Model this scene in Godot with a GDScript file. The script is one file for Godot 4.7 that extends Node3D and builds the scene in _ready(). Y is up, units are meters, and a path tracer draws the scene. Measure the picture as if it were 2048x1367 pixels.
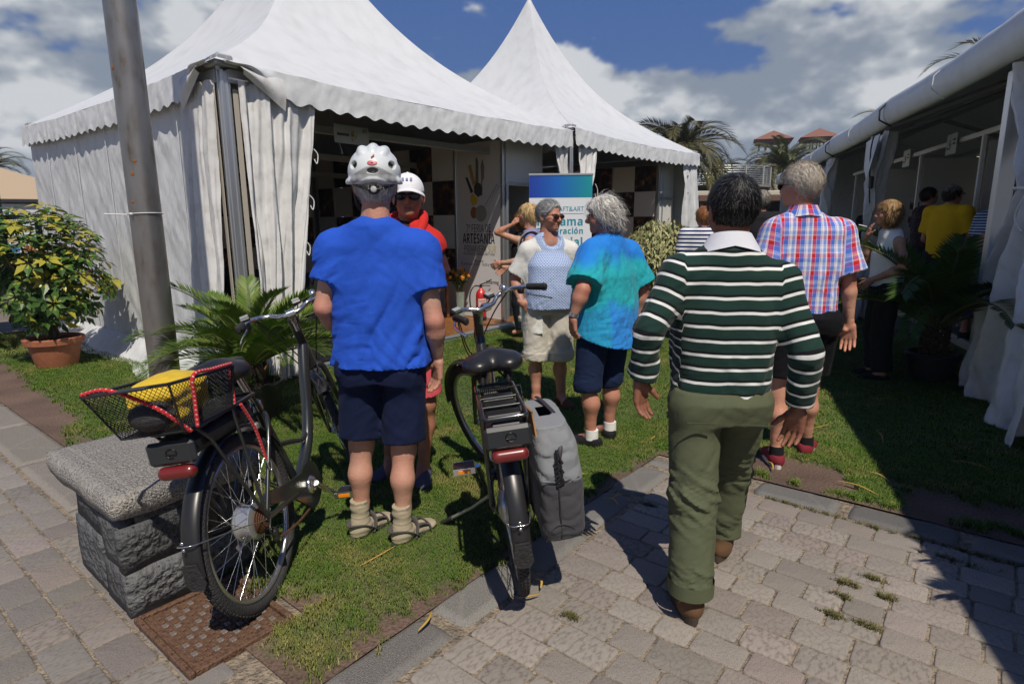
extends Node3D
# A crafts fair on a lawn: white pagoda tents, a long marquee, visitors and two parked bicycles. Units are metres, y up.

class G:
	# a growing triangle mesh with normals, texture coordinates and linear vertex colours
	var v := PackedVector3Array()
	var n := PackedVector3Array()
	var t := PackedVector2Array()
	var c := PackedColorArray()
	var i := PackedInt32Array()
	var col := Color.WHITE

	func vert(p: Vector3, nn: Vector3, uv := Vector2.ZERO) -> int:
		v.append(p); n.append(nn); t.append(uv); c.append(col)
		return v.size() - 1

	func tri(a: int, b: int, d: int) -> void:
		i.append(a); i.append(b); i.append(d)

	func quad(a: Vector3, b: Vector3, d: Vector3, e: Vector3) -> void:
		var nn := (b - a).cross(e - a).normalized()
		if nn == Vector3.ZERO:
			nn = (d - b).cross(e - b).normalized()
		var w := (b - a).length()
		var h := (e - a).length()
		var s := vert(a, nn, Vector2(0, 0)); vert(b, nn, Vector2(w, 0)); vert(d, nn, Vector2(w, h)); vert(e, nn, Vector2(0, h))
		tri(s, s + 1, s + 2); tri(s, s + 2, s + 3)

	func poly(pts: Array, nn: Vector3) -> void:
		var s := v.size()
		for p in pts:
			vert(p, nn, Vector2(p.x + p.z, p.y + p.z))
		for k in range(1, pts.size() - 1):
			tri(s, s + k, s + k + 1)

	func box(at: Vector3, size: Vector3, b := Basis.IDENTITY) -> void:
		cbox(at, size, 0.0, b)

	func cbox(at: Vector3, size: Vector3, bev := 0.004, b := Basis.IDENTITY) -> void:
		# a box with chamfered edges
		var h := size * 0.5
		for ax in 3:
			for s: float in [-1.0, 1.0]:
				var u := (ax + 1) % 3
				var w := (ax + 2) % 3
				var ps := []
				for k in 4:
					var p := Vector3.ZERO
					p[ax] = s * h[ax]
					p[u] = (h[u] - bev) * (-1.0 if k == 0 or k == 3 else 1.0)
					p[w] = (h[w] - bev) * (-1.0 if k < 2 else 1.0)
					ps.append(at + b * p)
				var nn := Vector3.ZERO
				nn[ax] = s
				nn = b * nn
				var f := v.size()
				var q := [Vector2(0, 0), Vector2(size[u], 0), Vector2(size[u], size[w]), Vector2(0, size[w])]
				for k in 4:
					vert(ps[k], nn.normalized(), q[k])
				tri(f, f + 1, f + 2); tri(f, f + 2, f + 3)
		if bev <= 0.0:
			return
		for ax in 3:
			var u := (ax + 1) % 3
			var w := (ax + 2) % 3
			for su: float in [-1.0, 1.0]:
				for sw: float in [-1.0, 1.0]:
					var ps := []
					for k in 4:
						var p := Vector3.ZERO
						p[ax] = (h[ax] - bev) * (-1.0 if k == 0 or k == 3 else 1.0)
						p[u] = su * (h[u] - (bev if k > 1 else 0.0))
						p[w] = sw * (h[w] - (0.0 if k > 1 else bev))
						ps.append(at + b * p)
					var nn := Vector3.ZERO
					nn[u] = su; nn[w] = sw
					poly(ps, (b * nn).normalized())
		for sx: float in [-1.0, 1.0]:
			for sy: float in [-1.0, 1.0]:
				for sz: float in [-1.0, 1.0]:
					var s := Vector3(sx, sy, sz)
					var ps := []
					for k in 3:
						var p := h - Vector3(bev, bev, bev)
						p[k] = h[k]
						ps.append(at + b * (p * s))
					poly(ps, (b * s).normalized())

	func tube(pts: Array, r, sides := 8, caps := true, flat := Vector2.ONE, up := Vector3.ZERO, closed := false) -> void:
		# a swept round (or, with flat, elliptical) section; r is one radius or one for each point
		var m := pts.size()
		if m < 2:
			return
		var tan0: Vector3 = (pts[1] - pts[0]).normalized()
		var side := up.cross(tan0) if up != Vector3.ZERO else tan0.cross(Vector3.UP if absf(tan0.y) < 0.9 else Vector3.RIGHT)
		side = side.normalized()
		var first := v.size()
		var along := 0.0
		for k in m:
			var a: Vector3 = pts[k - 1] if k > 0 else (pts[m - 1] if closed else pts[k])
			var bb: Vector3 = pts[k + 1] if k < m - 1 else (pts[0] if closed else pts[k])
			var d := (bb - a).normalized()
			if k > 0:
				along += (pts[k] - pts[k - 1]).length()
			side = (side - d * side.dot(d)).normalized()
			var other := d.cross(side)
			var rr: float = r[k] if r is Array or r is PackedFloat32Array else r
			for s in sides + 1:
				var a2 := TAU * s / sides
				var dirv := side * cos(a2) * flat.y + other * sin(a2) * flat.x
				var nn := side * cos(a2) * flat.x + other * sin(a2) * flat.y
				vert(pts[k] + dirv * rr, nn.normalized(), Vector2(float(s) / sides * TAU * rr, along))
		var rows := m if closed else m - 1
		for k in rows:
			for s in sides:
				var a3 := first + k * (sides + 1) + s
				var b3 := first + ((k + 1) % m) * (sides + 1) + s
				tri(a3, b3, a3 + 1); tri(a3 + 1, b3, b3 + 1)
		if caps and not closed:
			for e in 2:
				var k := 0 if e == 0 else m - 1
				var nn: Vector3 = (pts[0] - pts[1] if e == 0 else pts[m - 1] - pts[m - 2]).normalized()
				var mid := vert(pts[k], nn)
				for s in sides + 1:
					vert(v[first + k * (sides + 1) + s], nn)
				for s in sides:
					tri(mid, mid + 1 + s, mid + 2 + s)

	func lathe(prof: Array, sides := 24, x := Transform3D.IDENTITY, a0 := 0.0, a1 := TAU) -> void:
		# profile points are Vector2(radius, height); normals follow the profile, with hard corners where it turns sharply
		for k in prof.size() - 1:
			var p: Vector2 = prof[k]
			var q: Vector2 = prof[k + 1]
			var d := q - p
			if d.length() < 1e-6:
				continue
			var nn := Vector2(d.y, -d.x).normalized()
			var n0 := nn
			var n1 := nn
			if k > 0:
				var e: Vector2 = p - prof[k - 1]
				var m := Vector2(e.y, -e.x).normalized()
				if m.dot(nn) > 0.6: n0 = (m + nn).normalized()
			if k < prof.size() - 2:
				var e: Vector2 = prof[k + 2] - q
				var m := Vector2(e.y, -e.x).normalized()
				if m.dot(nn) > 0.6: n1 = (m + nn).normalized()
			var f := v.size()
			for s in sides + 1:
				var a := a0 + (a1 - a0) * s / sides
				var cs := Vector3(cos(a), 0, sin(a))
				vert(x * (cs * p.x + Vector3(0, p.y, 0)), (x.basis * (cs * n0.x + Vector3(0, n0.y, 0))).normalized(), Vector2(a * maxf(p.x, q.x), p.y + p.x))
				vert(x * (cs * q.x + Vector3(0, q.y, 0)), (x.basis * (cs * n1.x + Vector3(0, n1.y, 0))).normalized(), Vector2(a * maxf(p.x, q.x), q.y + q.x))
			for s in sides:
				var b := f + s * 2
				tri(b, b + 2, b + 1); tri(b + 1, b + 2, b + 3)

	func ball(at: Vector3, r: Vector3, b := Basis.IDENTITY, segs := 14, rings := 8) -> void:
		var f := v.size()
		for j in rings + 1:
			var th := PI * j / rings
			for s in segs + 1:
				var a := TAU * s / segs
				var u := Vector3(sin(th) * cos(a), cos(th), sin(th) * sin(a))
				vert(at + b * (u * r), (b * (u / r)).normalized(), Vector2(a * r.x, th * r.y))
		for j in rings:
			for s in segs:
				var p := f + j * (segs + 1) + s
				tri(p, p + 1, p + segs + 1); tri(p + 1, p + segs + 2, p + segs + 1)

	func sheet(fn: Callable, nu: int, nv: int, uvs := Vector2.ONE, thick := 0.0) -> void:
		# a curved sheet: fn(u, v) -> Vector3 for u, v in 0..1; with thick it gets a back and edges
		var f := v.size()
		for a in nu + 1:
			for b in nv + 1:
				vert(fn.call(float(a) / nu, float(b) / nv), Vector3.UP, Vector2(uvs.x * a / nu, uvs.y * b / nv))
		var w := nv + 1
		for a in nu + 1:
			for b in nv + 1:
				var du := v[f + mini(a + 1, nu) * w + b] - v[f + maxi(a - 1, 0) * w + b]
				var dv := v[f + a * w + mini(b + 1, nv)] - v[f + a * w + maxi(b - 1, 0)]
				var nn := du.cross(dv)
				n[f + a * w + b] = nn.normalized() if nn.length() > 1e-12 else Vector3.UP
		for a in nu:
			for b in nv:
				var p := f + a * w + b
				tri(p, p + 1, p + w); tri(p + 1, p + w + 1, p + w)
		if thick > 0.0:
			var off := v.size() - f
			for k in off:
				vert(v[f + k] - n[f + k] * thick, -n[f + k], t[f + k])
			for a in nu:
				for b in nv:
					var p := f + off + a * w + b
					tri(p, p + w, p + 1); tri(p + 1, p + w, p + w + 1)
			for a in nu:
				for b: int in [0, nv]:
					var p := f + a * w + b
					quad(v[p], v[p + w], v[p + w + off], v[p + off])
			for b in nv:
				for a: int in [0, nu]:
					var p := f + a * w + b
					quad(v[p], v[p + 1], v[p + 1 + off], v[p + off])

	func prism(pts: PackedVector2Array, depth: float, x := Transform3D.IDENTITY) -> void:
		# a flat outline in x, y, extruded from z = 0 to z = depth
		var m := pts.size()
		for k in m:
			var a := pts[k]
			var b := pts[(k + 1) % m]
			quad(x * Vector3(a.x, a.y, 0), x * Vector3(b.x, b.y, 0), x * Vector3(b.x, b.y, depth), x * Vector3(a.x, a.y, depth))
			var outw := Vector3(b.y - a.y, a.x - b.x, 0)
			if Geometry2D.is_polygon_clockwise(pts): outw = -outw
			for j in 4: n[n.size() - 1 - j] = (x.basis * outw).normalized()
		var ix := Geometry2D.triangulate_polygon(pts)
		for e in 2:
			var f := v.size()
			var nn := (x.basis * Vector3(0, 0, (1.0 if depth > 0 else -1.0) * (1 if e == 1 else -1))).normalized()
			for p in pts:
				vert(x * Vector3(p.x, p.y, depth * e), nn, p)
			for k in range(0, ix.size(), 3):
				tri(f + ix[k], f + ix[k + 1], f + ix[k + 2])

	func add(o: G, x := Transform3D.IDENTITY) -> void:
		var f := v.size()
		for k in o.v.size():
			v.append(x * o.v[k]); n.append((x.basis * o.n[k]).normalized())
		t.append_array(o.t); c.append_array(o.c)
		for k in o.i: i.append(k + f)

	func mesh() -> ArrayMesh:
		# front faces run clockwise: each triangle is turned to agree with its normals
		for k in range(0, i.size(), 3):
			var a := i[k]; var b := i[k + 1]; var d := i[k + 2]
			if (v[b] - v[a]).cross(v[d] - v[a]).dot(n[a] + n[b] + n[d]) > 0.0:
				i[k + 1] = d; i[k + 2] = b
		var am := ArrayMesh.new()
		if i.is_empty():
			return am
		var arr := []
		arr.resize(Mesh.ARRAY_MAX)
		arr[Mesh.ARRAY_VERTEX] = v; arr[Mesh.ARRAY_NORMAL] = n; arr[Mesh.ARRAY_TEX_UV] = t; arr[Mesh.ARRAY_COLOR] = c; arr[Mesh.ARRAY_INDEX] = i
		am.add_surface_from_arrays(Mesh.PRIMITIVE_TRIANGLES, arr)
		return am

class Field:
	# a signed distance field on a grid, joined with a smooth minimum and meshed as surface nets
	var o: Vector3
	var s: float
	var nx: int
	var ny: int
	var nz: int
	var d := PackedFloat32Array()

	func _init(lo: Vector3, hi: Vector3, cell: float) -> void:
		o = lo; s = cell
		nx = int((hi.x - lo.x) / cell) + 2; ny = int((hi.y - lo.y) / cell) + 2; nz = int((hi.z - lo.z) / cell) + 2
		d.resize(nx * ny * nz); d.fill(1.0)

	func span(lo: Vector3, hi: Vector3) -> Array:
		return [clampi(int((lo.x - o.x) / s), 0, nx), clampi(int((hi.x - o.x) / s) + 2, 0, nx), clampi(int((lo.y - o.y) / s), 0, ny), clampi(int((hi.y - o.y) / s) + 2, 0, ny), clampi(int((lo.z - o.z) / s), 0, nz), clampi(int((hi.z - o.z) / s) + 2, 0, nz)]

	func cap(a: Vector3, b: Vector3, ra: float, rb: float, k := 0.02, cut_a := false, cut_b := false) -> void:
		# tapered capsule; cut ends are flat
		var m := maxf(ra, rb) + k + s * 2.0
		var mv := Vector3(m, m, m)
		var q := span(a.min(b) - mv, a.max(b) + mv)
		var ba := b - a
		var il := 1.0 / maxf(ba.length_squared(), 1e-9)
		var ln := ba.length()
		for z in range(q[4], q[5]):
			for y in range(q[2], q[3]):
				var row := (z * ny + y) * nx
				var p := Vector3(o.x + q[0] * s, o.y + y * s, o.z + z * s) - a
				for x in range(q[0], q[1]):
					var h := p.dot(ba) * il
					var hc := clampf(h, 0.0, 1.0)
					var e := (p - ba * hc).length() - lerpf(ra, rb, hc)
					if cut_b and h > 1.0 - ra / maxf(ln, 0.01): e = maxf((p - ba * h).length() - lerpf(ra, rb, clampf(h, 0, 1)), (h - 1.0) * ln)
					if cut_a and h < ra / maxf(ln, 0.01): e = maxf((p - ba * h).length() - lerpf(ra, rb, clampf(h, 0, 1)), -h * ln)
					var w := d[row + x]
					var g := k - absf(w - e)
					d[row + x] = (minf(w, e) - g * g / (4.0 * k)) if g > 0.0 else minf(w, e)
					p.x += s

	func ell(c: Vector3, r: Vector3, k := 0.02, b := Basis.IDENTITY, cut := false) -> void:
		# ellipsoid added (or, with cut, taken away)
		var big := maxf(r.x, maxf(r.y, r.z)) + k + s * 2.0
		var q := span(c - Vector3(big, big, big), c + Vector3(big, big, big))
		var inv := b.inverse()
		var rm := minf(r.x, minf(r.y, r.z))
		for z in range(q[4], q[5]):
			for y in range(q[2], q[3]):
				var row := (z * ny + y) * nx
				for x in range(q[0], q[1]):
					var p := inv * (Vector3(o.x + x * s, o.y + y * s, o.z + z * s) - c)
					var pr := p / r
					var k0 := pr.length()
					var k1 := (pr / r).length()
					var e := k0 * (k0 - 1.0) / k1 if k1 > 1e-6 else -rm
					var w := d[row + x]
					if cut:
						e = -e
						var g := k - absf(w - e)
						d[row + x] = (maxf(w, e) + g * g / (4.0 * k)) if g > 0.0 else maxf(w, e)
					else:
						var g := k - absf(w - e)
						d[row + x] = (minf(w, e) - g * g / (4.0 * k)) if g > 0.0 else minf(w, e)

	func loft(rings: Array, k := 0.03) -> void:
		# stacked sections [height, half width, half depth, centre x, centre z, squareness], lowest first
		var y0: float = rings[0][0]
		var y1: float = rings[-1][0]
		for y in ny:
			var yy := o.y + y * s
			if yy < y0 - 0.08 or yy > y1 + 0.08:
				continue
			var yc := clampf(yy, y0, y1)
			var j := 0
			while j < rings.size() - 2 and yc > rings[j + 1][0]:
				j += 1
			var A: Array = rings[j]
			var B: Array = rings[j + 1]
			var f: float = (yc - A[0]) / maxf(B[0] - A[0], 1e-6)
			f = f * f * (3.0 - 2.0 * f) * 0.5 + f * 0.5
			var rx: float = lerpf(A[1], B[1], f)
			var rz: float = lerpf(A[2], B[2], f)
			var cx: float = lerpf(A[3], B[3], f)
			var cz: float = lerpf(A[4], B[4], f)
			var ex: float = lerpf(A[5], B[5], f)
			var iex := 1.0 / ex
			var rm := minf(rx, rz)
			var off := maxf(y0 - yy, yy - y1)
			var x0 := clampi(int((cx - rx - k - 3 * s - o.x) / s), 0, nx)
			var x1 := clampi(int((cx + rx + k + 3 * s - o.x) / s) + 1, 0, nx)
			var z0 := clampi(int((cz - rz - k - 3 * s - o.z) / s), 0, nz)
			var z1 := clampi(int((cz + rz + k + 3 * s - o.z) / s) + 1, 0, nz)
			for z in range(z0, z1):
				var pz := pow(absf(o.z + z * s - cz) / rz, ex)
				var row := (z * ny + y) * nx
				for x in range(x0, x1):
					var q := pow(pow(absf(o.x + x * s - cx) / rx, ex) + pz, iex)
					var e := (q - 1.0) * (rm if q < 1.0 else lerpf(rm, maxf(rx, rz), 0.5))
					if off > 0.0: e = maxf(e, off) if e < 0.0 else sqrt(e * e + off * off)
					var w := d[row + x]
					var g := k - absf(w - e)
					d[row + x] = (minf(w, e) - g * g / (4.0 * k)) if g > 0.0 else minf(w, e)

	func clip(p: Vector3, nn: Vector3, lo := Vector3(-99, -99, -99), hi := Vector3(99, 99, 99)) -> void:
		# cut away what lies on nn's side of the plane, inside the given box
		var q := span(lo, hi)
		for z in range(q[4], q[5]):
			for y in range(q[2], q[3]):
				var row := (z * ny + y) * nx
				for x in range(q[0], q[1]):
					var e := (Vector3(o.x + x * s, o.y + y * s, o.z + z * s) - p).dot(nn)
					if e > d[row + x]: d[row + x] = e

	func ripple(fn: Callable, reach := 0.05) -> void:
		# move the surface by fn(position) near where it lies
		for z in nz:
			for y in ny:
				var row := (z * ny + y) * nx
				for x in nx:
					if absf(d[row + x]) < reach:
						d[row + x] += fn.call(Vector3(o.x + x * s, o.y + y * s, o.z + z * s))

	func into(g: G) -> int:
		# meshes the field into g and returns the first new vertex
		var first := g.v.size()
		var at := PackedInt32Array()
		at.resize(nx * ny * nz); at.fill(-1)
		var sy := nx
		var sz := nx * ny
		var lim := s * 6.0
		for z in nz - 1:
			for y in ny - 1:
				var row := (z * ny + y) * nx
				for x in nx - 1:
					var k := row + x
					var d0 := d[k]
					if d0 > lim or d0 < -lim:
						continue
					var d1 := d[k + 1]; var d2 := d[k + sy]; var d3 := d[k + sy + 1]
					var d4 := d[k + sz]; var d5 := d[k + sz + 1]; var d6 := d[k + sz + sy]; var d7 := d[k + sz + sy + 1]
					var neg := int(d0 < 0) + int(d1 < 0) + int(d2 < 0) + int(d3 < 0) + int(d4 < 0) + int(d5 < 0) + int(d6 < 0) + int(d7 < 0)
					if neg == 0 or neg == 8:
						continue
					var p := Vector3.ZERO
					var m := 0
					if (d0 < 0) != (d1 < 0): p += Vector3(d0 / (d0 - d1), 0, 0); m += 1
					if (d2 < 0) != (d3 < 0): p += Vector3(d2 / (d2 - d3), 1, 0); m += 1
					if (d4 < 0) != (d5 < 0): p += Vector3(d4 / (d4 - d5), 0, 1); m += 1
					if (d6 < 0) != (d7 < 0): p += Vector3(d6 / (d6 - d7), 1, 1); m += 1
					if (d0 < 0) != (d2 < 0): p += Vector3(0, d0 / (d0 - d2), 0); m += 1
					if (d1 < 0) != (d3 < 0): p += Vector3(1, d1 / (d1 - d3), 0); m += 1
					if (d4 < 0) != (d6 < 0): p += Vector3(0, d4 / (d4 - d6), 1); m += 1
					if (d5 < 0) != (d7 < 0): p += Vector3(1, d5 / (d5 - d7), 1); m += 1
					if (d0 < 0) != (d4 < 0): p += Vector3(0, 0, d0 / (d0 - d4)); m += 1
					if (d1 < 0) != (d5 < 0): p += Vector3(1, 0, d1 / (d1 - d5)); m += 1
					if (d2 < 0) != (d6 < 0): p += Vector3(0, 1, d2 / (d2 - d6)); m += 1
					if (d3 < 0) != (d7 < 0): p += Vector3(1, 1, d3 / (d3 - d7)); m += 1
					p /= m
					var nn := Vector3(d1 + d3 + d5 + d7 - d0 - d2 - d4 - d6, d2 + d3 + d6 + d7 - d0 - d1 - d4 - d5, d4 + d5 + d6 + d7 - d0 - d1 - d2 - d3)
					at[k] = g.vert(o + (Vector3(x, y, z) + p) * s, nn.normalized())
		for z in range(1, nz - 1):
			for y in range(1, ny - 1):
				var row := (z * ny + y) * nx
				for x in range(1, nx - 1):
					var k := row + x
					var d0 := d[k]
					if d0 > lim or d0 < -lim:
						continue
					var inn := d0 < 0
					if inn != (d[k + 1] < 0): net(g, at[k], at[k - sy], at[k - sy - sz], at[k - sz])
					if inn != (d[k + sy] < 0): net(g, at[k], at[k - 1], at[k - 1 - sz], at[k - sz])
					if inn != (d[k + sz] < 0): net(g, at[k], at[k - 1], at[k - 1 - sy], at[k - sy])
		return first

	func net(g: G, a: int, b: int, c: int, e: int) -> void:
		if a < 0 or b < 0 or c < 0 or e < 0:
			return
		g.tri(a, b, c); g.tri(a, c, e)

var used := {}
var rng := RandomNumberGenerator.new()
var M := {}
var noise := FastNoiseLite.new()

func numbered(called: String) -> String:
	var k: int = used.get(called, 0)
	used[called] = k + 1
	return called if k == 0 else "%s_%03d" % [called, k]

func thing(called: String, label: String, category: String, at := Vector3.ZERO, turn := 0.0, group := "") -> Node3D:
	var o := Node3D.new()
	o.name = numbered(called)
	add_child(o, true)
	o.position = at; o.rotation.y = turn
	return tag(o, label, category, group)

func tag(o: Node3D, label: String, category: String, group := "") -> Node3D:
	o.set_meta("label", label); o.set_meta("category", category)
	if group: o.set_meta("group", group)
	return o

func part(called: String, shape, m: Material, parent: Node = null, x := Transform3D.IDENTITY) -> MeshInstance3D:
	var o := MeshInstance3D.new()
	o.mesh = shape.mesh() if shape is G else shape
	o.material_override = m
	if parent == null:
		o.name = numbered(called)
		add_child(o, true)
	else:
		var key := called + "/" + str(parent.get_instance_id())
		var k: int = used.get(key, 0)
		used[key] = k + 1
		o.name = called if k == 0 else "%s_%03d" % [called, k]
		parent.add_child(o, true)
	o.transform = x
	return o

func structure(o: Node3D) -> Node3D:
	o.set_meta("kind", "structure")
	return o

func stuff(o: Node3D) -> Node3D:
	o.set_meta("kind", "stuff")
	return o

func dup(o: Node3D, called: String, label: String, at: Vector3, turn: float, size := 1.0) -> Node3D:
	var r: Node3D = o.duplicate()
	r.name = numbered(called)
	add_child(r, true)
	r.position = at; r.rotation.y = turn; r.scale = Vector3.ONE * size
	r.set_meta("label", label)
	return r

func lin(r: float, g: float, b: float) -> Color:
	return Color(r, g, b).linear_to_srgb()

func mat(color: Color, rough := 0.8, metal := 0.0) -> StandardMaterial3D:
	# colour in real-world (linear) reflectance
	var m := StandardMaterial3D.new()
	m.albedo_color = Color(color.r, color.g, color.b).linear_to_srgb()
	m.roughness = rough; m.metallic = metal
	m.cull_mode = BaseMaterial3D.CULL_DISABLED
	return m

func vmat(rough := 0.8, metal := 0.0) -> StandardMaterial3D:
	var m := mat(Color.WHITE, rough, metal)
	m.vertex_color_use_as_albedo = true
	return m

func ntex(size: int, freq: float, oct: int, as_normal := false, bump := 4.0, type := FastNoiseLite.TYPE_SIMPLEX_SMOOTH, sd := 1, ramp: Gradient = null, fr := FastNoiseLite.FRACTAL_FBM) -> NoiseTexture2D:
	var f := FastNoiseLite.new()
	f.noise_type = type; f.frequency = freq; f.fractal_octaves = oct; f.seed = sd; f.fractal_type = fr
	var t := NoiseTexture2D.new()
	t.width = size; t.height = size; t.seamless = true; t.noise = f
	t.as_normal_map = as_normal; t.bump_strength = bump
	if ramp: t.color_ramp = ramp
	return t

func ramp(stops: Array) -> Gradient:
	# [offset, linear colour] pairs
	var g := Gradient.new()
	var offs := PackedFloat32Array()
	var cols := PackedColorArray()
	for s in stops:
		offs.append(s[0]); cols.append(Color(s[1].r, s[1].g, s[1].b).linear_to_srgb())
	g.offsets = offs; g.colors = cols
	return g

func grey(x: float, w := 0.0) -> Color:
	return Color(x * (1.0 + w), x, x * (1.0 - w))

func relief(m: StandardMaterial3D, t: Texture2D, strength := 1.0, scale := 1.0, tri := true) -> StandardMaterial3D:
	m.normal_enabled = true; m.normal_texture = t; m.normal_scale = strength
	m.uv1_scale = Vector3.ONE * scale
	m.uv1_triplanar = tri
	return m

func tint(m: StandardMaterial3D, t: Texture2D, scale := 1.0, tri := true) -> StandardMaterial3D:
	m.albedo_texture = t
	m.uv1_scale = Vector3.ONE * scale
	m.uv1_triplanar = tri
	return m

func P(x: float, y: float, f: float) -> Vector3:
	# x to the right, y up, f metres ahead of the photographer
	return Vector3(x, y, -f)

func S(u: float, w: float, y := 0.0) -> Vector3:
	# the fair's own square grid: u runs along the tent fronts, w towards the paved walk
	return Vector3(0.6266 * u + 0.7793 * w, y, -(0.7793 * u - 0.6266 * w))

const SITE := -0.6772   # the grid's turn about the vertical: a node with this rotation.y has -z along u

func site_basis() -> Basis:
	# columns: x along w, y up, z against u
	return Basis(Vector3(0.7793, 0, 0.6266), Vector3.UP, Vector3(-0.6266, 0, 0.7793))

func curve(pts: Array, steps := 8) -> Array:
	# a smooth line through the points
	var out := []
	var m := pts.size()
	for k in m - 1:
		var a: Vector3 = pts[maxi(k - 1, 0)]
		var b: Vector3 = pts[k]
		var c: Vector3 = pts[k + 1]
		var e: Vector3 = pts[mini(k + 2, m - 1)]
		for j in steps:
			out.append(b.cubic_interpolate(c, a, e, float(j) / steps))
	out.append(pts[m - 1])
	return out

func letters(text: String, height: float, m: Material, parent: Node, x: Transform3D, bold := false, serif := false, called := "lettering") -> MeshInstance3D:
	var f := SystemFont.new()
	f.font_names = PackedStringArray(["Droid Serif" if serif else "Droid Sans"])
	f.font_weight = 700 if bold else 400
	var t := TextMesh.new()
	t.text = text; t.font = f; t.font_size = 48; t.pixel_size = height / 36.0; t.depth = 0.0006
	t.horizontal_alignment = HORIZONTAL_ALIGNMENT_CENTER
	var o := part(called, t, m, parent, x)
	return o
const SUN_TO := Vector3(0.145, 0.829, 0.540)

func build_sky() -> void:
	var cam := Camera3D.new()
	cam.name = "camera"
	add_child(cam)
	cam.position = Vector3(0, 1.48, 0)
	cam.rotation_degrees = Vector3(-11.3, 0, -0.35)
	cam.fov = 59.12
	cam.near = 0.05; cam.far = 2000.0
	cam.current = true
	var sun := DirectionalLight3D.new()
	sun.name = "sun"
	add_child(sun)
	sun.look_at_from_position(SUN_TO * 10.0, Vector3.ZERO, Vector3.UP)
	sun.light_energy = 1.5
	sun.light_color = Color(1.0, 0.96, 0.90)
	sun.light_angular_distance = 0.53
	sun.shadow_enabled = true
	var e := Environment.new()
	e.background_mode = Environment.BG_SKY
	e.tonemap_mode = Environment.TONE_MAPPER_LINEAR
	e.tonemap_exposure = 0.95
	e.sdfgi_enabled = true; e.ssao_enabled = true; e.ssil_enabled = true
	e.fog_enabled = true; e.fog_density = 0.0006; e.fog_light_color = Color(0.75, 0.82, 0.92)
	var sky := Sky.new()
	var pm := PanoramaSkyMaterial.new()
	pm.panorama = sky_picture()
	pm.energy_multiplier = 1.0
	sky.sky_material = pm
	e.sky = sky
	var we := WorldEnvironment.new()
	we.name = "world_environment"
	we.environment = e
	add_child(we)

var sky_rows := []
var sky_n1 := FastNoiseLite.new()
var sky_n2 := FastNoiseLite.new()
const SKY_W := 2560

func sky_row(r: int) -> void:
	# one row of the sky: blue air, a bank of cumulus round the horizon, a few high wisps
	var bytes := PackedByteArray()
	bytes.resize(SKY_W * 3)
	var el := PI * 0.5 - PI * (r + 0.5) / (SKY_W / 2.0)
	var y := sin(el)
	var h := cos(el)
	var air := Color(0.062, 0.135, 0.365).lerp(Color(0.20, 0.29, 0.44), exp(-maxf(y, 0.0) * 7.0))
	air = air.lerp(Color(0.035, 0.085, 0.26), smoothstep(0.3, 0.95, y) * 0.7)
	for x in SKY_W:
		var a := TAU * (x + 0.5) / SKY_W
		var p := Vector3(sin(a) * h, y, -cos(a) * h)
		# height of the bank's top, different all round
		var top := 0.268 + 0.030 * sky_n2.get_noise_3d(p.x * 110.0, 0.0, p.z * 110.0)
		var q := Vector3(p.x, p.y * 1.9, p.z) * 100.0
		var n := sky_n1.get_noise_3dv(q)
		var cover := (top - y) * 6.5 + n * 1.0 + 0.06
		var d := smoothstep(0.0, 0.22, cover)
		var wisp := smoothstep(0.18, 0.6, sky_n2.get_noise_3d(p.x * 140.0 + 400.0, p.y * 420.0, p.z * 140.0) + n * 0.5 - 0.12) * 0.5 * smoothstep(0.0, 0.3, y)
		var col := air
		if d > 0.002 or wisp > 0.002:
			var m := sky_n1.get_noise_3dv(q + Vector3(9.0, 18.0, 14.0) * 0.55)
			var lit := clampf(0.40 + (n - m) * 1.7 + n * 0.30 + smoothstep(0.5, 0.0, cover) * 0.16, 0.0, 1.0)
			var cl := Color(0.255, 0.300, 0.370).lerp(Color(0.68, 0.70, 0.72), lit * lit * 0.95)
			cl = cl.lerp(Color(0.30, 0.36, 0.45), 0.45 * smoothstep(0.10, 0.0, y))
			col = air.lerp(cl, maxf(d * 0.97, wisp))
		if y < 0.0: col = Color(0.16, 0.15, 0.13)
		col = col.linear_to_srgb()
		bytes[x * 3] = int(clampf(col.r, 0, 1) * 255.0 + 0.5)
		bytes[x * 3 + 1] = int(clampf(col.g, 0, 1) * 255.0 + 0.5)
		bytes[x * 3 + 2] = int(clampf(col.b, 0, 1) * 255.0 + 0.5)
	sky_rows[r] = bytes

func sky_picture() -> ImageTexture:
	sky_n1.noise_type = FastNoiseLite.TYPE_SIMPLEX_SMOOTH
	sky_n1.frequency = 0.036; sky_n1.fractal_octaves = 7; sky_n1.fractal_gain = 0.57; sky_n1.seed = 21
	sky_n2.noise_type = FastNoiseLite.TYPE_SIMPLEX_SMOOTH
	sky_n2.frequency = 0.012; sky_n2.fractal_octaves = 3; sky_n2.seed = 8
	var rows := SKY_W / 2
	sky_rows.resize(rows)
	var low := int(rows * 0.5) + 2
	var job := WorkerThreadPool.add_group_task(sky_row, low)
	WorkerThreadPool.wait_for_group_task_completion(job)
	var all := PackedByteArray()
	for r in rows:
		all.append_array(sky_rows[mini(r, low - 1)])
	return ImageTexture.create_from_image(Image.create_from_data(SKY_W, rows, false, Image.FORMAT_RGB8, all))

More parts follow.
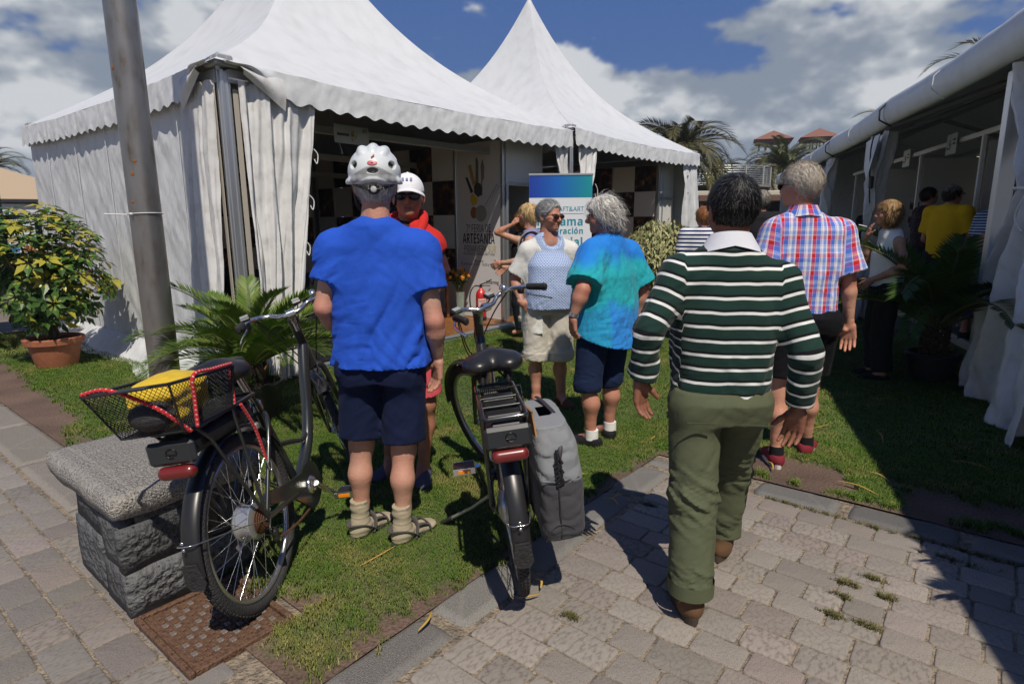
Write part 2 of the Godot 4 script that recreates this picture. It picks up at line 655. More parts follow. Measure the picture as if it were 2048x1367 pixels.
func lawn(u: float, w: float) -> float:
	# how much grass grows here, 0 to 1
	var n := noise.get_noise_2d(u * 60.0, w * 60.0)
	var m := noise.get_noise_2d(u * 240.0 + 500.0, w * 240.0)
	var e := n * 0.10 + m * 0.05 + 0.06 * noise.get_noise_2d(u * 900.0, w * 900.0 + 33.0)
	var left := minf(u - (0.93 + e if w > -1.92 else (1.12 if w > -2.7 else 1.22 + maxf(0.0, -w - 4.4) * 0.05) + e * 2.2), -1.56 - w + e * 0.9)
	var right := u - 3.47
	if right > 0.0 and w > -1.3 and w < 2.6:
		# the trodden strip behind the kerb keeps only clumps of grass
		right = (u - 3.85 - 0.10 * n) if n + m * 0.7 < 0.02 + 0.12 * sin(w * 5.0 + 1.0) else 0.2
	elif right > 0.0:
		right = maxf(right, 0.0)
	var inside := smoothstep(-0.02, 0.06, maxf(left, right))
	if left > 0.0 and u > 1.0 and u < 1.45 and w > -2.0: inside *= 0.75 + 0.5 * n
	return clampf(inside, 0.0, 1.0)

func build_ground() -> void:
	# the ground sheet reaches the horizon
	var soil := mat(Color(0.20, 0.165, 0.125), 0.95)
	tint(soil, ntex(512, 0.02, 5, false, 1, FastNoiseLite.TYPE_SIMPLEX_SMOOTH, 5, ramp([[0.0, Color(0.6, 0.6, 0.6)], [1.0, Color(1, 1, 1)]])), 0.35)
	var g := G.new()
	g.quad(Vector3(-900, -0.06, 900), Vector3(900, -0.06, 900), Vector3(900, -0.06, -900), Vector3(-900, -0.06, -900))
	for k in 4: g.n[k] = Vector3.UP
	structure(part("ground", g, soil))
	# soil of the lawn
	var sm := vmat(0.95)
	relief(sm, ntex(512, 0.05, 5, true, 6.0), 0.9, 1.6)
	sm.albedo_texture = ntex(512, 0.07, 6, false, 1, FastNoiseLite.TYPE_SIMPLEX_SMOOTH, 14, ramp([[0.15, Color(0.55, 0.52, 0.5)], [0.5, Color(0.9, 0.9, 0.9)], [0.85, Color(1.25, 1.22, 1.2)]]))
	g = G.new()
	var cells := 0.06
	var ids := {}
	for a in 190:
		for b in 250:
			var u := 0.75 + a * cells
			var w := -10.5 + b * cells
			var base := Vector2(u, w)
			var p := S(u, w)
			var k := lawn(u, w)
			if k <= 0.0 and not (u > 3.42 or (w < -1.5 and u > 1.05) or (w < -1.5 and w > -1.95 and u > 0.84)):
				continue
			p.y = 0.004 + 0.016 * k + 0.008 * noise.get_noise_2d(u * 90.0, w * 90.0)
			var rs := noise.get_noise_2d(u * 200.0 + 90.0, w * 200.0)
			var red := Color(0.150, 0.098, 0.075) * (0.9 + 0.35 * rs)
			g.col = red.lerp(Color(0.105, 0.115, 0.045), smoothstep(0.2, 0.8, k))
			ids[Vector2i(a, b)] = g.vert(p, Vector3.UP)
			base = base
	for key: Vector2i in ids:
		var b = ids.get(key + Vector2i(1, 0)); var c = ids.get(key + Vector2i(0, 1)); var d = ids.get(key + Vector2i(1, 1))
		if b != null and c != null and d != null:
			g.tri(ids[key], b, d); g.tri(ids[key], d, c)
	structure(part("lawn_soil", g, sm))
	# farther lawn, plain
	g = G.new()
	g.col = Color(0.075, 0.095, 0.035)
	for q in [[12.09, 40.0, -10.5, 14.0], [0.9, 12.09, 4.44, 14.0]]:
		g.quad(S(q[0], q[2], -0.008), S(q[1], q[2], -0.008), S(q[1], q[3], -0.008), S(q[0], q[3], -0.008))
	for k in g.n.size(): g.n[k] = Vector3.UP
	structure(part("lawn_ground", g, sm))

func build_pavement() -> void:
	var sand := mat(Color(0.285, 0.235, 0.175), 0.95)
	var st := ntex(512, 0.035, 6, false, 1, FastNoiseLite.TYPE_SIMPLEX_SMOOTH, 3, ramp([[0.15, Color(0.42, 0.42, 0.44)], [0.5, Color(0.80, 0.79, 0.78)], [0.85, Color(1.12, 1.08, 1.0)]]))
	tint(sand, st, 0.8)
	sand.normal_enabled = true; sand.normal_texture = ntex(512, 0.12, 4, true, 7.0); sand.normal_scale = 0.8
	var root := thing("pavement", "", "", Vector3.ZERO, 0.0)
	root.remove_meta("label"); root.remove_meta("category")
	structure(root)
	var g := G.new()
	for q in [[-6.0, 3.52, -1.42, 14.0], [-6.0, 1.12, -14.0, -1.42]]:
		g.quad(S(q[0], q[2], -0.007), S(q[1], q[2], -0.007), S(q[1], q[3], -0.007), S(q[0], q[3], -0.007))
	g.quad(S(1.12, -1.42, -0.007), S(3.52, -1.42, -0.007), S(3.52, -1.66, -0.007), S(1.12, -1.66, -0.007))
	for k in g.n.size(): g.n[k] = Vector3.UP
	structure(part("bedding_sand", g, sand, root))
	# stamped pavers: courses across the walk, lengths mixed, each block a little uneven
	var rib := ntex(512, 0.028, 4, false, 1, FastNoiseLite.TYPE_SIMPLEX, 12, ramp([[0.0, Color(1.14, 1.10, 1.05)], [0.45, Color(1.05, 1.03, 1.0)], [0.7, Color(0.90, 0.89, 0.88)], [0.85, Color(0.74, 0.74, 0.74)], [1.0, Color(0.66, 0.66, 0.67)]]), FastNoiseLite.FRACTAL_RIDGED)
	var mottle := ntex(512, 0.03, 7, false, 1, FastNoiseLite.TYPE_SIMPLEX, 13, ramp([[0.15, Color(0.66, 0.65, 0.64)], [0.45, Color(0.95, 0.94, 0.92)], [0.8, Color(1.14, 1.11, 1.06)]]))
	var speck := ntex(512, 0.14, 5, false, 1, FastNoiseLite.TYPE_SIMPLEX, 14, ramp([[0.15, Color(0.62, 0.62, 0.62)], [0.5, Color(0.97, 0.96, 0.95)], [0.85, Color(1.12, 1.10, 1.06)]]))
	var mats := []
	for k in 6:
		var m := vmat(0.88)
		m.albedo_texture = [rib, mottle, speck][k % 3]
		m.uv1_scale = Vector3(2.1 + 0.2 * k, 1.2 + 0.15 * (k % 3), 1)
		m.uv1_offset = Vector3(0.17 * k, 0.31 * k, 0)
		m.normal_enabled = true; m.normal_texture = ntex(256, 0.06, 5, true, 5.0); m.normal_scale = 0.22
		mats.append(m)
	rng.seed = 11
	var spots := []
	for zone in 2:
		var u := 0.0
		var row := 0
		u = 3.235 if zone == 0 else 0.80
		while u > -1.6:
			var wid := rng.randf_range(0.128, 0.158)
			var w := (-1.375 if zone == 0 else -1.85) + rng.randf() * 0.02
			var last := 6.0 if zone == 0 else -9.0
			var way := 1.0 if zone == 0 else -1.0
			var phase := rng.randf_range(0.12, 0.3)
			while (last - w) * way > 0.0:
				var ln: float = [0.14, 0.18, 0.19, 0.24, 0.16][rng.randi() % 5]
				if phase > 0.0:
					ln = phase; phase = 0.0
				var mid := w + way * ln * 0.5
				spots.append([u - wid * 0.5, mid, wid, ln, zone])
				w += way * ln
			u -= wid
			row += 1
	for s in spots:
		var p := S(s[0], s[1])
		var dist := Vector2(p.x, p.z).length()
		var turned := absf(atan2(p.x, -p.z))
		s.append(dist + (0.0 if turned < 0.82 else 4.0 + turned))
	spots.sort_custom(func(a, b): return a[5] < b[5])
	var shapes := {}
	var far := G.new()
	var count := 0
	for s in spots:
		var p := S(s[0], s[1])
		if p.z > 1.0 or s[5] > 11.0:
			continue
		# a worn, sandy patch where the block faces are smoothed
		var worn := smoothstep(0.6, 0.2, Vector2(s[0] - 1.75, s[1] - 0.55).length() * 0.6)
		var tone := rng.randf_range(0.80, 1.14)
		var base := Color(0.255, 0.230, 0.204) if s[4] == 0 else Color(0.202, 0.186, 0.170)
		base = base.lerp(Color(0.27, 0.205, 0.195), rng.randf() * 0.40 * float(rng.randf() < 0.4))
		base = base.lerp(Color(0.32, 0.262, 0.19), worn * 0.55) * tone
		var gap := 0.008
		var key := [snappedf(s[2], 0.006), s[3], rng.randi() % 2, snappedf(base.r, 0.02), snappedf(base.b, 0.02)]
		var x := Transform3D(site_basis() * Basis.from_euler(Vector3(rng.randf_range(-0.012, 0.012), rng.randf_range(-0.012, 0.012), rng.randf_range(-0.012, 0.012))), p + Vector3(0, rng.randf_range(-0.030, -0.025), 0))
		var b: G = shapes.get(key)
		if b == null or count >= 300:
			b = G.new()
			b.col = Color(base.r, base.g, base.b)
			paver(b, key[1] - gap, key[0] - gap, 0.056, 0.008)
		if count < 300:
			if not shapes.has(key):
				shapes[key] = b
				b.set_meta("mesh", b.mesh())
			part("paver", b.get_meta("mesh"), mats[rng.randi() % 6], root, x)
			count += 1
		else:
			far.add(b, x)
	if far.v.size():
		stuff(part("pavers", far, mats[0], root))
	# kerb stones: along the walk's two lawn edges and along the left band
	var conc := vmat(0.93)
	conc.albedo_texture = ntex(512, 0.10, 5, false, 1, FastNoiseLite.TYPE_SIMPLEX_SMOOTH, 9, ramp([[0.2, Color(0.62, 0.62, 0.64)], [0.5, Color(0.9, 0.9, 0.9)], [0.8, Color(1.1, 1.08, 1.05)]]))
	conc.uv1_triplanar = true; conc.uv1_world_triplanar = true; conc.uv1_scale = Vector3.ONE * 2.2
	conc.normal_enabled = true; conc.normal_texture = ntex(512, 0.16, 5, true, 9.0); conc.normal_scale = 1.0
	var kerbs := thing("kerb", "", "", Vector3.ZERO)
	kerbs.remove_meta("label"); kerbs.remove_meta("category")
	structure(kerbs)
	var u := -0.4
	while u < 3.3:
		var ln := rng.randf_range(0.40, 0.50)
		g = G.new()
		g.col = Color(0.235, 0.225, 0.21) * rng.randf_range(0.85, 1.12)
		rough_stone(g, Vector3(rng.randf_range(0.20, 0.24), 0.16, minf(ln, 3.42 - u) - 0.035), 0.03, int(u * 100))
		part("kerb_stone", g, conc, kerbs, Transform3D(site_basis(), S(u + minf(ln, 3.42 - u) * 0.5, -1.485, -0.074)))
		u += ln
	var w := -1.36
	while w < 5.0:
		var ln := rng.randf_range(0.42, 0.52)
		g = G.new()
		g.col = Color(0.19, 0.185, 0.18) * rng.randf_range(0.85, 1.1)
		rough_stone(g, Vector3(ln - 0.035, 0.17, 0.20), 0.035, int(w * 100))
		part("kerb_stone", g, conc, kerbs, Transform3D(site_basis(), S(3.345, w + ln * 0.5, -0.072)))
		w += ln
	w = -1.95
	while w > -11.0:
		var ln := rng.randf_range(0.7, 1.0)
		g = G.new()
		g.col = Color(0.27, 0.245, 0.215) * rng.randf_range(0.9, 1.1)
		rough_stone(g, Vector3(ln - 0.01, 0.14, 0.30), 0.02, int(w * 50))
		if w < -2.45:
			part("kerb_stone", g, conc, kerbs, Transform3D(site_basis(), S(0.965, w - ln * 0.5, -0.063)))
		w -= ln

func paver(g: G, lx: float, lz: float, h: float, r: float) -> void:
	# block with rounded top edges and blunted corners, top at y = h / 2
	var ring := []
	var cr := 0.016
	for q in 4:
		var c := Vector2((lx * 0.5 - cr) * (1 if q == 0 or q == 3 else -1), (lz * 0.5 - cr) * (1 if q < 2 else -1))
		for j in 3:
			var a := PI * 0.5 * q + PI * 0.25 * j
			ring.append([c, Vector2(cos(a), sin(a)) * cr])
	var m := ring.size()
	var prof := [[1.0, -h * 0.5, Vector2(1, 0)], [1.0, h * 0.5 - r, Vector2(1, 0.3)], [0.72, h * 0.5 - r * 0.3, Vector2(0.7, 0.7)], [0.2, h * 0.5, Vector2(0.15, 1)]]
	var f := g.v.size()
	for pr in prof:
		for k in m:
			var q: Vector2 = ring[k][0] + ring[k][1] * (1.0 if pr[0] == 1.0 else 1.0) - ring[k][1].normalized() * r * (1.0 - pr[0])
			var o: Vector2 = ring[k][1].normalized()
			g.vert(Vector3(q.x, pr[1], q.y), Vector3(o.x * pr[2].x, pr[2].y, o.y * pr[2].x).normalized(), q)
	for j in 3:
		for k in m:
			var a := f + j * m + k
			var b := f + j * m + (k + 1) % m
			g.tri(a, b, a + m); g.tri(b, b + m, a + m)
	var mid := g.vert(Vector3(0, h * 0.5 + 0.001, 0), Vector3.UP, Vector2.ZERO)
	for k in m:
		g.tri(mid, f + 3 * m + k, f + 3 * m + (k + 1) % m)

func rough_stone(g: G, size: Vector3, r: float, sd: int, amp := 0.006) -> void:
	# a subdivided block with soft edges and an uneven face
	var div := [maxi(2, int(size.x / 0.05)), maxi(2, int(size.y / 0.05)), maxi(2, int(size.z / 0.05))]
	var h := size * 0.5
	for ax in 3:
		for s: float in [-1.0, 1.0]:
			var u := (ax + 1) % 3
			var w := (ax + 2) % 3
			var f := g.v.size()
			for a in div[u] + 1:
				for b in div[w] + 1:
					var p := Vector3.ZERO
					p[ax] = s * h[ax]
					p[u] = lerpf(-h[u], h[u], float(a) / div[u])
					p[w] = lerpf(-h[w], h[w], float(b) / div[w])
					var q := p.clamp(-h + Vector3(r, r, r), h - Vector3(r, r, r))
					var nn := (p - q).normalized()
					p = q + nn * r
					p += nn * (noise.get_noise_3d(p.x * 420.0 + sd, p.y * 420.0, p.z * 420.0 - sd) * amp + noise.get_noise_3d(p.x * 110.0 + sd, p.y * 110.0, p.z * 110.0) * amp * 1.4)
					g.vert(p, nn, Vector2(p[u], p[w]))
			for a in div[u]:
				for b in div[w]:
					var k: int = f + a * (div[w] + 1) + b
					g.tri(k, k + 1, k + div[w] + 1); g.tri(k + 1, k + div[w] + 2, k + div[w] + 1)

func build_grass() -> void:
	var blade := G.new()
	rng.seed = 5
	for k in 8:
		var a := rng.randf() * TAU
		var at := Vector3(rng.randf_range(-0.012, 0.012), -0.004, rng.randf_range(-0.012, 0.012))
		var d := Vector3(cos(a), 0, sin(a))
		var sd := Vector3(-d.z, 0, d.x)
		var hh := rng.randf_range(0.018, 0.036)
		var lean := rng.randf_range(0.006, 0.026)
		var wd := 0.0014
		blade.col = Color(0.9, 0.9, 0.8) if k % 3 else Color(1.15, 1.05, 0.75)
		var nn := (d * 0.35 + Vector3.UP).normalized()
		var b0 := blade.vert(at - sd * wd, nn); var b1 := blade.vert(at + sd * wd, nn)
		var c0 := blade.vert(at + d * lean * 0.4 + Vector3.UP * hh * 0.65 - sd * wd * 0.8, nn); var c1 := blade.vert(at + d * lean * 0.4 + Vector3.UP * hh * 0.65 + sd * wd * 0.8, nn)
		var e := blade.vert(at + d * lean + Vector3.UP * hh, nn)
		blade.tri(b0, b1, c1); blade.tri(b0, c1, c0); blade.tri(c0, c1, e)
	var m := vmat(0.62)
	m.metallic_specular = 0.25
	m.backlight_enabled = true; m.backlight = Color(0.35, 0.4, 0.15)
	var buf := PackedFloat32Array()
	var n := 0
	rng.seed = 77
	for zone in [[0.0, 4.4, 0.0145], [4.4, 8.5, 0.024], [8.5, 15.0, 0.05]]:
		var st: float = zone[2]
		var size: float = sqrt(st / 0.0145)
		var u := 0.8
		while u < 14.0:
			var w := -10.5
			while w < 6.0:
				var uu := u + rng.randf() * st
				var ww := w + rng.randf() * st
				w += st
				if uu > 2.75 and ww < -5.25: continue
				if uu < 3.4 and ww > -1.5: continue
				var p := S(uu, ww)
				var d := Vector2(p.x, p.z).length()
				if d < zone[0] or d >= zone[1] or p.z > 0.2: continue
				if absf(p.x) > -p.z * 0.92 + 0.5: continue
				var k := lawn(uu, ww)
				if rng.randf() > k * 0.97: continue
				var big := noise.get_noise_2d(uu * 130.0 + 40.0, ww * 130.0)
				var fine := noise.get_noise_2d(uu * 420.0, ww * 420.0 + 70.0)
				var dry := clampf(0.20 + big * 0.9 + fine * 0.5 + (0.25 if uu < 1.5 and ww > -2.6 else 0.0), 0.0, 1.0)
				if rng.randf() < 0.10: dry = minf(dry + 0.55, 1.0)
				var col := Color(0.120, 0.215, 0.040).lerp(Color(0.40, 0.35, 0.15), dry * dry * 0.85) * rng.randf_range(0.75, 1.25)
				var a := rng.randf() * TAU
				var sc := size * rng.randf_range(0.7, 1.25) * (0.8 + 0.3 * k)
				var sy := sc / sqrt(size) * (1.0 + 0.35 * big)
				buf.append_array(PackedFloat32Array([cos(a) * sc, 0, sin(a) * sc, p.x, 0, sy, 0, 0.010, -sin(a) * sc, 0, cos(a) * sc, p.z, col.r, col.g, col.b, 1.0]))
				n += 1
			u += st
	# tufts in the joints of the paving
	for q in [[2.62, -0.33], [2.51, -0.33], [2.36, -0.33], [2.73, -0.25], [2.61, -0.19], [2.37, -0.22], [3.1, -0.01], [2.76, -1.29], [1.73, -1.11], [3.23, -0.75], [3.23, -0.55], [3.22, -0.30], [3.23, -0.08], [3.22, 0.12], [3.23, 0.3]]:
		for j in 24:
			var p := S(q[0] + rng.randfn() * (0.007 if q[0] < 3.0 else 0.006), q[1] + rng.randfn() * (0.022 if q[0] < 3.0 else 0.075))
			var a := rng.randf() * TAU
			var col := Color(0.10, 0.115, 0.035).lerp(Color(0.20, 0.165, 0.085), rng.randf())
			buf.append_array(PackedFloat32Array([cos(a), 0, sin(a), p.x, 0, 0.7, 0, -0.004, -sin(a), 0, cos(a), p.z, col.r, col.g, col.b, 1.0]))
			n += 1
	var mm := MultiMesh.new()
	mm.transform_format = MultiMesh.TRANSFORM_3D
	mm.use_colors = true
	mm.mesh = blade.mesh()
	mm.instance_count = n
	mm.buffer = buf
	var o := MultiMeshInstance3D.new()
	o.name = "lawn_grass"
	o.multimesh = mm
	o.material_override = m
	add_child(o)
	stuff(tag(o, "short mown green lawn with dry straw patches between the tents and the paved walk", "grass"))
	o.remove_meta("category")
func tent_materials() -> void:
	var fab := mat(Color(0.62, 0.645, 0.665), 0.5)
	fab.albedo_texture = ntex(512, 0.012, 5, false, 1, FastNoiseLite.TYPE_SIMPLEX_SMOOTH, 31, ramp([[0.1, Color(0.86, 0.86, 0.85)], [0.5, Color(0.97, 0.97, 0.97)], [1.0, Color(1, 1, 1)]]))
	fab.uv1_scale = Vector3(0.5, 0.5, 0.5)
	fab.normal_enabled = true; fab.normal_texture = ntex(512, 0.016, 4, true, 9.0, FastNoiseLite.TYPE_SIMPLEX_SMOOTH, 15); fab.normal_scale = 0.12
	fab.uv1_triplanar = true
	M.fabric = fab
	var wall := fab.duplicate()
	wall.albedo_color = Color(0.62, 0.64, 0.665).linear_to_srgb()
	wall.uv1_scale = Vector3(0.9, 0.22, 0.9)
	wall.normal_scale = 0.22
	M.wall_cloth = wall
	var grime := fab.duplicate()
	grime.albedo_color = Color(0.66, 0.665, 0.67).linear_to_srgb()
	grime.albedo_texture = ntex(512, 0.02, 6, false, 1, FastNoiseLite.TYPE_SIMPLEX_SMOOTH, 8, ramp([[0.12, Color(0.74, 0.72, 0.68)], [0.42, Color(0.95, 0.95, 0.94)], [1.0, Color(1, 1, 1)]]))
	grime.uv1_scale = Vector3(0.8, 0.5, 0.8)
	M.curtain = grime
	var tape := mat(Color(0.40, 0.37, 0.32), 0.8)
	M.tape = tape
	M.alu = mat(Color(0.56, 0.58, 0.60), 0.38, 0.85)
	M.alu_dull = mat(Color(0.42, 0.43, 0.44), 0.5, 0.6)
	M.dark_metal = mat(Color(0.03, 0.03, 0.033), 0.5, 0.3)
	M.rope = mat(Color(0.62, 0.62, 0.60), 0.9)
	M.panel_white = relief(mat(Color(0.66, 0.66, 0.64), 0.55), ntex(256, 0.02, 3, true, 2.0), 0.3, 0.8)
	M.black_cloth = relief(mat(Color(0.012, 0.013, 0.016), 0.9), ntex(256, 0.02, 4, true, 7.0), 0.8, 1.0)
	var wood := mat(Color(1, 1, 1), 0.42)
	wood.albedo_texture = ntex(512, 0.02, 5, false, 1, FastNoiseLite.TYPE_SIMPLEX_SMOOTH, 77, ramp([[0.15, Color(0.10, 0.036, 0.012)], [0.5, Color(0.23, 0.095, 0.030)], [0.85, Color(0.34, 0.155, 0.052)]]))
	wood.uv1_triplanar = true; wood.uv1_scale = Vector3(4.0, 4.0, 0.7)
	M.floor_wood = wood
	for k in 4:
		var ph := mat(Color(1, 1, 1), 0.4)
		ph.albedo_texture = ntex(128, 0.022, 5, false, 1, FastNoiseLite.TYPE_CELLULAR if k % 2 else FastNoiseLite.TYPE_SIMPLEX, 60 + k, ramp([[0.0, Color(0.012, 0.010, 0.012)], [0.45, Color(0.035, 0.024, 0.020)], [0.7, Color(0.13, 0.060, 0.028)], [0.86, Color(0.30, 0.15, 0.07)], [1.0, Color(0.40, 0.30, 0.22)]]))
		M["photo%d" % k] = ph

func wobble(p: Vector3, f: float, sd := 0.0) -> float:
	return noise.get_noise_3d(p.x * f + sd, p.y * f, p.z * f - sd)

func drape(g: G, t0: Vector3, t1: Vector3, b0: Vector3, b1: Vector3, out: Vector3, folds: float, amp: float, nu := 60, nv := 40, sd := 1.0, pinch = null, fine := 0.012) -> void:
	# hanging cloth between a top and a bottom line, gathered into folds
	g.sheet(func(a: float, b: float) -> Vector3:
		var aa := a
		var wd := 1.0
		if pinch != null: wd = pinch.call(b)
		aa = 0.5 + (a - 0.5) * wd
		var p := t0.lerp(t1, aa).lerp(b0.lerp(b1, aa), b)
		var ph := a * folds * TAU + 1.3 * noise.get_noise_2d(a * 220.0 + sd * 37.0, b * 70.0) * 3.0
		var k := amp * (0.55 + 0.6 * b if not pinch != null else 0.7 + 0.5 * wd)
		p += out * (sin(ph) * k + 0.35 * k * sin(ph * 2.3 + sd) + fine * 2.0 * noise.get_noise_3d(p.x * 130.0 + sd * 11.0, p.y * 75.0, p.z * 130.0) + fine * noise.get_noise_3d(p.x * 400.0 + p.y * 300.0, p.y * 160.0 + sd, p.z * 400.0))
		return p, nu, nv, Vector2(t0.distance_to(t1), t0.distance_to(b0)), 0.003)

func pagoda(o: Node3D, su: float, sw: float, eave: float, rise: float, bare_corner: bool, sd: float) -> void:
	# local axes: +x out of the front, -z along the front; the frame stands on 0 >= x >= -sw, 0 >= z >= -su
	var mid := Vector3(-sw * 0.5, 0, -su * 0.5)
	var corners := [Vector3(0, 0, 0), Vector3(0, 0, -su), Vector3(-sw, 0, -su), Vector3(-sw, 0, 0)]
	for k in 4:
		var a: Vector3 = corners[k]
		var b: Vector3 = corners[(k + 1) % 4]
		var g := G.new()
		var out := (b - a).cross(Vector3.UP).normalized()
		if out.dot((a + b) * 0.5 - mid) < 0: out = -out
		g.sheet(func(s: float, t: float) -> Vector3:
			var tt := t
			var base := (a + (a - mid).sign() * Vector3(0.07, 0, 0.07)).lerp(b + (b - mid).sign() * Vector3(0.07, 0, 0.07), s)
			var p := base.lerp(mid + (base - mid).normalized() * 0.035, tt)
			var h := 0.50 * tt + 0.50 * pow(tt, 3.5)
			p.y = eave + rise * h
			var side := sin(PI * s)
			p.y -= (0.05 * side * (1.0 - tt) + 0.20 * side * tt * (1.0 - tt)) * (1.0 if tt < 0.97 else 0.0)
			p.y += 0.007 * (1.0 - tt) * noise.get_noise_2d(s * 900.0 + sd * 50.0 + k * 300.0, tt * 120.0)
			p.y += 0.012 * exp(-tt * 22.0) * noise.get_noise_2d(s * 260.0, tt * 700.0 + sd)
			return p, 60, 48, Vector2(5, 4))
		part("roof_panel", g, M.fabric, o)
		# hanging scalloped edge
		g = G.new()
		var ln := a.distance_to(b)
		var scal := roundf(ln / 0.205)
		g.sheet(func(s: float, t: float) -> Vector3:
			var p := a.lerp(b, s) + out * (0.075 + 0.02 * t)
			var d := s * ln
			var hang := 0.240 + 0.017 * sin(s * scal * TAU)
			if bare_corner and (k == 0 or k == 3):
				var e := d if k == 0 else ln - d
				hang *= smoothstep(0.16, 0.62, e) * 0.9 + 0.10
				if e < 0.45: p += out * 0.05 * sin(t * PI) * smoothstep(0.45, 0.2, e)
			p.y = eave - 0.05 * sin(PI * s) - hang * t + 0.012 * noise.get_noise_2d(s * 900.0 + sd * 50.0 + k * 300.0, 0.0)
			p += out * (0.020 * t * noise.get_noise_2d(d * 260.0 + k * 90.0 + sd, t * 40.0) + 0.008 * noise.get_noise_2d(d * 800.0 + k * 90.0, t * 300.0 + d * 200.0))
			return p, int(scal * 8), 6, Vector2(ln, 0.25), 0.002)
		part("valance", g, M.fabric if k != 3 else M.wall_cloth, o)
		g = G.new()
		g.cbox((a + b) * 0.5 + Vector3.UP * (eave - 0.10) - out * 0.02, Vector3(0.06, 0.11, ln - 0.14) if absf(a.x - b.x) < 0.01 else Vector3(ln - 0.14, 0.11, 0.06))
		part("eave_beam", g, M.alu_dull, o)
	var finial := G.new()
	finial.lathe([Vector2(0.0, eave + rise + 0.16), Vector2(0.022, eave + rise + 0.14), Vector2(0.035, eave + rise - 0.02), Vector2(0.05, eave + rise - 0.12)], 16, Transform3D(Basis(), mid))
	part("peak_cap", finial, M.fabric, o)
	for c: Vector3 in corners:
		var g := G.new()
		var at := c + Vector3(-0.05 if c.x == 0 else 0.05, 0, -0.05 if c.z == 0 else 0.05)
		for q: Vector2 in [Vector2(-0.026, -0.026), Vector2(0.026, -0.026), Vector2(-0.026, 0.026), Vector2(0.026, 0.026)]:
			g.cbox(at + Vector3(q.x, eave * 0.5 - 0.02, q.y), Vector3(0.034, eave - 0.06, 0.034), 0.006)
		g.cbox(at + Vector3(0, eave * 0.5 - 0.02, 0), Vector3(0.072, eave - 0.08, 0.072), 0.004)
		var post := part("post", g, M.alu, o)
		g = G.new()
		g.cbox(at + Vector3(0, eave - 0.015, 0), Vector3(0.20, 0.045, 0.20), 0.01)
		g.cbox(at + Vector3(0, eave + 0.035, 0), Vector3(0.14, 0.05, 0.14), 0.012)
		g.cbox(at + Vector3(0.07, eave - 0.055, 0.07), Vector3(0.03, 0.035, 0.03), 0.006)
		g.cbox(at + Vector3(0.075, eave + 0.02, -0.02), Vector3(0.02, 0.05, 0.03), 0.004)
		g.cbox(at + Vector3(-0.02, eave + 0.02, 0.075), Vector3(0.03, 0.05, 0.02), 0.004)
		part("corner_bracket", g, M.alu_dull, post)
		g = G.new()
		g.cbox(at + Vector3(0, 0.01, 0), Vector3(0.2, 0.02, 0.2))
		part("base_plate", g, M.alu_dull, post)

func floor_deck(o: Node3D, z0: float, z1: float, x0: float, x1: float, top: float, boards := true) -> void:
	# a low plywood platform with an aluminium edge
	var g := G.new()
	g.cbox(Vector3(x1 + 0.03, top - 0.035, (z0 + z1) * 0.5), Vector3(0.05, 0.085, absf(z1 - z0)), 0.004)
	g.cbox(Vector3(x1 + 0.065, top - 0.012, (z0 + z1) * 0.5), Vector3(0.02, 0.014, absf(z1 - z0)), 0.003)
	g.cbox(Vector3(x1 + 0.065, top - 0.045, (z0 + z1) * 0.5), Vector3(0.02, 0.014, absf(z1 - z0)), 0.003)
	g.cbox(Vector3(x1 + 0.065, top - 0.072, (z0 + z1) * 0.5), Vector3(0.02, 0.010, absf(z1 - z0)), 0.003)
	part("deck_edge", g, M.alu, o)
	if not boards:
		return
	var w := 1.22
	var x := x1
	var row := 0
	while x > x0 + 0.05:
		var xw := minf(w * 0.5, x - x0)
		var z := z0
		while z > z1 + 0.05:
			var zl := minf(2.44 if row % 2 == 0 or z < z0 else 1.22, z - z1)
			g = G.new()
			g.cbox(Vector3(x - xw * 0.5, top - 0.012, z - zl * 0.5), Vector3(xw - 0.004, 0.024, zl - 0.004), 0.002)
			part("floor_board", g, M.floor_wood, o)
			z -= zl
		x -= xw
		row += 1

func square_panels(o: Node3D, from: Vector3, along: Vector3, cols: int, rows: int, size: float, facing: Vector3, first_dark: int, y0: float) -> void:
	# exhibition wall of alternating photographs and white squares in thin aluminium frames
	for c in cols:
		for r in rows:
			var g := G.new()
			var at := from + along * (c + 0.5) * size + Vector3.UP * (y0 + (r + 0.5) * size)
			var b := Basis(along, Vector3.UP, facing)
			var dark := (c + r + first_dark) % 2 == 0
			g.cbox(at + facing * (0.004 if dark else 0.0), Vector3(size - 0.006, size - 0.006, 0.02), 0.002, b)
			for k in g.v.size(): g.t[k] = Vector2((g.v[k] - at).dot(along) / size + 0.5, 0.5 - (g.v[k].y - at.y) / size)
			part("photo_print" if dark else "white_panel", g, M["photo%d" % rng.randi_range(0, 3)] if dark else M.panel_white, o)
	for c in cols + 1:
		if c % 2 == 0 or c == cols:
			var g := G.new()
			g.cbox(from + along * c * size + Vector3.UP * (y0 + rows * size) * 0.5 + facing * 0.015, Vector3(0.035, y0 + rows * size, 0.035), 0.005, Basis(along, Vector3.UP, facing))
			part("frame_upright", g, M.alu, o)

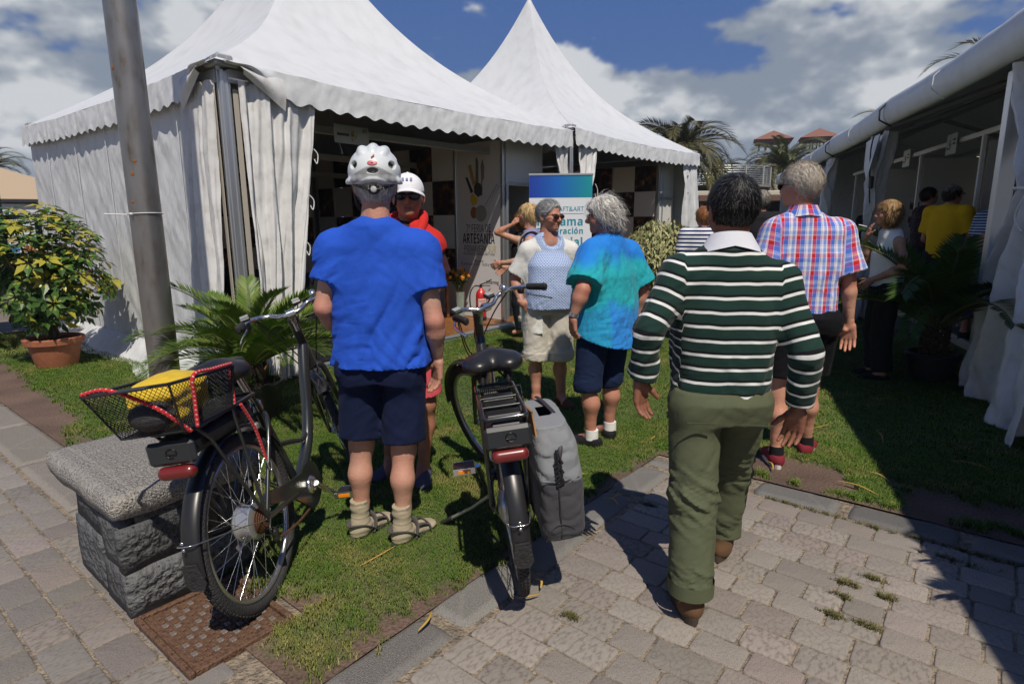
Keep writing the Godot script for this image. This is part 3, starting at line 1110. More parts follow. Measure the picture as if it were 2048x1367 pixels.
func hand_print(o: Node3D, x: Transform3D, s: float) -> void:
	# the fair's emblem: a hand whose fingers are craft tools
	var parts := [["saw", [Vector2(-0.36, 0.20), Vector2(-0.30, 0.22), Vector2(-0.12, -0.12), Vector2(-0.20, -0.16)], Color(0.03, 0.03, 0.03)],
		["ruler", [Vector2(-0.27, 0.46), Vector2(-0.18, 0.50), Vector2(-0.04, 0.05), Vector2(-0.14, 0.02)], Color(0.42, 0.28, 0.06)],
		["chisel", [Vector2(-0.03, 0.62), Vector2(0.02, 0.64), Vector2(0.05, 0.52), Vector2(0.05, 0.02), Vector2(-0.05, 0.02)], Color(0.16, 0.15, 0.13)],
		["knife", [Vector2(0.17, 0.60), Vector2(0.23, 0.44), Vector2(0.22, 0.16), Vector2(0.17, 0.10), Vector2(0.16, -0.22), Vector2(0.12, -0.22), Vector2(0.13, 0.2), Vector2(0.12, 0.44)], Color(0.20, 0.21, 0.22)],
		["palm_of_thread", [Vector2(-0.10, 0.0), Vector2(-0.02, 0.08), Vector2(0.10, 0.06), Vector2(0.17, -0.06), Vector2(0.14, -0.20), Vector2(0.02, -0.25), Vector2(-0.09, -0.15)], Color(0.055, 0.050, 0.035)],
		["plane", [Vector2(-0.20, -0.20), Vector2(-0.13, -0.16), Vector2(0.02, -0.30), Vector2(-0.02, -0.40), Vector2(-0.14, -0.44), Vector2(-0.21, -0.34)], Color(0.62, 0.42, 0.02)]]
	var disc := func(cx: float, cy: float, rx: float, ry: float) -> Array:
		var a := []
		for k in 18: a.append(Vector2(cx + rx * cos(TAU * k / 18), cy + ry * sin(TAU * k / 18)))
		return a
	parts.append(["clay_pot", disc.call(-0.11, -0.60, 0.105, 0.135), Color(0.30, 0.12, 0.045)])
	parts.append(["basket", disc.call(0.11, -0.62, 0.175, 0.19), Color(0.30, 0.30, 0.26)])
	for k in 9:
		var f := k / 8.0
		var c := Vector2(0.22, -0.52).lerp(Vector2(0.62, -0.06), f)
		for sgn: float in [-1.0, 1.0]:
			var tip := c + Vector2(0.10, 0.02 + 0.02 * f).rotated(sgn * 0.75 + 0.75)
			parts.append(["palm_leaf", [c, c.lerp(tip, 0.6) + Vector2(0.008, 0.0), tip, c.lerp(tip, 0.6) - Vector2(0.008, 0.0)], Color(0.17, 0.20, 0.13)])
	var z := 0.0
	for q in parts:
		var g := G.new()
		var pp := PackedVector2Array()
		for v2: Vector2 in q[1]: pp.append(v2 * s)
		z += 0.0002
		g.prism(pp, 0.0008 + z, x)
		part("print", g, mat(q[2], 0.6), o)

func build_tents() -> void:
	tent_materials()
	rng.seed = 33
	# ---- the near pagoda
	var a := thing("pagoda_tent", "large white pagoda tent with closed grey side wall and scalloped valance, beside the steel pole", "tent", S(2.6, -5.135), SITE, "white pagoda tents")
	pagoda(a, 5.12, 5.4, 2.77, 2.95, true, 1.0)
	var g: G
	# side wall along the left: two overlapping sheets, each with a skirt on the grass
	var runs := [[-0.55, -2.76], [-2.72, -5.36]]
	for k in 2:
		g = G.new()
		var x0: float = runs[k][0]
		var x1: float = runs[k][1]
		drape(g, Vector3(x0, 2.66, 0.01), Vector3(x1, 2.66, 0.01), Vector3(x0, 0.22, 0.05), Vector3(x1, 0.22, 0.05), Vector3(0, 0, 1), 3.5, 0.006, 70, 44, 3.0 + k, null, 0.009)
		var wall := part("side_wall", g, M.wall_cloth, a)
		g = G.new()
		g.sheet(func(s: float, t: float) -> Vector3:
			var xx := lerpf(x0, x1, s)
			var e := t * (0.34 + 0.10 * sin(s * 7.0 + k * 2.0) - 0.16 * pow(absf(s - 0.5) * 2.0, 6.0))
			return Vector3(xx, lerpf(0.235, 0.03, minf(1.0, t * 1.5)) + 0.012 * noise.get_noise_2d(xx * 300.0, t * 150.0), 0.055 + e + 0.02 * noise.get_noise_2d(xx * 150.0, t * 90.0)), 40, 10, Vector2(2.5, 0.4), 0.003)
		part("skirt", g, M.wall_cloth, wall)
		for j in 5:
			g = G.new()
			var xs := lerpf(x0, x1, (j + 0.5) / 5.0)
			g.cbox(Vector3(xs, 1.42, 0.045), Vector3(0.012, 2.3, 0.004), 0.001)
			if j % 2 == k % 2: part("seam", g, M.fabric, wall)
	# gathered cloth either side of the corner post
	g = G.new()
	drape(g, Vector3(-0.09, 2.64, 0.03), Vector3(-0.62, 2.66, 0.03), Vector3(-0.10, 0.05, 0.10), Vector3(-0.62, 0.05, 0.10), Vector3(0, 0, 1), 2.2, 0.035, 40, 40, 7.0)
	part("curtain", g, M.curtain, a)
	g = G.new()
	drape(g, Vector3(0.03, 2.64, -0.13), Vector3(0.02, 2.60, -0.86), Vector3(0.10, 0.06, -0.12), Vector3(0.04, 0.06, -0.46), Vector3(1, 0, 0), 3.4, 0.050, 90, 50, 2.0)
	var cur := part("curtain", g, M.curtain, a)
	for k in 2:
		g = G.new()
		g.cbox(Vector3(0.012 if k == 0 else -0.105, 1.32, -0.115 if k == 0 else 0.012), Vector3(0.006, 2.5, 0.045) if k == 0 else Vector3(0.045, 2.5, 0.006), 0.001)
		part("edge_tape", g, M.tape, cur)
	for k in 3:
		g = G.new()
		var y := 2.15 - k * 0.42
		var zz := -0.80 + k * 0.075
		g.tube(curve([Vector3(0.05, y, zz), Vector3(0.06, y - 0.05, zz - 0.035), Vector3(0.06, y - 0.13, zz - 0.02), Vector3(0.05, y - 0.09, zz + 0.0)], 5), 0.006, 5)
		part("tie_cord", g, M.rope, cur)
	# a folded flap of the roof cloth tucked over the bare corner bracket
	for k in 2:
		g = G.new()
		var dirv := Vector3(0, 0, -1) if k == 0 else Vector3(-1, 0, 0)
		var outv := Vector3(1, 0, 0) if k == 0 else Vector3(0, 0, 1)
		g.sheet(func(s: float, t: float) -> Vector3:
			return outv * (0.085 + 0.05 * sin(t * PI) * (1.0 - s * 0.5)) + dirv * (0.10 + 0.42 * s + 0.06 * t * (1.0 - s)) + Vector3.UP * (2.77 - 0.02 - t * (0.06 + 0.20 * s) - 0.05 * s), 14, 10, Vector2(0.4, 0.3), 0.003)
		part("tucked_flap", g, M.curtain, a)
	# far side and back closed
	g = G.new()
	drape(g, Vector3(-5.38, 2.66, -0.1), Vector3(-5.38, 2.66, -5.0), Vector3(-5.4, 0.05, -0.1), Vector3(-5.4, 0.05, -5.0), Vector3(-1, 0, 0), 8.0, 0.02, 60, 20, 9.0)
	part("back_wall", g, M.wall_cloth, a)
	g = G.new()
	drape(g, Vector3(-0.55, 2.6, -5.10), Vector3(-5.3, 2.6, -5.10), Vector3(-0.55, 0.05, -5.10), Vector3(-5.3, 0.05, -5.10), Vector3(0, 0, 1), 7.0, 0.02, 60, 20, 4.0)
	part("side_wall", g, M.wall_cloth, a)
	# curtain at the far front corner, tied back
	g = G.new()
	drape(g, Vector3(0.02, 2.6, -4.72), Vector3(0.02, 2.6, -5.06), Vector3(0.02, 1.55, -5.02), Vector3(0.02, 1.55, -5.10), Vector3(1, 0, 0), 2.4, 0.04, 40, 30, 12.0)
	part("curtain", g, M.curtain, a)
	floor_deck(a, -0.35, -4.98, -5.2, -0.16, 0.075)
	for k in 3:
		g = G.new()
		g.cbox(Vector3(-0.6 - k * 1.5, 2.44 - 0.10 * k, -2.6), Vector3(0.06, 0.08, 4.8))
		part("cross_beam", g, M.alu_dull, a)
	g = G.new()
	g.tube([Vector3(-0.06, 2.74, -0.92), Vector3(-0.55, 2.45, -1.02)], 0.04, 8)
	part("brace", g, M.alu, a)
	# ---- the stall inside it
	var w := thing("exhibition_stall", "checkered exhibition wall of photographs and white panels with door inside the near tent", "display wall", S(2.6, -5.135), SITE)
	square_panels(w, Vector3(-1.25, 0, -4.05), Vector3(-1, 0, 0), 7, 5, 0.5, Vector3(0, 0, 1), 1, 0.08)
	square_panels(w, Vector3(-4.75, 0, -0.4), Vector3(0, 0, -1), 7, 5, 0.5, Vector3(1, 0, 0), 0, 0.08)
	g = G.new()
	g.cbox(Vector3(-0.80, 1.33, -4.05), Vector3(0.90, 2.5, 0.02))
	var poster := part("poster_panel", g, mat(Color(0.62, 0.62, 0.63), 0.5), w)
	var px := Transform3D(Basis(Vector3(1, 0, 0), Vector3.UP, Vector3(0, 0, 1)), Vector3(-0.80, 0, -4.039))
	hand_print(poster, px.translated(Vector3(-0.03, 1.98, 0)), 0.62)
	var ink := mat(Color(0.03, 0.03, 0.035), 0.7)
	for q in [["7ª FERIA DE", 1.385, 0.115, 0.62, false], ["ARTESANÍA", 1.235, 0.15, 0.58, true], ["PRIMAVERA", 1.09, 0.105, 0.60, false], ["ARTESANOS - HANDICRAFT FAIR", 1.015, 0.036, 0.9, false], ["Meloneras", 0.915, 0.036, 0.8, false], ["17 al 26 marzo 2017 · 10:00 a 19:00 h.", 0.865, 0.040, 0.8, false], ["Interreg", 0.615, 0.05, 0.9, true]]:
		var at := Vector3(-0.02 if q[0] != "PRIMAVERA" else -0.09, q[1], 0.0)
		if q[0] == "Interreg": at.x = 0.24
		letters(q[0], q[2], ink, poster, px.translated(at) * Transform3D(Basis().scaled(Vector3(q[3], 1, 1)), Vector3.ZERO), q[4])
	letters("SUR", 0.105, mat(Color(0.42, 0.33, 0.03), 0.7), poster, px.translated(Vector3(0.24, 1.09, 0)) * Transform3D(Basis().scaled(Vector3(0.6, 1, 1)), Vector3.ZERO))
	for k in 2:
		g = G.new()
		g.cbox(Vector3(-0.35 - 0.90 * k, 1.33, -4.035), Vector3(0.045, 2.56, 0.045), 0.006)
		part("frame_upright", g, M.alu, w)
	g = G.new()
	g.cbox(Vector3(-0.34, 2.30, -4.52), Vector3(0.02, 0.6, 0.86))
	part("over_door_panel", g, M.panel_white, w)
	for q in [[Vector3(-0.33, 1.0, -4.10), Vector3(0.045, 2.0, 0.045)], [Vector3(-0.33, 1.0, -4.94), Vector3(0.045, 2.0, 0.045)], [Vector3(-0.33, 2.0, -4.52), Vector3(0.045, 0.05, 0.80)]]:
		g = G.new()
		g.cbox(q[0], q[1], 0.005)
		part("door_frame", g, M.alu, w)
	g = G.new()
	g.cbox(Vector3(-0.55, 0.6, -4.52), Vector3(0.03, 1.1, 0.78))
	part("door_curtain", g, M.black_cloth, w)
	g = G.new()
	g.cbox(Vector3(-4.70, 1.25, -1.5), Vector3(0.015, 1.5, 0.9))
	var tp := part("text_board", g, mat(Color(0.30, 0.30, 0.29), 0.6), w)
	g = G.new()
	for k in 9: g.cbox(Vector3(-4.69, 1.85 - k * 0.085 - (0.2 if k > 4 else 0.0), -1.38 - 0.02 * (k % 3)), Vector3(0.004, 0.014, 0.30 - 0.05 * (k % 3)), 0.0)
	part("print", g, ink, tp)
	g = G.new()
	g.prism(PackedVector2Array([Vector2(-0.06, 0.5), Vector2(0.06, 0.5), Vector2(0.075, 0.1), Vector2(0.03, -0.5), Vector2(-0.03, -0.5), Vector2(-0.075, 0.1)]), 0.004, Transform3D(Basis(Vector3(0, 0, -1), Vector3.UP, Vector3(1, 0, 0)), Vector3(-4.69, 1.5, -1.78)))
	part("print", g, mat(Color(0.13, 0.055, 0.02), 0.5), tp)
	g = G.new()
	g.cbox(Vector3(-1.55, 0.52, -0.72), Vector3(2.9, 0.88, 0.55), 0.02)
	var ct := part("draped_counter", g, M.black_cloth, null, Transform3D(Basis(Vector3.UP, SITE), S(2.6, -5.135)))
	tag(ct, "black cloth draped counter in the shade inside the near tent", "counter")
	# hanging card with the stall's number
	var card := thing("stall_sign", "white stall number card 67 hanging from the near tent's front beam", "sign", S(2.6, -5.135), SITE, "stall number cards")
	g = G.new()
	g.cbox(Vector3(-0.36, 2.385, -1.55), Vector3(0.004, 0.185, 0.46), 0.001, Basis(Vector3.UP, 0.05))
	part("card", g, mat(Color(0.34, 0.335, 0.32), 0.6), card)
	var cx := Transform3D(Basis(Vector3(0, 0, -1), Vector3.UP, Vector3(1, 0, 0)), Vector3(-0.352, 2.385, -1.55)) * Transform3D(Basis(Vector3.UP, 0.05), Vector3.ZERO)
	letters("67", 0.042, ink, card, cx.translated_local(Vector3(0.17, 0.055, 0.001)), true)
	g = G.new()
	g.cbox(cx.translated_local(Vector3(-0.12, -0.005, 0.001)).origin, Vector3(0.002, 0.025, 0.15), 0.0)
	part("print", g, ink, card)
	hand_print(card, cx.translated_local(Vector3(0.01, 0.0, 0.001)), 0.085)
	# ---- the farther pagoda
	var b := thing("pagoda_tent", "white pagoda tent with tall pointed peak, farther along behind the roll-up banner", "tent", S(7.80, -5.135), SITE, "white pagoda tents")
	pagoda(b, 4.70, 5.1, 2.82, 2.86, false, 2.0)
	g = G.new()
	drape(g, Vector3(0.03, 2.62, -0.16), Vector3(0.03, 2.62, -0.74), Vector3(0.03, 1.25, -0.14), Vector3(0.03, 1.25, -0.34), Vector3(1, 0, 0), 4.0, 0.05, 60, 36, 5.0)
	cur = part("curtain", g, M.curtain, b)
	g = G.new()
	g.tube(curve([Vector3(0.06, 2.05, -0.62), Vector3(0.08, 1.95, -0.66), Vector3(0.08, 1.78, -0.63), Vector3(0.07, 1.9, -0.6)], 5), 0.007, 5)
	part("tie_cord", g, M.rope, cur)
	g = G.new()
	drape(g, Vector3(0.02, 2.58, -4.05), Vector3(0.03, 2.58, -4.64), Vector3(0.10, 0.05, -4.12), Vector3(0.20, 0.05, -4.92), Vector3(1, 0, 0), 1.6, 0.05, 50, 40, 6.0)
	cur = part("curtain", g, M.fabric, b)
	for k in 7:
		g = G.new()
		g.cbox(Vector3(0.075 + 0.02 * k / 7.0, 2.35 - k * 0.33, -4.16 - 0.02 * k), Vector3(0.03, 0.03, 0.03), 0.01)
		part("eyelet", g, M.dark_metal, cur)
	g = G.new()
	drape(g, Vector3(-0.1, 2.66, -4.68), Vector3(-5.0, 2.66, -4.68), Vector3(-0.1, 0.05, -4.72), Vector3(-5.0, 0.05, -4.72), Vector3(0, 0, -1), 8.0, 0.02, 50, 20, 8.0)
	part("side_wall", g, M.wall_cloth, b)
	g = G.new()
	drape(g, Vector3(-5.05, 2.66, 0), Vector3(-5.05, 2.66, -4.6), Vector3(-5.05, 0.05, 0), Vector3(-5.05, 0.05, -4.6), Vector3(-1, 0, 0), 8.0, 0.02, 50, 20, 9.0)
	part("back_wall", g, M.wall_cloth, b)
	floor_deck(b, -0.2, -4.5, -5.0, -0.16, 0.075)
	var w2 := thing("exhibition_stall", "checkered exhibition wall inside the farther pointed tent, behind the pale bush", "display wall", S(7.80, -5.135), SITE)
	square_panels(w2, Vector3(-0.36, 0, -3.70), Vector3(-1, 0, 0), 8, 5, 0.5, Vector3(0, 0, 1), 0, 0.06)
	g = G.new()
	g.cbox(Vector3(-0.34, 0.95, -4.08), Vector3(0.02, 1.9, 0.62))
	part("white_panel", g, M.panel_white, w2)
	g = G.new()
	g.cbox(Vector3(-0.34, 2.26, -4.08), Vector3(0.02, 0.66, 0.62))
	part("white_panel", g, M.panel_white, w2)
	for q in [[Vector3(-0.325, 1.3, -3.68), Vector3(0.05, 2.6, 0.06)], [Vector3(-0.325, 1.3, -3.86), Vector3(0.04, 2.6, 0.04)], [Vector3(-0.325, 1.92, -4.1), Vector3(0.05, 0.05, 0.6)]]:
		g = G.new()
		g.cbox(q[0], q[1], 0.005)
		part("frame_upright", g, M.alu, w2)
	# ---- roll-up banner between them
	var ban := thing("rollup_banner", "roll-up banner with blue green top and teal lettering about a craft programme", "banner", P(0.66, 0, 8.25), -0.06)
	g = G.new()
	g.cbox(Vector3(0, 1.07, 0), Vector3(0.84, 2.0, 0.004), 0.001)
	var sheet := part("sheet", g, mat(Color(0.70, 0.72, 0.77), 0.5), ban)
	g = G.new()
	g.cbox(Vector3(0, 2.085, 0), Vector3(0.86, 0.03, 0.025), 0.006)
	g.cbox(Vector3(0, 0.04, 0), Vector3(0.88, 0.08, 0.12), 0.01)
	part("rail", g, M.alu, ban)
	var gr := mat(Color.WHITE, 0.5)
	var gt := GradientTexture2D.new()
	var gg := Gradient.new()
	gg.offsets = PackedFloat32Array([0.0, 0.45, 1.0])
	gg.colors = PackedColorArray([Color(0.10, 0.22, 0.62), Color(0.05, 0.38, 0.72), Color(0.06, 0.56, 0.58)])
	gt.gradient = gg; gt.width = 64; gt.height = 8
	gr.albedo_texture = gt
	g = G.new()
	g.quad(Vector3(-0.42, 1.79, 0.0045), Vector3(0.42, 1.79, 0.0045), Vector3(0.42, 2.07, 0.0045), Vector3(-0.42, 2.07, 0.0045))
	g.t = PackedVector2Array([Vector2(0, 1), Vector2(1, 1), Vector2(1, 0), Vector2(0, 0)])
	part("print", g, gr, sheet)
	var teal := mat(Color(0.012, 0.26, 0.36), 0.6)
	for q in [["CRAFT&ART", 1.64, 0.062, false, 0.31], ["Programa", 1.475, 0.115, true, 0.31], ["Cooperación", 1.35, 0.080, true, 0.31], ["Territorial", 1.205, 0.115, true, 0.31], ["2014-2020", 1.115, 0.055, false, 0.31]]:
		var l := letters(q[0], q[2], teal, sheet, Transform3D(Basis(), Vector3(0, q[1], 0.005)), q[3])
		(l.mesh as TextMesh).horizontal_alignment = HORIZONTAL_ALIGNMENT_RIGHT
		l.position.x = q[4]
	g = G.new()
	g.cbox(Vector3(0.06, 1.58, 0.0045), Vector3(0.5, 0.003, 0.002), 0.0)
	part("print", g, teal, sheet)

func marquee_curtain(m: Node3D, s: float, tied: float, wide: float, sd: float, spread := 0.5) -> MeshInstance3D:
	var g := G.new()
	drape(g, Vector3(0.20, 2.66, -s - wide), Vector3(0.22, 2.66, -s + wide), Vector3(0.26, 0.03, -s - wide * spread * 2.0), Vector3(-0.02 - spread * 0.12, 0.03, -s + wide * spread * 1.7), Vector3(-1, 0, 0), 3.4, 0.07, 80, 60, sd,
		func(b: float) -> float: return 1.0 - (1.0 - 0.34) * exp(-pow((b - tied) / 0.20, 2.0)), 0.03)
	return part("curtain", g, M.curtain, m)

func build_marquee() -> void:
	# long gabled marquee on the right; local -z runs away along its eave, +x is inside
	var m := thing("marquee", "long white marquee with rolled eave and tied curtains shading the lawn", "tent", P(3.86, 0, 5.2), -0.314)
	var L0 := 8.6
	var L1 := -17.2
	var bay := 3.95
	var g := G.new()
	g.sheet(func(s: float, t: float) -> Vector3:
		var z := lerpf(L0, L1, s)
		var y := 2.96 + t * 1.08 + 0.012 * noise.get_noise_2d(z * 200.0, t * 300.0)
		return Vector3(0.08 + t * 3.14, y, z), 80, 10, Vector2(26, 3.4), 0.004)
	part("roof_panel", g, M.fabric, m)
	g = G.new()
	g.sheet(func(s: float, t: float) -> Vector3: return Vector3(3.22 + t * 3.2, 4.03 - t * 1.15, lerpf(L0, L1, s)), 20, 4, Vector2(26, 3.4), 0.004)
	part("roof_panel", g, M.fabric, m)
	g = G.new()
	g.tube([Vector3(3.22, 4.02, L0), Vector3(3.22, 4.02, L1)], 0.06, 10)
	part("ridge_tube", g, M.fabric, m)
	# the rolled eave cloth, laced at each frame
	var z := L0
	while z > L1 + 0.1:
		var e := maxf(z - bay, L1)
		g = G.new()
		var pts := []
		var rr := []
		for k in 17:
			var f := k / 16.0
			pts.append(Vector3(0.10, 2.86 - 0.03 * sin(PI * f), lerpf(z - 0.02, e + 0.02, f)))
			rr.append(0.128 + 0.008 * noise.get_noise_2d(z * 90.0 + k * 30.0, 1.0))
		g.tube(pts, rr, 20, true, Vector2(1.32, 0.72))
		var roll := part("eave_roll", g, M.fabric, m)
		g = G.new()
		g.tube([Vector3(0.07, 3.0, e + 0.02), Vector3(-0.045, 2.87, e + 0.02), Vector3(-0.04, 2.75, e + 0.02), Vector3(0.11, 2.66, e + 0.02)], 0.012, 6)
		part("lacing", g, M.dark_metal, roll)
		g = G.new()
		g.tube([Vector3(0.07, 2.975, (z + e) * 0.5), Vector3(-0.022, 2.88, (z + e) * 0.5), Vector3(-0.028, 2.76, (z + e) * 0.5), Vector3(0.09, 2.655, (z + e) * 0.5)], 0.006, 6)
		part("seam", g, M.curtain, roll)
		z = e
	for k in 6:
		var s := -7.9 + bay * k
		g = G.new()
		g.cbox(Vector3(0.22, 1.32, -s), Vector3(0.12, 2.64, 0.10))
		part("post", g, M.alu, m)
		g = G.new()
		g.tube([Vector3(0.2, 2.72, -s), Vector3(3.2, 3.85, -s), Vector3(6.3, 2.72, -s)], 0.055, 6)
		part("rafter", g, M.alu_dull, m)
		g = G.new()
		g.cbox(Vector3(6.3, 1.32, -s), Vector3(0.12, 2.64, 0.10))
		part("post", g, M.alu, m)
	for xx: float in [1.6, 3.2, 4.8]:
		g = G.new()
		g.cbox(Vector3(xx, 2.80 + (1.0 - absf(xx - 3.2) / 3.2) * 1.08 - 0.04, (L0 + L1) * 0.5), Vector3(0.05, 0.09, L0 - L1 - 0.1))
		part("purlin", g, M.alu_dull, m)
	g = G.new()
	drape(g, Vector3(6.38, 2.92, L0), Vector3(6.38, 2.92, L1), Vector3(6.42, 0.03, L0), Vector3(6.42, 0.03, L1), Vector3(1, 0, 0), 30.0, 0.03, 160, 16, 3.0)
	part("back_wall", g, M.wall_cloth, m)
	g = G.new()
	g.poly([Vector3(0.2, 0.02, L1 + 0.02), Vector3(6.4, 0.02, L1 + 0.02), Vector3(6.4, 2.93, L1 + 0.02), Vector3(3.22, 4.08, L1 + 0.02), Vector3(0.2, 3.02, L1 + 0.02)], Vector3(0, 0, -1))
	part("end_wall", g, M.wall_cloth, m)
	# curtains
	marquee_curtain(m, -0.78, 0.37, 0.78, 21.0, 0.66)
	marquee_curtain(m, bay, 0.62, 0.36, 23.0, 0.5)
	marquee_curtain(m, bay * 2 - 0.1, 0.75, 0.34, 25.0, 0.35)
	marquee_curtain(m, bay * 3, 0.8, 0.30, 27.0, 0.3)
	marquee_curtain(m, bay * 3 + 1.9, 0.8, 0.30, 29.0, 0.3)
	for q in [[-0.78, 1.69], [bay, 1.03]]:
		g = G.new()
		var pts := []
		for k in 14: pts.append(Vector3(0.17 + 0.115 * cos(TAU * k / 13), q[1] + 0.01 * sin(k), -q[0] + (0.34 if q[0] < 0 else 0.17) * sin(TAU * k / 13)))
		g.tube(pts, 0.012, 6)
		g.tube(curve([pts[6], pts[6] + Vector3(-0.05, -0.08, 0.05), pts[6] + Vector3(-0.06, -0.2, 0.0), pts[6] + Vector3(-0.03, -0.3, 0.06)], 5), 0.008, 6)
		part("tie_cord", g, M.rope, m)
	# flap, buckle and hanging straps at the second frame
	g = G.new()
	g.sheet(func(s: float, t: float) -> Vector3: return Vector3(0.06 - 0.16 * (1.0 - t) * s, 2.62 - 0.62 * s * (1.0 - t * 0.4) - 0.03 * t, -bay + 0.40 - 0.75 * t + 0.25 * s * (1 - t)), 12, 12, Vector2(0.7, 0.7), 0.003)
	part("loose_flap", g, M.curtain, m)
	g = G.new()
	g.cbox(Vector3(0.02, 1.98, -bay + 0.36), Vector3(0.05, 0.17, 0.09), 0.015)
	g.tube(curve([Vector3(0.0, 2.62, -bay + 0.36), Vector3(-0.02, 2.4, -bay + 0.34), Vector3(0.0, 2.0, -bay + 0.36), Vector3(0.02, 1.7, -bay + 0.40)], 5), 0.01, 6)
	part("strap_buckle", g, M.dark_metal, m)
	# bottom rail and deck
	g = G.new()
	g.cbox(Vector3(0.30, 0.03, 2.3), Vector3(0.10, 0.05, 4.4))
	part("ground_rail", g, M.dark_metal, m)
	g = G.new()
	g.cbox(Vector3(3.5, 0.075, (L0 + L1) * 0.5), Vector3(5.6, 0.15, L0 - L1 - 0.4), 0.01)
	part("deck", g, mat(Color(0.10, 0.095, 0.09), 0.6), m)
	floor_deck(m, L0 - 0.3, L1 + 0.3, 0.7, 0.64, 0.165, false)
	var st := thing("step", "low dark wooden step with pale edge at the marquee deck", "step", P(3.86, 0, 5.2), -0.314)
	g = G.new()
	g.cbox(Vector3(0.42, 0.05, -3.1), Vector3(0.42, 0.10, 1.0), 0.01)
	part("tread", g, mat(Color(0.06, 0.058, 0.055), 0.6), st)
	g = G.new()
	g.cbox(Vector3(0.20, 0.07, -3.1), Vector3(0.02, 0.03, 1.0), 0.003)
	g.cbox(Vector3(0.20, 0.02, -3.1), Vector3(0.02, 0.02, 1.0), 0.003)
	part("edge_strip", g, M.alu, st)
	# stall partitions under the marquee
	var w := thing("stall_partition", "white stall partitions in aluminium frames under the long marquee", "partition wall", P(3.86, 0, 5.2), -0.314)
	var fx := 0.95
	g = G.new()
	g.cbox(Vector3(fx, 2.47, -3.6), Vector3(0.04, 0.06, 12.0), 0.004)
	part("fascia_rail", g, M.panel_white, w)
	for zz: float in [-0.5, -2.63, -4.9, -7.1, -9.3]:
		g = G.new()
		g.cbox(Vector3(fx, 1.30, zz), Vector3(0.045, 2.28, 0.045), 0.004)
		part("frame_upright", g, M.panel_white, w)
		g = G.new()
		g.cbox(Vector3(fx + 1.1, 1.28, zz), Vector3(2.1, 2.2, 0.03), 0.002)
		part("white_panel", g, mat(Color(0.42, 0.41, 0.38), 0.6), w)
	g = G.new()
	g.cbox(Vector3(fx + 2.2, 1.28, -1.57), Vector3(0.03, 2.2, 2.1), 0.002)
	part("ochre_panel", g, mat(Color(0.18, 0.085, 0.012), 0.7), w)
	for k in 3:
		g = G.new()
		g.cbox(Vector3(fx + 2.2, 1.28, -3.77 - k * 2.2), Vector3(0.03, 2.2, 2.1), 0.002)
		part("white_panel", g, M.panel_white, w)
	for k in 2:
		var zz := -3.5 - k * 1.95
		var card := thing("stall_sign", ["white stall number card hanging above the person in yellow, nearer of the marquee's pair", "white stall number card beside the marquee's second curtain, smaller of the pair"][k], "sign", P(3.86, 0, 5.2), -0.314, "stall number cards")
		g = G.new()
		g.cbox(Vector3(fx - 0.06, 2.44, zz), Vector3(0.004, 0.26, 0.36), 0.001)
		part("card", g, mat(Color(0.50, 0.50, 0.48), 0.6), card)
		var cx := Transform3D(Basis(Vector3(0, 0, 1), Vector3.UP, Vector3(-1, 0, 0)), Vector3(fx - 0.0635, 2.44, zz))
		for j in 3:
			g = G.new()
			g.cbox(cx.translated_local(Vector3(0.10 - 0.2 * float(j == 2), 0.05 - 0.05 * j, 0.001)).origin, Vector3(0.002, 0.022, 0.09), 0.0)
			part("print", g, mat(Color(0.06, 0.06, 0.07)), card)
		hand_print(card, cx.translated_local(Vector3(-0.05, 0.0, 0)), 0.09)
	for k in 3:
		var at := Vector3(fx + [1.0, 0.9, 0.9][k], 2.44, [-5.6, -4.6, -7.4][k])
		var la := thing("spot_lamp", ["lit round spotlight under the marquee, middle of three", "lit round spotlight under the marquee nearest the ochre stall", "lit round spotlight farthest back beside the food poster"][k], "lamp", P(3.86, 0, 5.2), -0.314, "lit stall spotlights")
		g = G.new()
		g.lathe([Vector2(0, 0.05), Vector2(0.05, 0.045), Vector2(0.055, 0.0)], 16, Transform3D(Basis(), at))
		part("housing", g, M.panel_white, la)
		var em := mat(Color(0.9, 0.85, 0.7), 0.5)
		em.emission_enabled = true; em.emission = Color(1.0, 0.93, 0.75); em.emission_energy_multiplier = 1.6
		g = G.new()
		g.lathe([Vector2(0, -0.004), Vector2(0.05, 0.0)], 16, Transform3D(Basis(), at))
		part("bulb", g, em, la)
		var sp := SpotLight3D.new()
		sp.name = "spot_light"
		sp.light_energy = 0.02; sp.light_color = Color(1.0, 0.9, 0.72); sp.spot_angle = 55.0; sp.spot_range = 8.0; sp.spot_attenuation = 2.0; sp.light_size = 0.05; sp.shadow_enabled = true
		la.add_child(sp)
		sp.position = at + Vector3(0, -0.02, 0)
		sp.rotation.x = -PI / 2
	var fp := thing("wall_poster", "food photo poster pinned on the marquee partition behind dark-haired visitor", "poster", P(3.86, 0, 5.2), -0.314)
	g = G.new()
	g.cbox(Vector3(fx + 0.9, 1.55, -7.07), Vector3(0.9, 0.62, 0.006), 0.001)
	part("sheet", g, mat(Color(0.45, 0.45, 0.44), 0.5), fp)
	for k in 8:
		g = G.new()
		g.cbox(Vector3(fx + 0.58 + 0.21 * (k % 4), 1.72 - 0.25 * (k / 4), -7.065), Vector3(0.17, 0.13, 0.006), 0.0)
		part("print", g, M["photo%d" % (k % 4)], fp)
	var pic := thing("framed_picture", "pale landscape picture on the ochre stall wall behind the striped-top visitor", "picture", P(3.86, 0, 5.2), -0.314)
	g = G.new()
	g.cbox(Vector3(fx + 2.17, 1.65, -1.57), Vector3(0.02, 0.7, 0.9), 0.004)
	part("print", g, mat(Color(0.20, 0.28, 0.36), 0.5), pic)
	g = G.new()
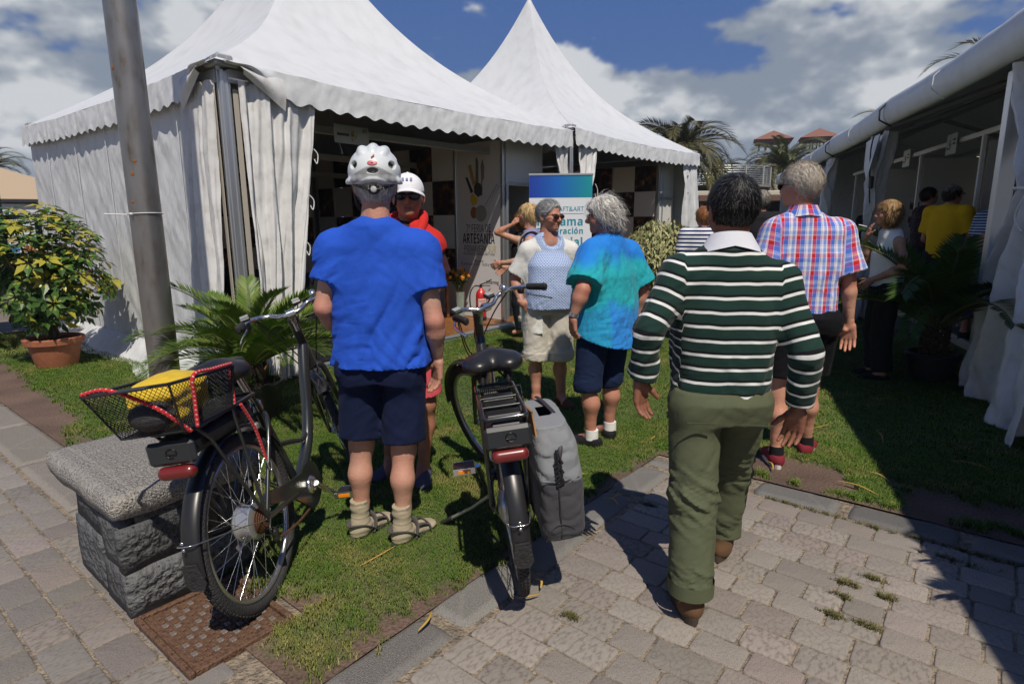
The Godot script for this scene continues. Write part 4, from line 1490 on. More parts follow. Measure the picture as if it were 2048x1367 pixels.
	for q in [[Vector3(0, 0.36, 0), Vector3(0.03, 0.03, 0.95)], [Vector3(0, -0.36, 0), Vector3(0.03, 0.03, 0.95)], [Vector3(0, 0, 0.46), Vector3(0.03, 0.7, 0.03)], [Vector3(0, 0, -0.46), Vector3(0.03, 0.7, 0.03)]]:
		g.cbox(Vector3(fx + 2.165, 1.65, -1.57) + q[0], q[1], 0.003)
	part("frame", g, mat(Color(0.12, 0.06, 0.015), 0.5), pic)
	# white folding table at a stall front
	var tb := thing("folding_table", "white topped folding table with crossed legs beside person in yellow", "table", P(3.86, 0.16, 5.2) , -0.314)
	g = G.new()
	g.cbox(Vector3(1.35, 0.74, -3.75), Vector3(0.5, 0.035, 1.0), 0.006)
	part("tabletop", g, mat(Color(0.62, 0.62, 0.60), 0.5), tb)
	for q in [[Vector3(1.15, 0, -3.3), Vector3(1.5, 0.72, -3.3)], [Vector3(1.5, 0, -3.3), Vector3(1.15, 0.72, -3.3)], [Vector3(1.15, 0, -4.2), Vector3(1.5, 0.72, -4.2)], [Vector3(1.5, 0, -4.2), Vector3(1.15, 0.72, -4.2)]]:
		g = G.new()
		g.tube([q[0], q[1]], 0.015, 6)
		part("leg", g, M.panel_white, tb)
func V(x: float, y: float, z: float) -> Vector3:
	return Vector3(x, y, z)

func fold(p: Vector3, amp: float, sd: float, lean := 0.0) -> float:
	# long slanting drapes with creased crests, and a few short cross folds
	var ax := absf(p.x + 0.05 * sin(p.y * 11.0 + sd))
	var y := p.y + ax * (0.55 + lean)
	var n1 := noise.get_noise_3d(p.x * 520.0 + sd * 31.0 - p.y * 300.0, y * 130.0, p.z * 520.0)
	var n2 := noise.get_noise_3d(p.x * 300.0 + sd * 13.0, y * 950.0 + sd * 7.0, p.z * 300.0)
	var n3 := noise.get_noise_3d(p.x * 260.0 + sd, p.y * 260.0, p.z * 260.0)
	return amp * (0.75 * (0.40 - 2.0 * absf(n1)) * (0.4 + 1.6 * absf(n3)) + 0.30 * (0.3 - 1.5 * absf(n2)))

func garment(f: Field, o: Node3D, called: String, m: Material, cell_uv, tintv = null) -> MeshInstance3D:
	var g := G.new()
	f.into(g)
	for k in g.v.size():
		if cell_uv != null: g.t[k] = cell_uv.call(g.v[k], g.n[k])
		if tintv != null: g.c[k] = tintv.call(g.v[k])
	return part(called, g, m, o)

func cloth(color: Color, rough := 0.85, weave := 1.0) -> StandardMaterial3D:
	var m := mat(color, rough)
	m.metallic_specular = 0.25
	if not M.has("weave"):
		M.weave = ntex(512, 0.011, 6, true, 7.0, FastNoiseLite.TYPE_SIMPLEX_SMOOTH, 41)
		M.weave_tone = ntex(256, 0.02, 5, false, 1, FastNoiseLite.TYPE_SIMPLEX_SMOOTH, 42, ramp([[0.2, Color(0.95, 0.95, 0.95)], [0.7, Color(1, 1, 1)]]))
	m.uv1_triplanar = true
	m.uv1_scale = Vector3.ONE * 2.2
	m.normal_enabled = true; m.normal_texture = M.weave; m.normal_scale = 0.28 * weave
	m.albedo_texture = M.weave_tone
	m.rim_enabled = true; m.rim = 0.15; m.rim_tint = 0.6
	return m

func joints(q: Dictionary) -> Dictionary:
	# missing joints come from average proportions
	var h: float = q.h / 1.75
	var d := {"neck": V(0, 1.49 * h, 0.015), "head": V(0, 1.635 * h, -0.015), "sh_l": V(-0.185, 1.42 * h, 0), "sh_r": V(0.185, 1.42 * h, 0), "el_l": V(-0.23, 1.13 * h, 0.03), "el_r": V(0.23, 1.13 * h, 0.03),
		"wr_l": V(-0.24, 0.88 * h, -0.05), "wr_r": V(0.24, 0.88 * h, -0.05), "hip_l": V(-0.1, 0.90 * h, 0), "hip_r": V(0.1, 0.90 * h, 0), "knee_l": V(-0.1, 0.49 * h, -0.02), "knee_r": V(0.1, 0.49 * h, -0.02),
		"ank_l": V(-0.1, 0.085, 0.02), "ank_r": V(0.1, 0.085, 0.02)}
	for k in q.get("j", {}):
		d[k] = q.j[k]
	return d

func head_basis(q: Dictionary) -> Basis:
	return Basis.from_euler(Vector3(deg_to_rad(q.get("nod", 0.0)), -deg_to_rad(q.get("turn", 0.0)), deg_to_rad(q.get("tip", 0.0))))

func hand_shape(g: G, wrist: Vector3, along: Vector3, palm: Vector3, thumb: Vector3, curl: float, s: float, cell: float, skin: Color, spread := 0.13, thumb_in := 0.4) -> void:
	# palm, four unequal jointed fingers and a thumb from the side of the palm near its base
	along = along.normalized()
	palm = (palm - along * palm.dot(along)).normalized()
	var side := along.cross(palm).normalized()
	if side.dot(thumb) < 0: side = -side
	var c := wrist + along * 0.09 * s
	var r := Vector3(0.13, 0.13, 0.13) * s
	var f := Field.new(c - r, c + r, cell)
	f.cap(wrist - along * 0.02, wrist + along * 0.02 * s, 0.024 * s, 0.025 * s, 0.02 * s)
	for k in 4:
		var x := (0.030 - 0.020 * k) * s
		f.cap(wrist + along * 0.015 * s + side * x * 0.6, wrist + along * (0.088 - 0.004 * absf(k - 1.2)) * s + side * x, 0.0165 * s, 0.0125 * s, 0.012 * s)
	f.ell(wrist + along * 0.035 * s + side * 0.024 * s + palm * 0.010 * s, Vector3(0.018, 0.018, 0.026) * s, 0.012 * s)
	var lens := [0.072, 0.080, 0.075, 0.060]
	for k in 4:
		var p := wrist + along * (0.086 - 0.004 * absf(k - 1.2)) * s + side * (0.030 - 0.020 * k) * s
		var d := (along + side * (0.5 - k * 0.36) * spread).normalized()
		var fr := [0.44, 0.31, 0.25]
		for j in 3:
			var cu := curl * (0.55 + 0.35 * j + 0.10 * k)
			d = (d * cos(cu) + palm * sin(cu)).normalized()
			var e: Vector3 = p + d * lens[k] * fr[j] * s
			f.cap(p, e, (0.0096 - 0.0008 * j) * s, (0.0090 - 0.0010 * j) * s, 0.004 * s)
			p = e
			palm = palm.normalized()
	var tp := wrist + along * 0.028 * s + side * 0.026 * s + palm * 0.006 * s
	var td := (along * 0.75 + side * 0.62 + palm * 0.35).normalized()
	for j in 2:
		var e := tp + td * (0.042 if j == 0 else 0.032) * s
		f.cap(tp, e, (0.0125 - 0.001 * j) * s, (0.0108 - 0.002 * j) * s, 0.006 * s)
		tp = e
		td = (td + along * thumb_in + palm * 0.25).normalized()
	g.col = skin
	f.into(g)

func body(o: Node3D, q: Dictionary, J: Dictionary) -> void:
	# one continuous skin: trunk, limbs, neck, head with a face, and both hands
	var s: float = q.h / 1.75
	var gi: float = q.get("girth", 1.0)
	var fine: bool = q.get("fine", false)
	var cell := 0.014 if fine else 0.02
	var lo := V(9, 9, 9)
	var hi := V(-9, -9, -9)
	for k in J:
		lo = lo.min(J[k]); hi = hi.max(J[k])
	lo -= V(0.14, 0.12, 0.16); hi += V(0.14, 0.10, 0.16)
	lo.y = maxf(lo.y, -0.02)
	var f := Field.new(lo, hi, cell)
	var hm: Vector3 = (J.hip_l + J.hip_r) * 0.5
	var nk: Vector3 = J.neck
	var sm: Vector3 = (J.sh_l + J.sh_r) * 0.5
	f.loft([[hm.y - 0.04, 0.13 * gi, 0.10 * gi, hm.x, hm.z, 2.2], [hm.y + 0.12, 0.135 * gi, 0.10 * gi, hm.x, hm.z, 2.2], [lerpf(hm.y, nk.y, 0.65), 0.145 * gi, 0.10 * gi, lerpf(hm.x, nk.x, 0.65), lerpf(hm.z, nk.z, 0.65), 2.2], [sm.y - 0.01, 0.12, 0.070, sm.x, sm.z, 2.2]], 0.05)
	for sd in ["_l", "_r"]:
		var a: Vector3 = J["sh" + sd]
		f.cap(nk - V(0, 0.045, 0), a, 0.046, 0.046 * gi, 0.05)
		f.cap(a, J["el" + sd], 0.047 * gi, 0.037 * gi, 0.03)
		var el: Vector3 = J["el" + sd]
		var wr: Vector3 = J["wr" + sd]
		f.cap(el, el.lerp(wr, 0.30), 0.036 * gi, 0.038 * gi, 0.02)
		f.cap(el.lerp(wr, 0.30), wr, 0.038 * gi, 0.024, 0.02)
		f.ell(el + V(0, 0.004, 0.022), V(0.020, 0.026, 0.018), 0.012)
		f.cap(J["hip" + sd], J["knee" + sd], 0.080 * gi, 0.054, 0.04)
		var kn: Vector3 = J["knee" + sd]
		var an: Vector3 = J["ank" + sd]
		var cf := kn.lerp(an, 0.36) + V(0, 0, 0.018)
		f.cap(kn, cf, 0.050, 0.049 * lerpf(1.0, gi, 0.5), 0.03)
		f.cap(cf, kn.lerp(an, 0.8), 0.049 * lerpf(1.0, gi, 0.5), 0.033, 0.03)
		f.cap(kn.lerp(an, 0.75), an, 0.034, 0.032, 0.02)
		f.ell(kn + V(0, 0, -0.02), V(0.045, 0.05, 0.04), 0.03)
		f.cap(an, an + V(0, -0.045, -0.10), 0.034, 0.03, 0.03)
	var hb := head_basis(q)
	var hd: Vector3 = J.head
	f.cap(nk - V(0, 0.05, 0), hd + hb * V(0, -0.06, 0.022), 0.062 * lerpf(1.0, gi, 0.5), 0.054, 0.03)
	f.clip(V(0, 0.012, 0), V(0, -1, 0))
	var g := G.new()
	f.into(g)
	var skin: Color = q.skin
	for k in g.v.size():
		var p := g.v[k]
		var n1 := noise.get_noise_3d(p.x * 1500.0, p.y * 1500.0, p.z * 1500.0)
		var n2 := noise.get_noise_3d(p.x * 400.0 + 50.0, p.y * 400.0, p.z * 400.0)
		var c := skin * (1.0 + 0.22 * n1 + 0.18 * n2)
		var near_el := minf(p.distance_to(J.el_l), p.distance_to(J.el_r))
		c = c.lerp(Color(skin.r * 1.05, skin.g * 0.66, skin.b * 0.62), smoothstep(0.10, 0.03, near_el) * 0.6)
		if p.y < J.knee_l.y + 0.1: c = c.lerp(Color(skin.r * 1.02, skin.g * 0.82, skin.b * 0.78), 0.4 + 0.5 * n2)
		if p.y > nk.y - 0.03: c = c.lerp(Color(skin.r * 1.0, skin.g * 0.72, skin.b * 0.66), 0.45)
		g.c[k] = Color(c.r, c.g, c.b)
	# head on a finer grid
	var hs: float = q.get("head_size", 1.0) * s
	var hc := 0.0042 if fine else 0.0075
	var r := V(0.125, 0.15, 0.13) * hs
	f = Field.new(-r, r, hc)
	f.ell(V(0, 0.028, 0.012) * hs, V(0.074, 0.088, 0.094) * hs, 0.02)
	f.ell(V(0, -0.045, -0.030) * hs, V(0.056, 0.058, 0.056) * hs, 0.045 * hs)
	f.ell(V(0, -0.088, -0.062) * hs, V(0.024, 0.018, 0.022) * hs, 0.03 * hs)
	for sg: float in [-1.0, 1.0]:
		f.ell(V(0.036 * sg, -0.026, -0.058) * hs, V(0.026, 0.024, 0.026) * hs, 0.03 * hs)
		f.ell(V(0.030 * sg, 0.020, -0.078) * hs, V(0.026, 0.009, 0.012) * hs, 0.014 * hs)
	for sg: float in [-1.0, 1.0]:
		f.ell(V(0.031 * sg, 0.004, -0.096) * hs, V(0.017, 0.011, 0.015) * hs, 0.012 * hs, Basis(), true)
	f.cap(V(0, 0.010, -0.086) * hs, V(0, -0.026, -0.108) * hs, 0.0075 * hs, 0.0115 * hs, 0.012 * hs)
	f.ell(V(0, -0.032, -0.096) * hs, V(0.018, 0.010, 0.012) * hs, 0.008 * hs)
	f.cap(V(-0.018, -0.056, -0.083) * hs, V(0.018, -0.056, -0.083) * hs, 0.0065 * hs, 0.0065 * hs, 0.008 * hs)
	f.cap(V(-0.015, -0.068, -0.080) * hs, V(0.015, -0.068, -0.080) * hs, 0.0072 * hs, 0.0072 * hs, 0.008 * hs)
	f.ell(V(0, -0.0615, -0.092) * hs, V(0.022, 0.0022, 0.010) * hs, 0.004 * hs, Basis(), true)
	for sg: float in [-1.0, 1.0]:
		var eb := Basis.from_euler(V(0.2, sg * 0.35, sg * -0.15))
		f.ell(V(0.079 * sg, -0.006, 0.014) * hs, V(0.009, 0.032, 0.019) * hs, 0.008 * hs, eb)
		f.ell(V(0.088 * sg, -0.002, 0.008) * hs, V(0.006, 0.018, 0.010) * hs, 0.006 * hs, eb, true)
	f.cap(V(0, -0.05, 0.022) * hs, V(0, -0.14, 0.030) * hs, 0.054 * hs, 0.056 * hs, 0.03)
	var first := f.into(g)
	var turn := Transform3D(hb, hd)
	for k in range(first, g.v.size()):
		var p := g.v[k] / hs
		var n1 := noise.get_noise_3d(p.x * 1800.0, p.y * 1800.0, p.z * 1800.0)
		var c := Color(skin.r * 1.02, skin.g * 0.86, skin.b * 0.82) * (1.0 + 0.12 * n1)
		var lips := smoothstep(0.012, 0.004, absf(p.y + 0.062)) * smoothstep(0.024, 0.016, absf(p.x)) * float(p.z < -0.07)
		c = c.lerp(Color(skin.r * 0.85, skin.g * 0.50, skin.b * 0.50), lips * 0.8)
		var brow := smoothstep(0.008, 0.003, absf(p.y - 0.026 + absf(p.x) * 0.10)) * float(absf(p.x) > 0.012 and absf(p.x) < 0.050 and p.z < -0.065)
		c = c.lerp(q.get("brow", Color(0.12, 0.10, 0.09)), brow * 0.7)
		var cheek := smoothstep(0.035, 0.0, (p - V(signf(p.x) * 0.042, -0.025, -0.07)).length()) + smoothstep(0.025, 0.0, (p - V(0, -0.022, -0.105)).length())
		c = c.lerp(Color(skin.r * 1.05, skin.g * 0.62, skin.b * 0.58), clampf(cheek, 0, 1) * 0.5)
		g.c[k] = Color(c.r, c.g, c.b)
		g.v[k] = turn * g.v[k]
		g.n[k] = hb * g.n[k]
	# hands
	var hcell := 0.0040 if fine else 0.0062
	for sd in ["_l", "_r"]:
		var sg := -1.0 if sd == "_l" else 1.0
		var hq: Dictionary = q.get("hand" + sd, {})
		var wr: Vector3 = J["wr" + sd]
		var al: Vector3 = hq.get("along", (wr - J["el" + sd]).normalized() * 0.8 + V(0, -0.3, -0.1))
		hand_shape(g, wr, al, hq.get("palm", V(-sg, 0, 0.35)), hq.get("thumb", V(0, 0, -1)), hq.get("curl", 0.32), hq.get("size", 1.0) * s, hcell, Color(skin.r * 1.0, skin.g * 0.88, skin.b * 0.85), 0.13)
	if not M.has("skin"):
		M.skin = vmat(0.58)
		relief(M.skin, ntex(256, 0.03, 5, true, 4.0), 0.5, 7.0)
		M.skin.subsurf_scatter_enabled = true; M.skin.subsurf_scatter_strength = 0.12
		M.eye = mat(Color(0.6, 0.58, 0.55), 0.15)
		M.iris = mat(Color(0.03, 0.025, 0.02), 0.1)
	part("body", g, M.skin, o)
	if q.get("eyes", false):
		for sg: float in [-1.0, 1.0]:
			g = G.new()
			g.ball(turn * (V(0.031 * sg, 0.003, -0.079) * hs), V(0.0115, 0.0115, 0.0115) * hs, Basis(), 12, 8)
			var e := part("eye", g, M.eye, o)
			g = G.new()
			g.ball(turn * (V(0.031 * sg, 0.003, -0.0875) * hs), V(0.0055, 0.0055, 0.0035) * hs, hb, 10, 6)
			part("iris", g, M.iris, e)

func hair(o: Node3D, q: Dictionary, J: Dictionary, tones: Array, style: Dictionary) -> void:
	# a cap of hair with its own hairline and many combed strands
	var s: float = q.h / 1.75 * q.get("head_size", 1.0)
	var hb := head_basis(q)
	var x := Transform3D(hb, J.head)
	var thick: float = style.get("thick", 0.012)
	var front: float = style.get("front", 0.058)
	var ear: float = style.get("ear", 0.0)
	var back: float = style.get("back", -0.062)
	var line := func(p: Vector3) -> float:
		var z := clampf(p.z / s, -0.1, 0.1)
		return (lerpf(ear, front, smoothstep(-0.015, -0.085, z)) if z < -0.01 else lerpf(ear, back, smoothstep(0.0, 0.055, z))) * s
	var g := G.new()
	var r := V(0.15, 0.16, 0.15) * s
	var f := Field.new(-r, r, 0.006 if q.get("fine", false) else 0.009)
	var rad := V(0.074 + thick * 0.9, 0.088 + thick, 0.094 + thick) * s
	f.ell(V(0, 0.028, 0.012) * s, rad, 0.01)
	for e in style.get("lumps", []):
		f.ell(e[0] * s, e[1] * s, 0.02)
	f.ripple(func(p: Vector3) -> float: return 0.006 * s * style.get("rough", 1.0) * noise.get_noise_3d(p.x * 3500.0, p.y * 2000.0, p.z * 3500.0), 0.03)
	f.ripple(func(p: Vector3) -> float: return maxf(0.0, line.call(p) - p.y) * 1.0, 0.06)
	var first := f.into(g)
	for k in range(first, g.v.size()):
		var p := g.v[k]
		var n1 := noise.get_noise_3d(p.x * 5000.0, p.y * 1200.0, p.z * 5000.0)
		var c: Color = tones[0].lerp(tones[1], clampf(0.45 + n1, 0, 1))
		g.c[k] = c
	var count: int = style.get("count", 2200 if q.get("fine", false) else 900)
	count = int(count * 1.6)
	var ln: float = style.get("len", 0.028)
	var lift: float = style.get("lift", 0.25)
	var comb: Vector3 = style.get("comb", V(0, -1, 0.25))
	var wid: float = style.get("wide", 0.0022) * 0.62
	var curly: float = style.get("curl", 0.0)
	var k2 := 0
	while k2 < count:
		var d := V(rng.randfn(), rng.randfn(), rng.randfn()).normalized()
		var p := V(0, 0.028, 0.012) * s + d * rad
		var best := p
		for e in style.get("lumps", []):
			if rng.randf() < 0.4: best = e[0] * s + d * e[1] * s
		p = best
		k2 += 1
		if p.y < line.call(p) + 0.004 * rng.randf():
			continue
		var nn := d
		var cb := comb + V(rng.randfn() * 0.25, rng.randfn() * 0.2, rng.randfn() * 0.25)
		if style.get("whorl", false): cb = (V(0, 0.095, 0.05) - p / s).normalized() * -1.0 + V(rng.randfn(), rng.randfn(), rng.randfn()) * 0.2
		var tg := (cb - nn * cb.dot(nn)).normalized()
		var sd := tg.cross(nn).normalized()
		var l := ln * rng.randf_range(0.6, 1.3) * s
		g.col = tones[rng.randi() % tones.size()] * rng.randf_range(0.8, 1.2)
		g.col.a = 1.0
		var prev := -1
		for j in 4:
			var t := j / 3.0
			var at := p - nn * 0.003 + tg * l * t + nn * l * lift * sin(t * 2.2) + sd * curly * l * sin(t * 6.0 + k2) - Vector3.UP * (hb.inverse().y.y * 0.0)
			var w := wid * s * (1.0 - 0.75 * t)
			var a := g.vert(at - sd * w, (nn + tg * 0.2).normalized())
			var b := g.vert(at + sd * w, (nn + tg * 0.2).normalized())
			if prev >= 0:
				g.tri(prev, prev + 1, b); g.tri(prev, b, a)
			prev = a
	var m := vmat(0.5)
	m.metallic_specular = 0.35
	for k in g.v.size():
		g.v[k] = x * g.v[k]; g.n[k] = hb * g.n[k]
	part("hair", g, m, o)

func top(o: Node3D, J: Dictionary, called: String, m: Material, c: Dictionary) -> MeshInstance3D:
	# shirt: trunk and sleeves in one field
	var cell: float = c.get("cell", 0.011)
	var hm: Vector3 = (J.hip_l + J.hip_r) * 0.5
	var nk: Vector3 = J.neck
	var sm: Vector3 = (J.sh_l + J.sh_r) * 0.5
	var hem: float = c.hem
	var w: Array = c.wide
	var dp: Array = c.deep
	var fwd: float = c.get("belly", 0.0)
	var lo := V(minf(J.sh_l.x, minf(J.el_l.x, J.wr_l.x)) - 0.14, hem - 0.10, minf(hm.z, minf(J.wr_l.z, J.wr_r.z)) - 0.26)
	var hi := V(maxf(J.sh_r.x, maxf(J.el_r.x, J.wr_r.x)) + 0.14, nk.y + 0.10, hm.z + 0.28)
	var f := Field.new(lo, hi, cell)
	var ys := [hem - 0.07, lerpf(hem, sm.y, 0.30), lerpf(hem, sm.y, 0.74), sm.y + 0.015]
	var rings := []
	for k in 4:
		var t := clampf((ys[k] - hm.y) / (nk.y - hm.y), -0.2, 1.0)
		rings.append([ys[k], w[k], dp[k], lerpf(hm.x, nk.x, t), lerpf(hm.z, nk.z, t) - fwd * [0.6, 1.0, 0.5, 0.0][k], c.get("square", 2.4)])
	rings[3][1] *= 0.92
	rings.append([lerpf(sm.y, nk.y, 0.78), 0.088, 0.078, nk.x, nk.z, 2.1])
	var sr: Array = c.get("sleeve", [0.075, 0.088, 0.7])
	if sr[2] > 0.0:
		for sd in ["_l", "_r"]:
			var a: Vector3 = J["sh" + sd]
			var el: Vector3 = J["el" + sd]
			var wr: Vector3 = J["wr" + sd]
			var e := a.lerp(el, sr[2])
			var dv := (el - a).normalized()
			if sr[2] <= 1.0:
				f.cap(a, e + dv * 0.03, sr[0], sr[1], 0.02)
			else:
				e = el.lerp(wr, sr[2] - 1.0)
				dv = (wr - el).normalized()
				f.cap(a, el, sr[0], lerpf(sr[0], sr[1], 0.5), 0.02)
				f.cap(el, e + dv * 0.02, lerpf(sr[0], sr[1], 0.5), sr[1], 0.02)
			f.ripple(func(p: Vector3) -> float: return fold(p, c.get("folds", 0.008) * 0.8, 3.0), 0.04)
			var bx := V(0.13, 0.11, 0.14)
			f.clip(e, dv, e + dv * 0.06 - bx, e + dv * 0.06 + bx)
	f.loft(rings, 0.05)
	for sd in ["_l", "_r"]:
		f.cap(nk - V(0, 0.042, 0), J["sh" + sd], c.get("yoke", 0.060), sr[0] * 0.80, 0.07)
	if c.has("scoop"):
		f.ell(nk + c.scoop[0], c.scoop[1], 0.01, Basis(), true)
	var amp: float = c.get("folds", 0.008)
	var sd0: float = c.get("seed", 1.0)
	f.ripple(func(p: Vector3) -> float:
		var low := smoothstep(sm.y, hem, p.y)
		var inner := smoothstep(0.24, 0.19, absf(p.x - nk.x))
		return fold(p, amp * (0.45 + 0.75 * low) * lerpf(0.25, 1.0, inner), sd0, 0.35 * signf(p.x)), 0.04)
	f.clip(V(hm.x, hem, hm.z), V(c.get("hem_tilt", 0.0), -1, c.get("hem_dip", 0.0)).normalized(), V(-9, -9, -9), V(9, hem + 0.12, 9))
	if c.has("open_front"):
		var of: float = c.open_front
		f.ripple(func(p: Vector3) -> float: return maxf(0.0, (of - absf(p.x - nk.x)) * float(p.z < lerpf(hm.z, nk.z, 0.5))) * 2.0, 0.05)
	return garment(f, o, called, m, c.get("uv"), c.get("tint"))

func bottoms(o: Node3D, J: Dictionary, called: String, m: Material, c: Dictionary) -> MeshInstance3D:
	# trousers or shorts: seat and two legs in one field
	var cell: float = c.get("cell", 0.011)
	var hm: Vector3 = (J.hip_l + J.hip_r) * 0.5
	var waist: float = c.waist
	var lo := V(9, 0, 9)
	var hi := V(-9, 0, -9)
	for k in ["hip_l", "hip_r", "knee_l", "knee_r", "ank_l", "ank_r"]:
		lo = lo.min(J[k]); hi = hi.max(J[k])
	lo -= V(0.17, 0, 0.2); hi += V(0.17, 0, 0.2)
	hi.y = waist + 0.04
	lo.y = maxf(0.0, minf(c.hem, c.get("hem_r", c.hem)) - 0.05)
	var f := Field.new(lo, hi, cell)
	var w: Array = c.wide
	f.loft([[hm.y - 0.06, w[1] * 0.86, c.deep * 0.95, hm.x, hm.z, 2.3], [lerpf(hm.y, waist, 0.35), w[1], c.deep, hm.x, hm.z + 0.008, 2.3], [waist, w[0], c.deep * 0.88, hm.x, hm.z, 2.2]], 0.04)
	for sd in ["_l", "_r"]:
		var hp: Vector3 = J["hip" + sd]
		var kn: Vector3 = J["knee" + sd]
		var an: Vector3 = J["ank" + sd]
		var he: float = c.hem if sd == "_l" else c.get("hem_r", c.hem)
		if he >= kn.y:
			f.cap(hp, hp.lerp(kn, (hp.y - he + 0.035) / (hp.y - kn.y)), c.leg[0], c.leg[1], 0.03, false, true)
		else:
			f.cap(hp, kn, c.leg[0], lerpf(c.leg[0], c.leg[1], 0.55), 0.03)
			f.cap(kn, kn.lerp(an, (kn.y - he + 0.03) / maxf(kn.y - an.y, 0.01)), lerpf(c.leg[0], c.leg[1], 0.55), c.leg[1], 0.03, false, true)
		f.ell(hp + V(0, -0.01, 0.055), V(0.085, 0.09, 0.07) * c.get("seat", 1.0), 0.05)
	var amp: float = c.get("folds", 0.008)
	var sd0: float = c.get("seed", 3.0)
	f.ripple(func(p: Vector3) -> float:
		var e := fold(p, amp, sd0)
		if c.get("creases", 0.0) > 0.0:
			# bunched cloth at knee and ankle
			for kk in ["knee_l", "knee_r", "ank_l", "ank_r"]:
				var dd: float = absf(p.y - J[kk].y - 0.02)
				e += c.creases * smoothstep(0.17, 0.02, dd) * (0.3 - 1.5 * absf(noise.get_noise_3d(p.x * 420.0 + sd0, p.y * 1500.0 + p.x * 700.0, p.z * 420.0)))
		return e, 0.04)
	f.clip(V(0, waist, 0), V(0, 1, 0))
	for sd in ["_l", "_r"]:
		var he: float = c.hem if sd == "_l" else c.get("hem_r", c.hem)
		var kx: float = (J.knee_l.x + J.knee_r.x) * 0.5
		f.clip(V(0, he, 0), V(0.06 * signf(J["knee" + sd].x - kx), -1, 0.1).normalized(), V(-9 if sd == "_l" else kx, -9, -9), V(kx if sd == "_l" else 9.0, he + 0.05, 9))
	return garment(f, o, called, m, c.get("uv"), c.get("tint"))

func foot_frame(an: Vector3, dir: Vector3, pitch := 0.0) -> Transform3D:
	var d := V(dir.x, 0, dir.z).normalized()
	var b := Basis(V(-d.z, 0, d.x), Vector3.UP, -d)
	return Transform3D(b * Basis(Vector3.RIGHT, pitch), V(an.x, 0, an.z))

func shoe(o: Node3D, x: Transform3D, upper: Material, sole: Material, c := {}) -> void:
	# local frame: origin on the ground under the ankle, -z towards the toe
	var l: float = c.get("len", 1.0)
	var f := Field.new(V(-0.08, -0.01, -0.24), V(0.08, 0.17, 0.12), 0.007)
	f.ell(V(0, 0.050, 0.025), V(0.038, 0.045, 0.055), 0.02)
	f.cap(V(0, 0.052, 0.01), V(0, 0.040, -0.11 * l), 0.044, 0.038, 0.03)
	f.ell(V(0.004, 0.036, -0.14 * l), V(0.046, 0.032, 0.055), 0.03)
	if c.get("collar", 0.0) > 0.0: f.cap(V(0, 0.05, 0.02), V(0, c.collar, 0.025), 0.042, 0.046, 0.02, false, true)
	f.clip(V(0, 0.020, 0), V(0, -1, 0))
	f.clip(V(0, c.get("cut", 0.092), 0.02), V(0, 1, 0.25 if c.get("collar", 0.0) == 0.0 else -0.2).normalized())
	var g := G.new()
	f.into(g)
	if c.has("tint"):
		for k in g.v.size(): g.c[k] = c.tint.call(g.v[k])
	var s := part("shoe", g, upper, o, x)
	g = G.new()
	var pts := PackedVector2Array()
	for k in 28:
		var a := TAU * k / 28
		var yy := cos(a)
		var hw := 0.041 + 0.006 * smoothstep(-0.2, 0.8, yy)
		pts.append(Vector2(sin(a) * hw + 0.004 * yy, yy * (0.132 * l + 0.008) + 0.062 * l - 0.002))
	g.prism(pts, -c.get("sole", 0.026), Transform3D(Basis(V(1, 0, 0), V(0, 0, -1), V(0, 1, 0)), V(0, c.get("sole", 0.026), 0)))
	part("sole", g, sole, s)
	if c.get("laces", false):
		g = G.new()
		for k in 5:
			var z := -0.035 - 0.02 * k
			g.tube([V(-0.028, 0.070 - 0.006 * k, z), V(0, 0.094 - 0.006 * k, z - 0.006), V(0.028, 0.070 - 0.006 * k, z)], 0.003, 5)
		part("laces", g, c.lace, s)

func sandal(o: Node3D, x: Transform3D, sock: Color, strap: Material, sole: Material, with_sock := true) -> void:
	var g := G.new()
	var f := Field.new(V(-0.08, 0.0, -0.23), V(0.08, 0.24, 0.10), 0.0075)
	f.ell(V(0, 0.058, 0.030), V(0.034, 0.034, 0.042), 0.02)
	f.cap(V(0, 0.062, 0.0), V(0.0, 0.045, -0.125), 0.040, 0.032, 0.03)
	f.ell(V(0.004, 0.045, -0.15), V(0.044, 0.020, 0.042), 0.02)
	f.cap(V(0, 0.06, 0.005), V(0, 0.205 if with_sock else 0.12, 0.01), 0.042, 0.043 if with_sock else 0.034, 0.03, false, true)
	f.clip(V(0, 0.032, 0), V(0, -1, 0))
	if with_sock: f.ripple(func(p: Vector3) -> float: return 0.006 * noise.get_noise_3d(p.x * 600.0, p.y * 3000.0, p.z * 600.0))
	f.into(g)
	var s := part("sock" if with_sock else "foot", g, cloth(sock), o, x)
	g = G.new()
	var pts := PackedVector2Array()
	for k in 28:
		var a := TAU * k / 28
		pts.append(Vector2(sin(a) * (0.043 + 0.006 * cos(a)), cos(a) * 0.140 + 0.062))
	g.prism(pts, -0.034, Transform3D(Basis(V(1, 0, 0), V(0, 0, -1), V(0, 1, 0)), V(0, 0.034, 0)))
	part("sole", g, sole, s)
	for q in [[V(-0.044, 0.042, -0.05), V(-0.046, 0.090, 0.02), V(0, 0.098, 0.078), V(0.046, 0.090, 0.02), V(0.044, 0.042, -0.05)],
		[V(-0.044, 0.036, -0.03), V(-0.042, 0.088, -0.05), V(0, 0.110, -0.058), V(0.042, 0.088, -0.05), V(0.044, 0.036, -0.03)],
		[V(-0.048, 0.036, -0.13), V(-0.040, 0.068, -0.125), V(0, 0.080, -0.125), V(0.042, 0.066, -0.125), V(0.050, 0.036, -0.13)],
		[V(-0.030, 0.090, -0.05), V(-0.030, 0.085, -0.09), V(-0.034, 0.070, -0.125)], [V(0.034, 0.088, -0.05), V(0.032, 0.080, -0.09), V(0.036, 0.066, -0.125)]]:
		g = G.new()
		g.tube(curve(q, 5), 0.013, 6, true, Vector2(0.28, 1.0), Vector3.UP)
		part("strap", g, strap, s)

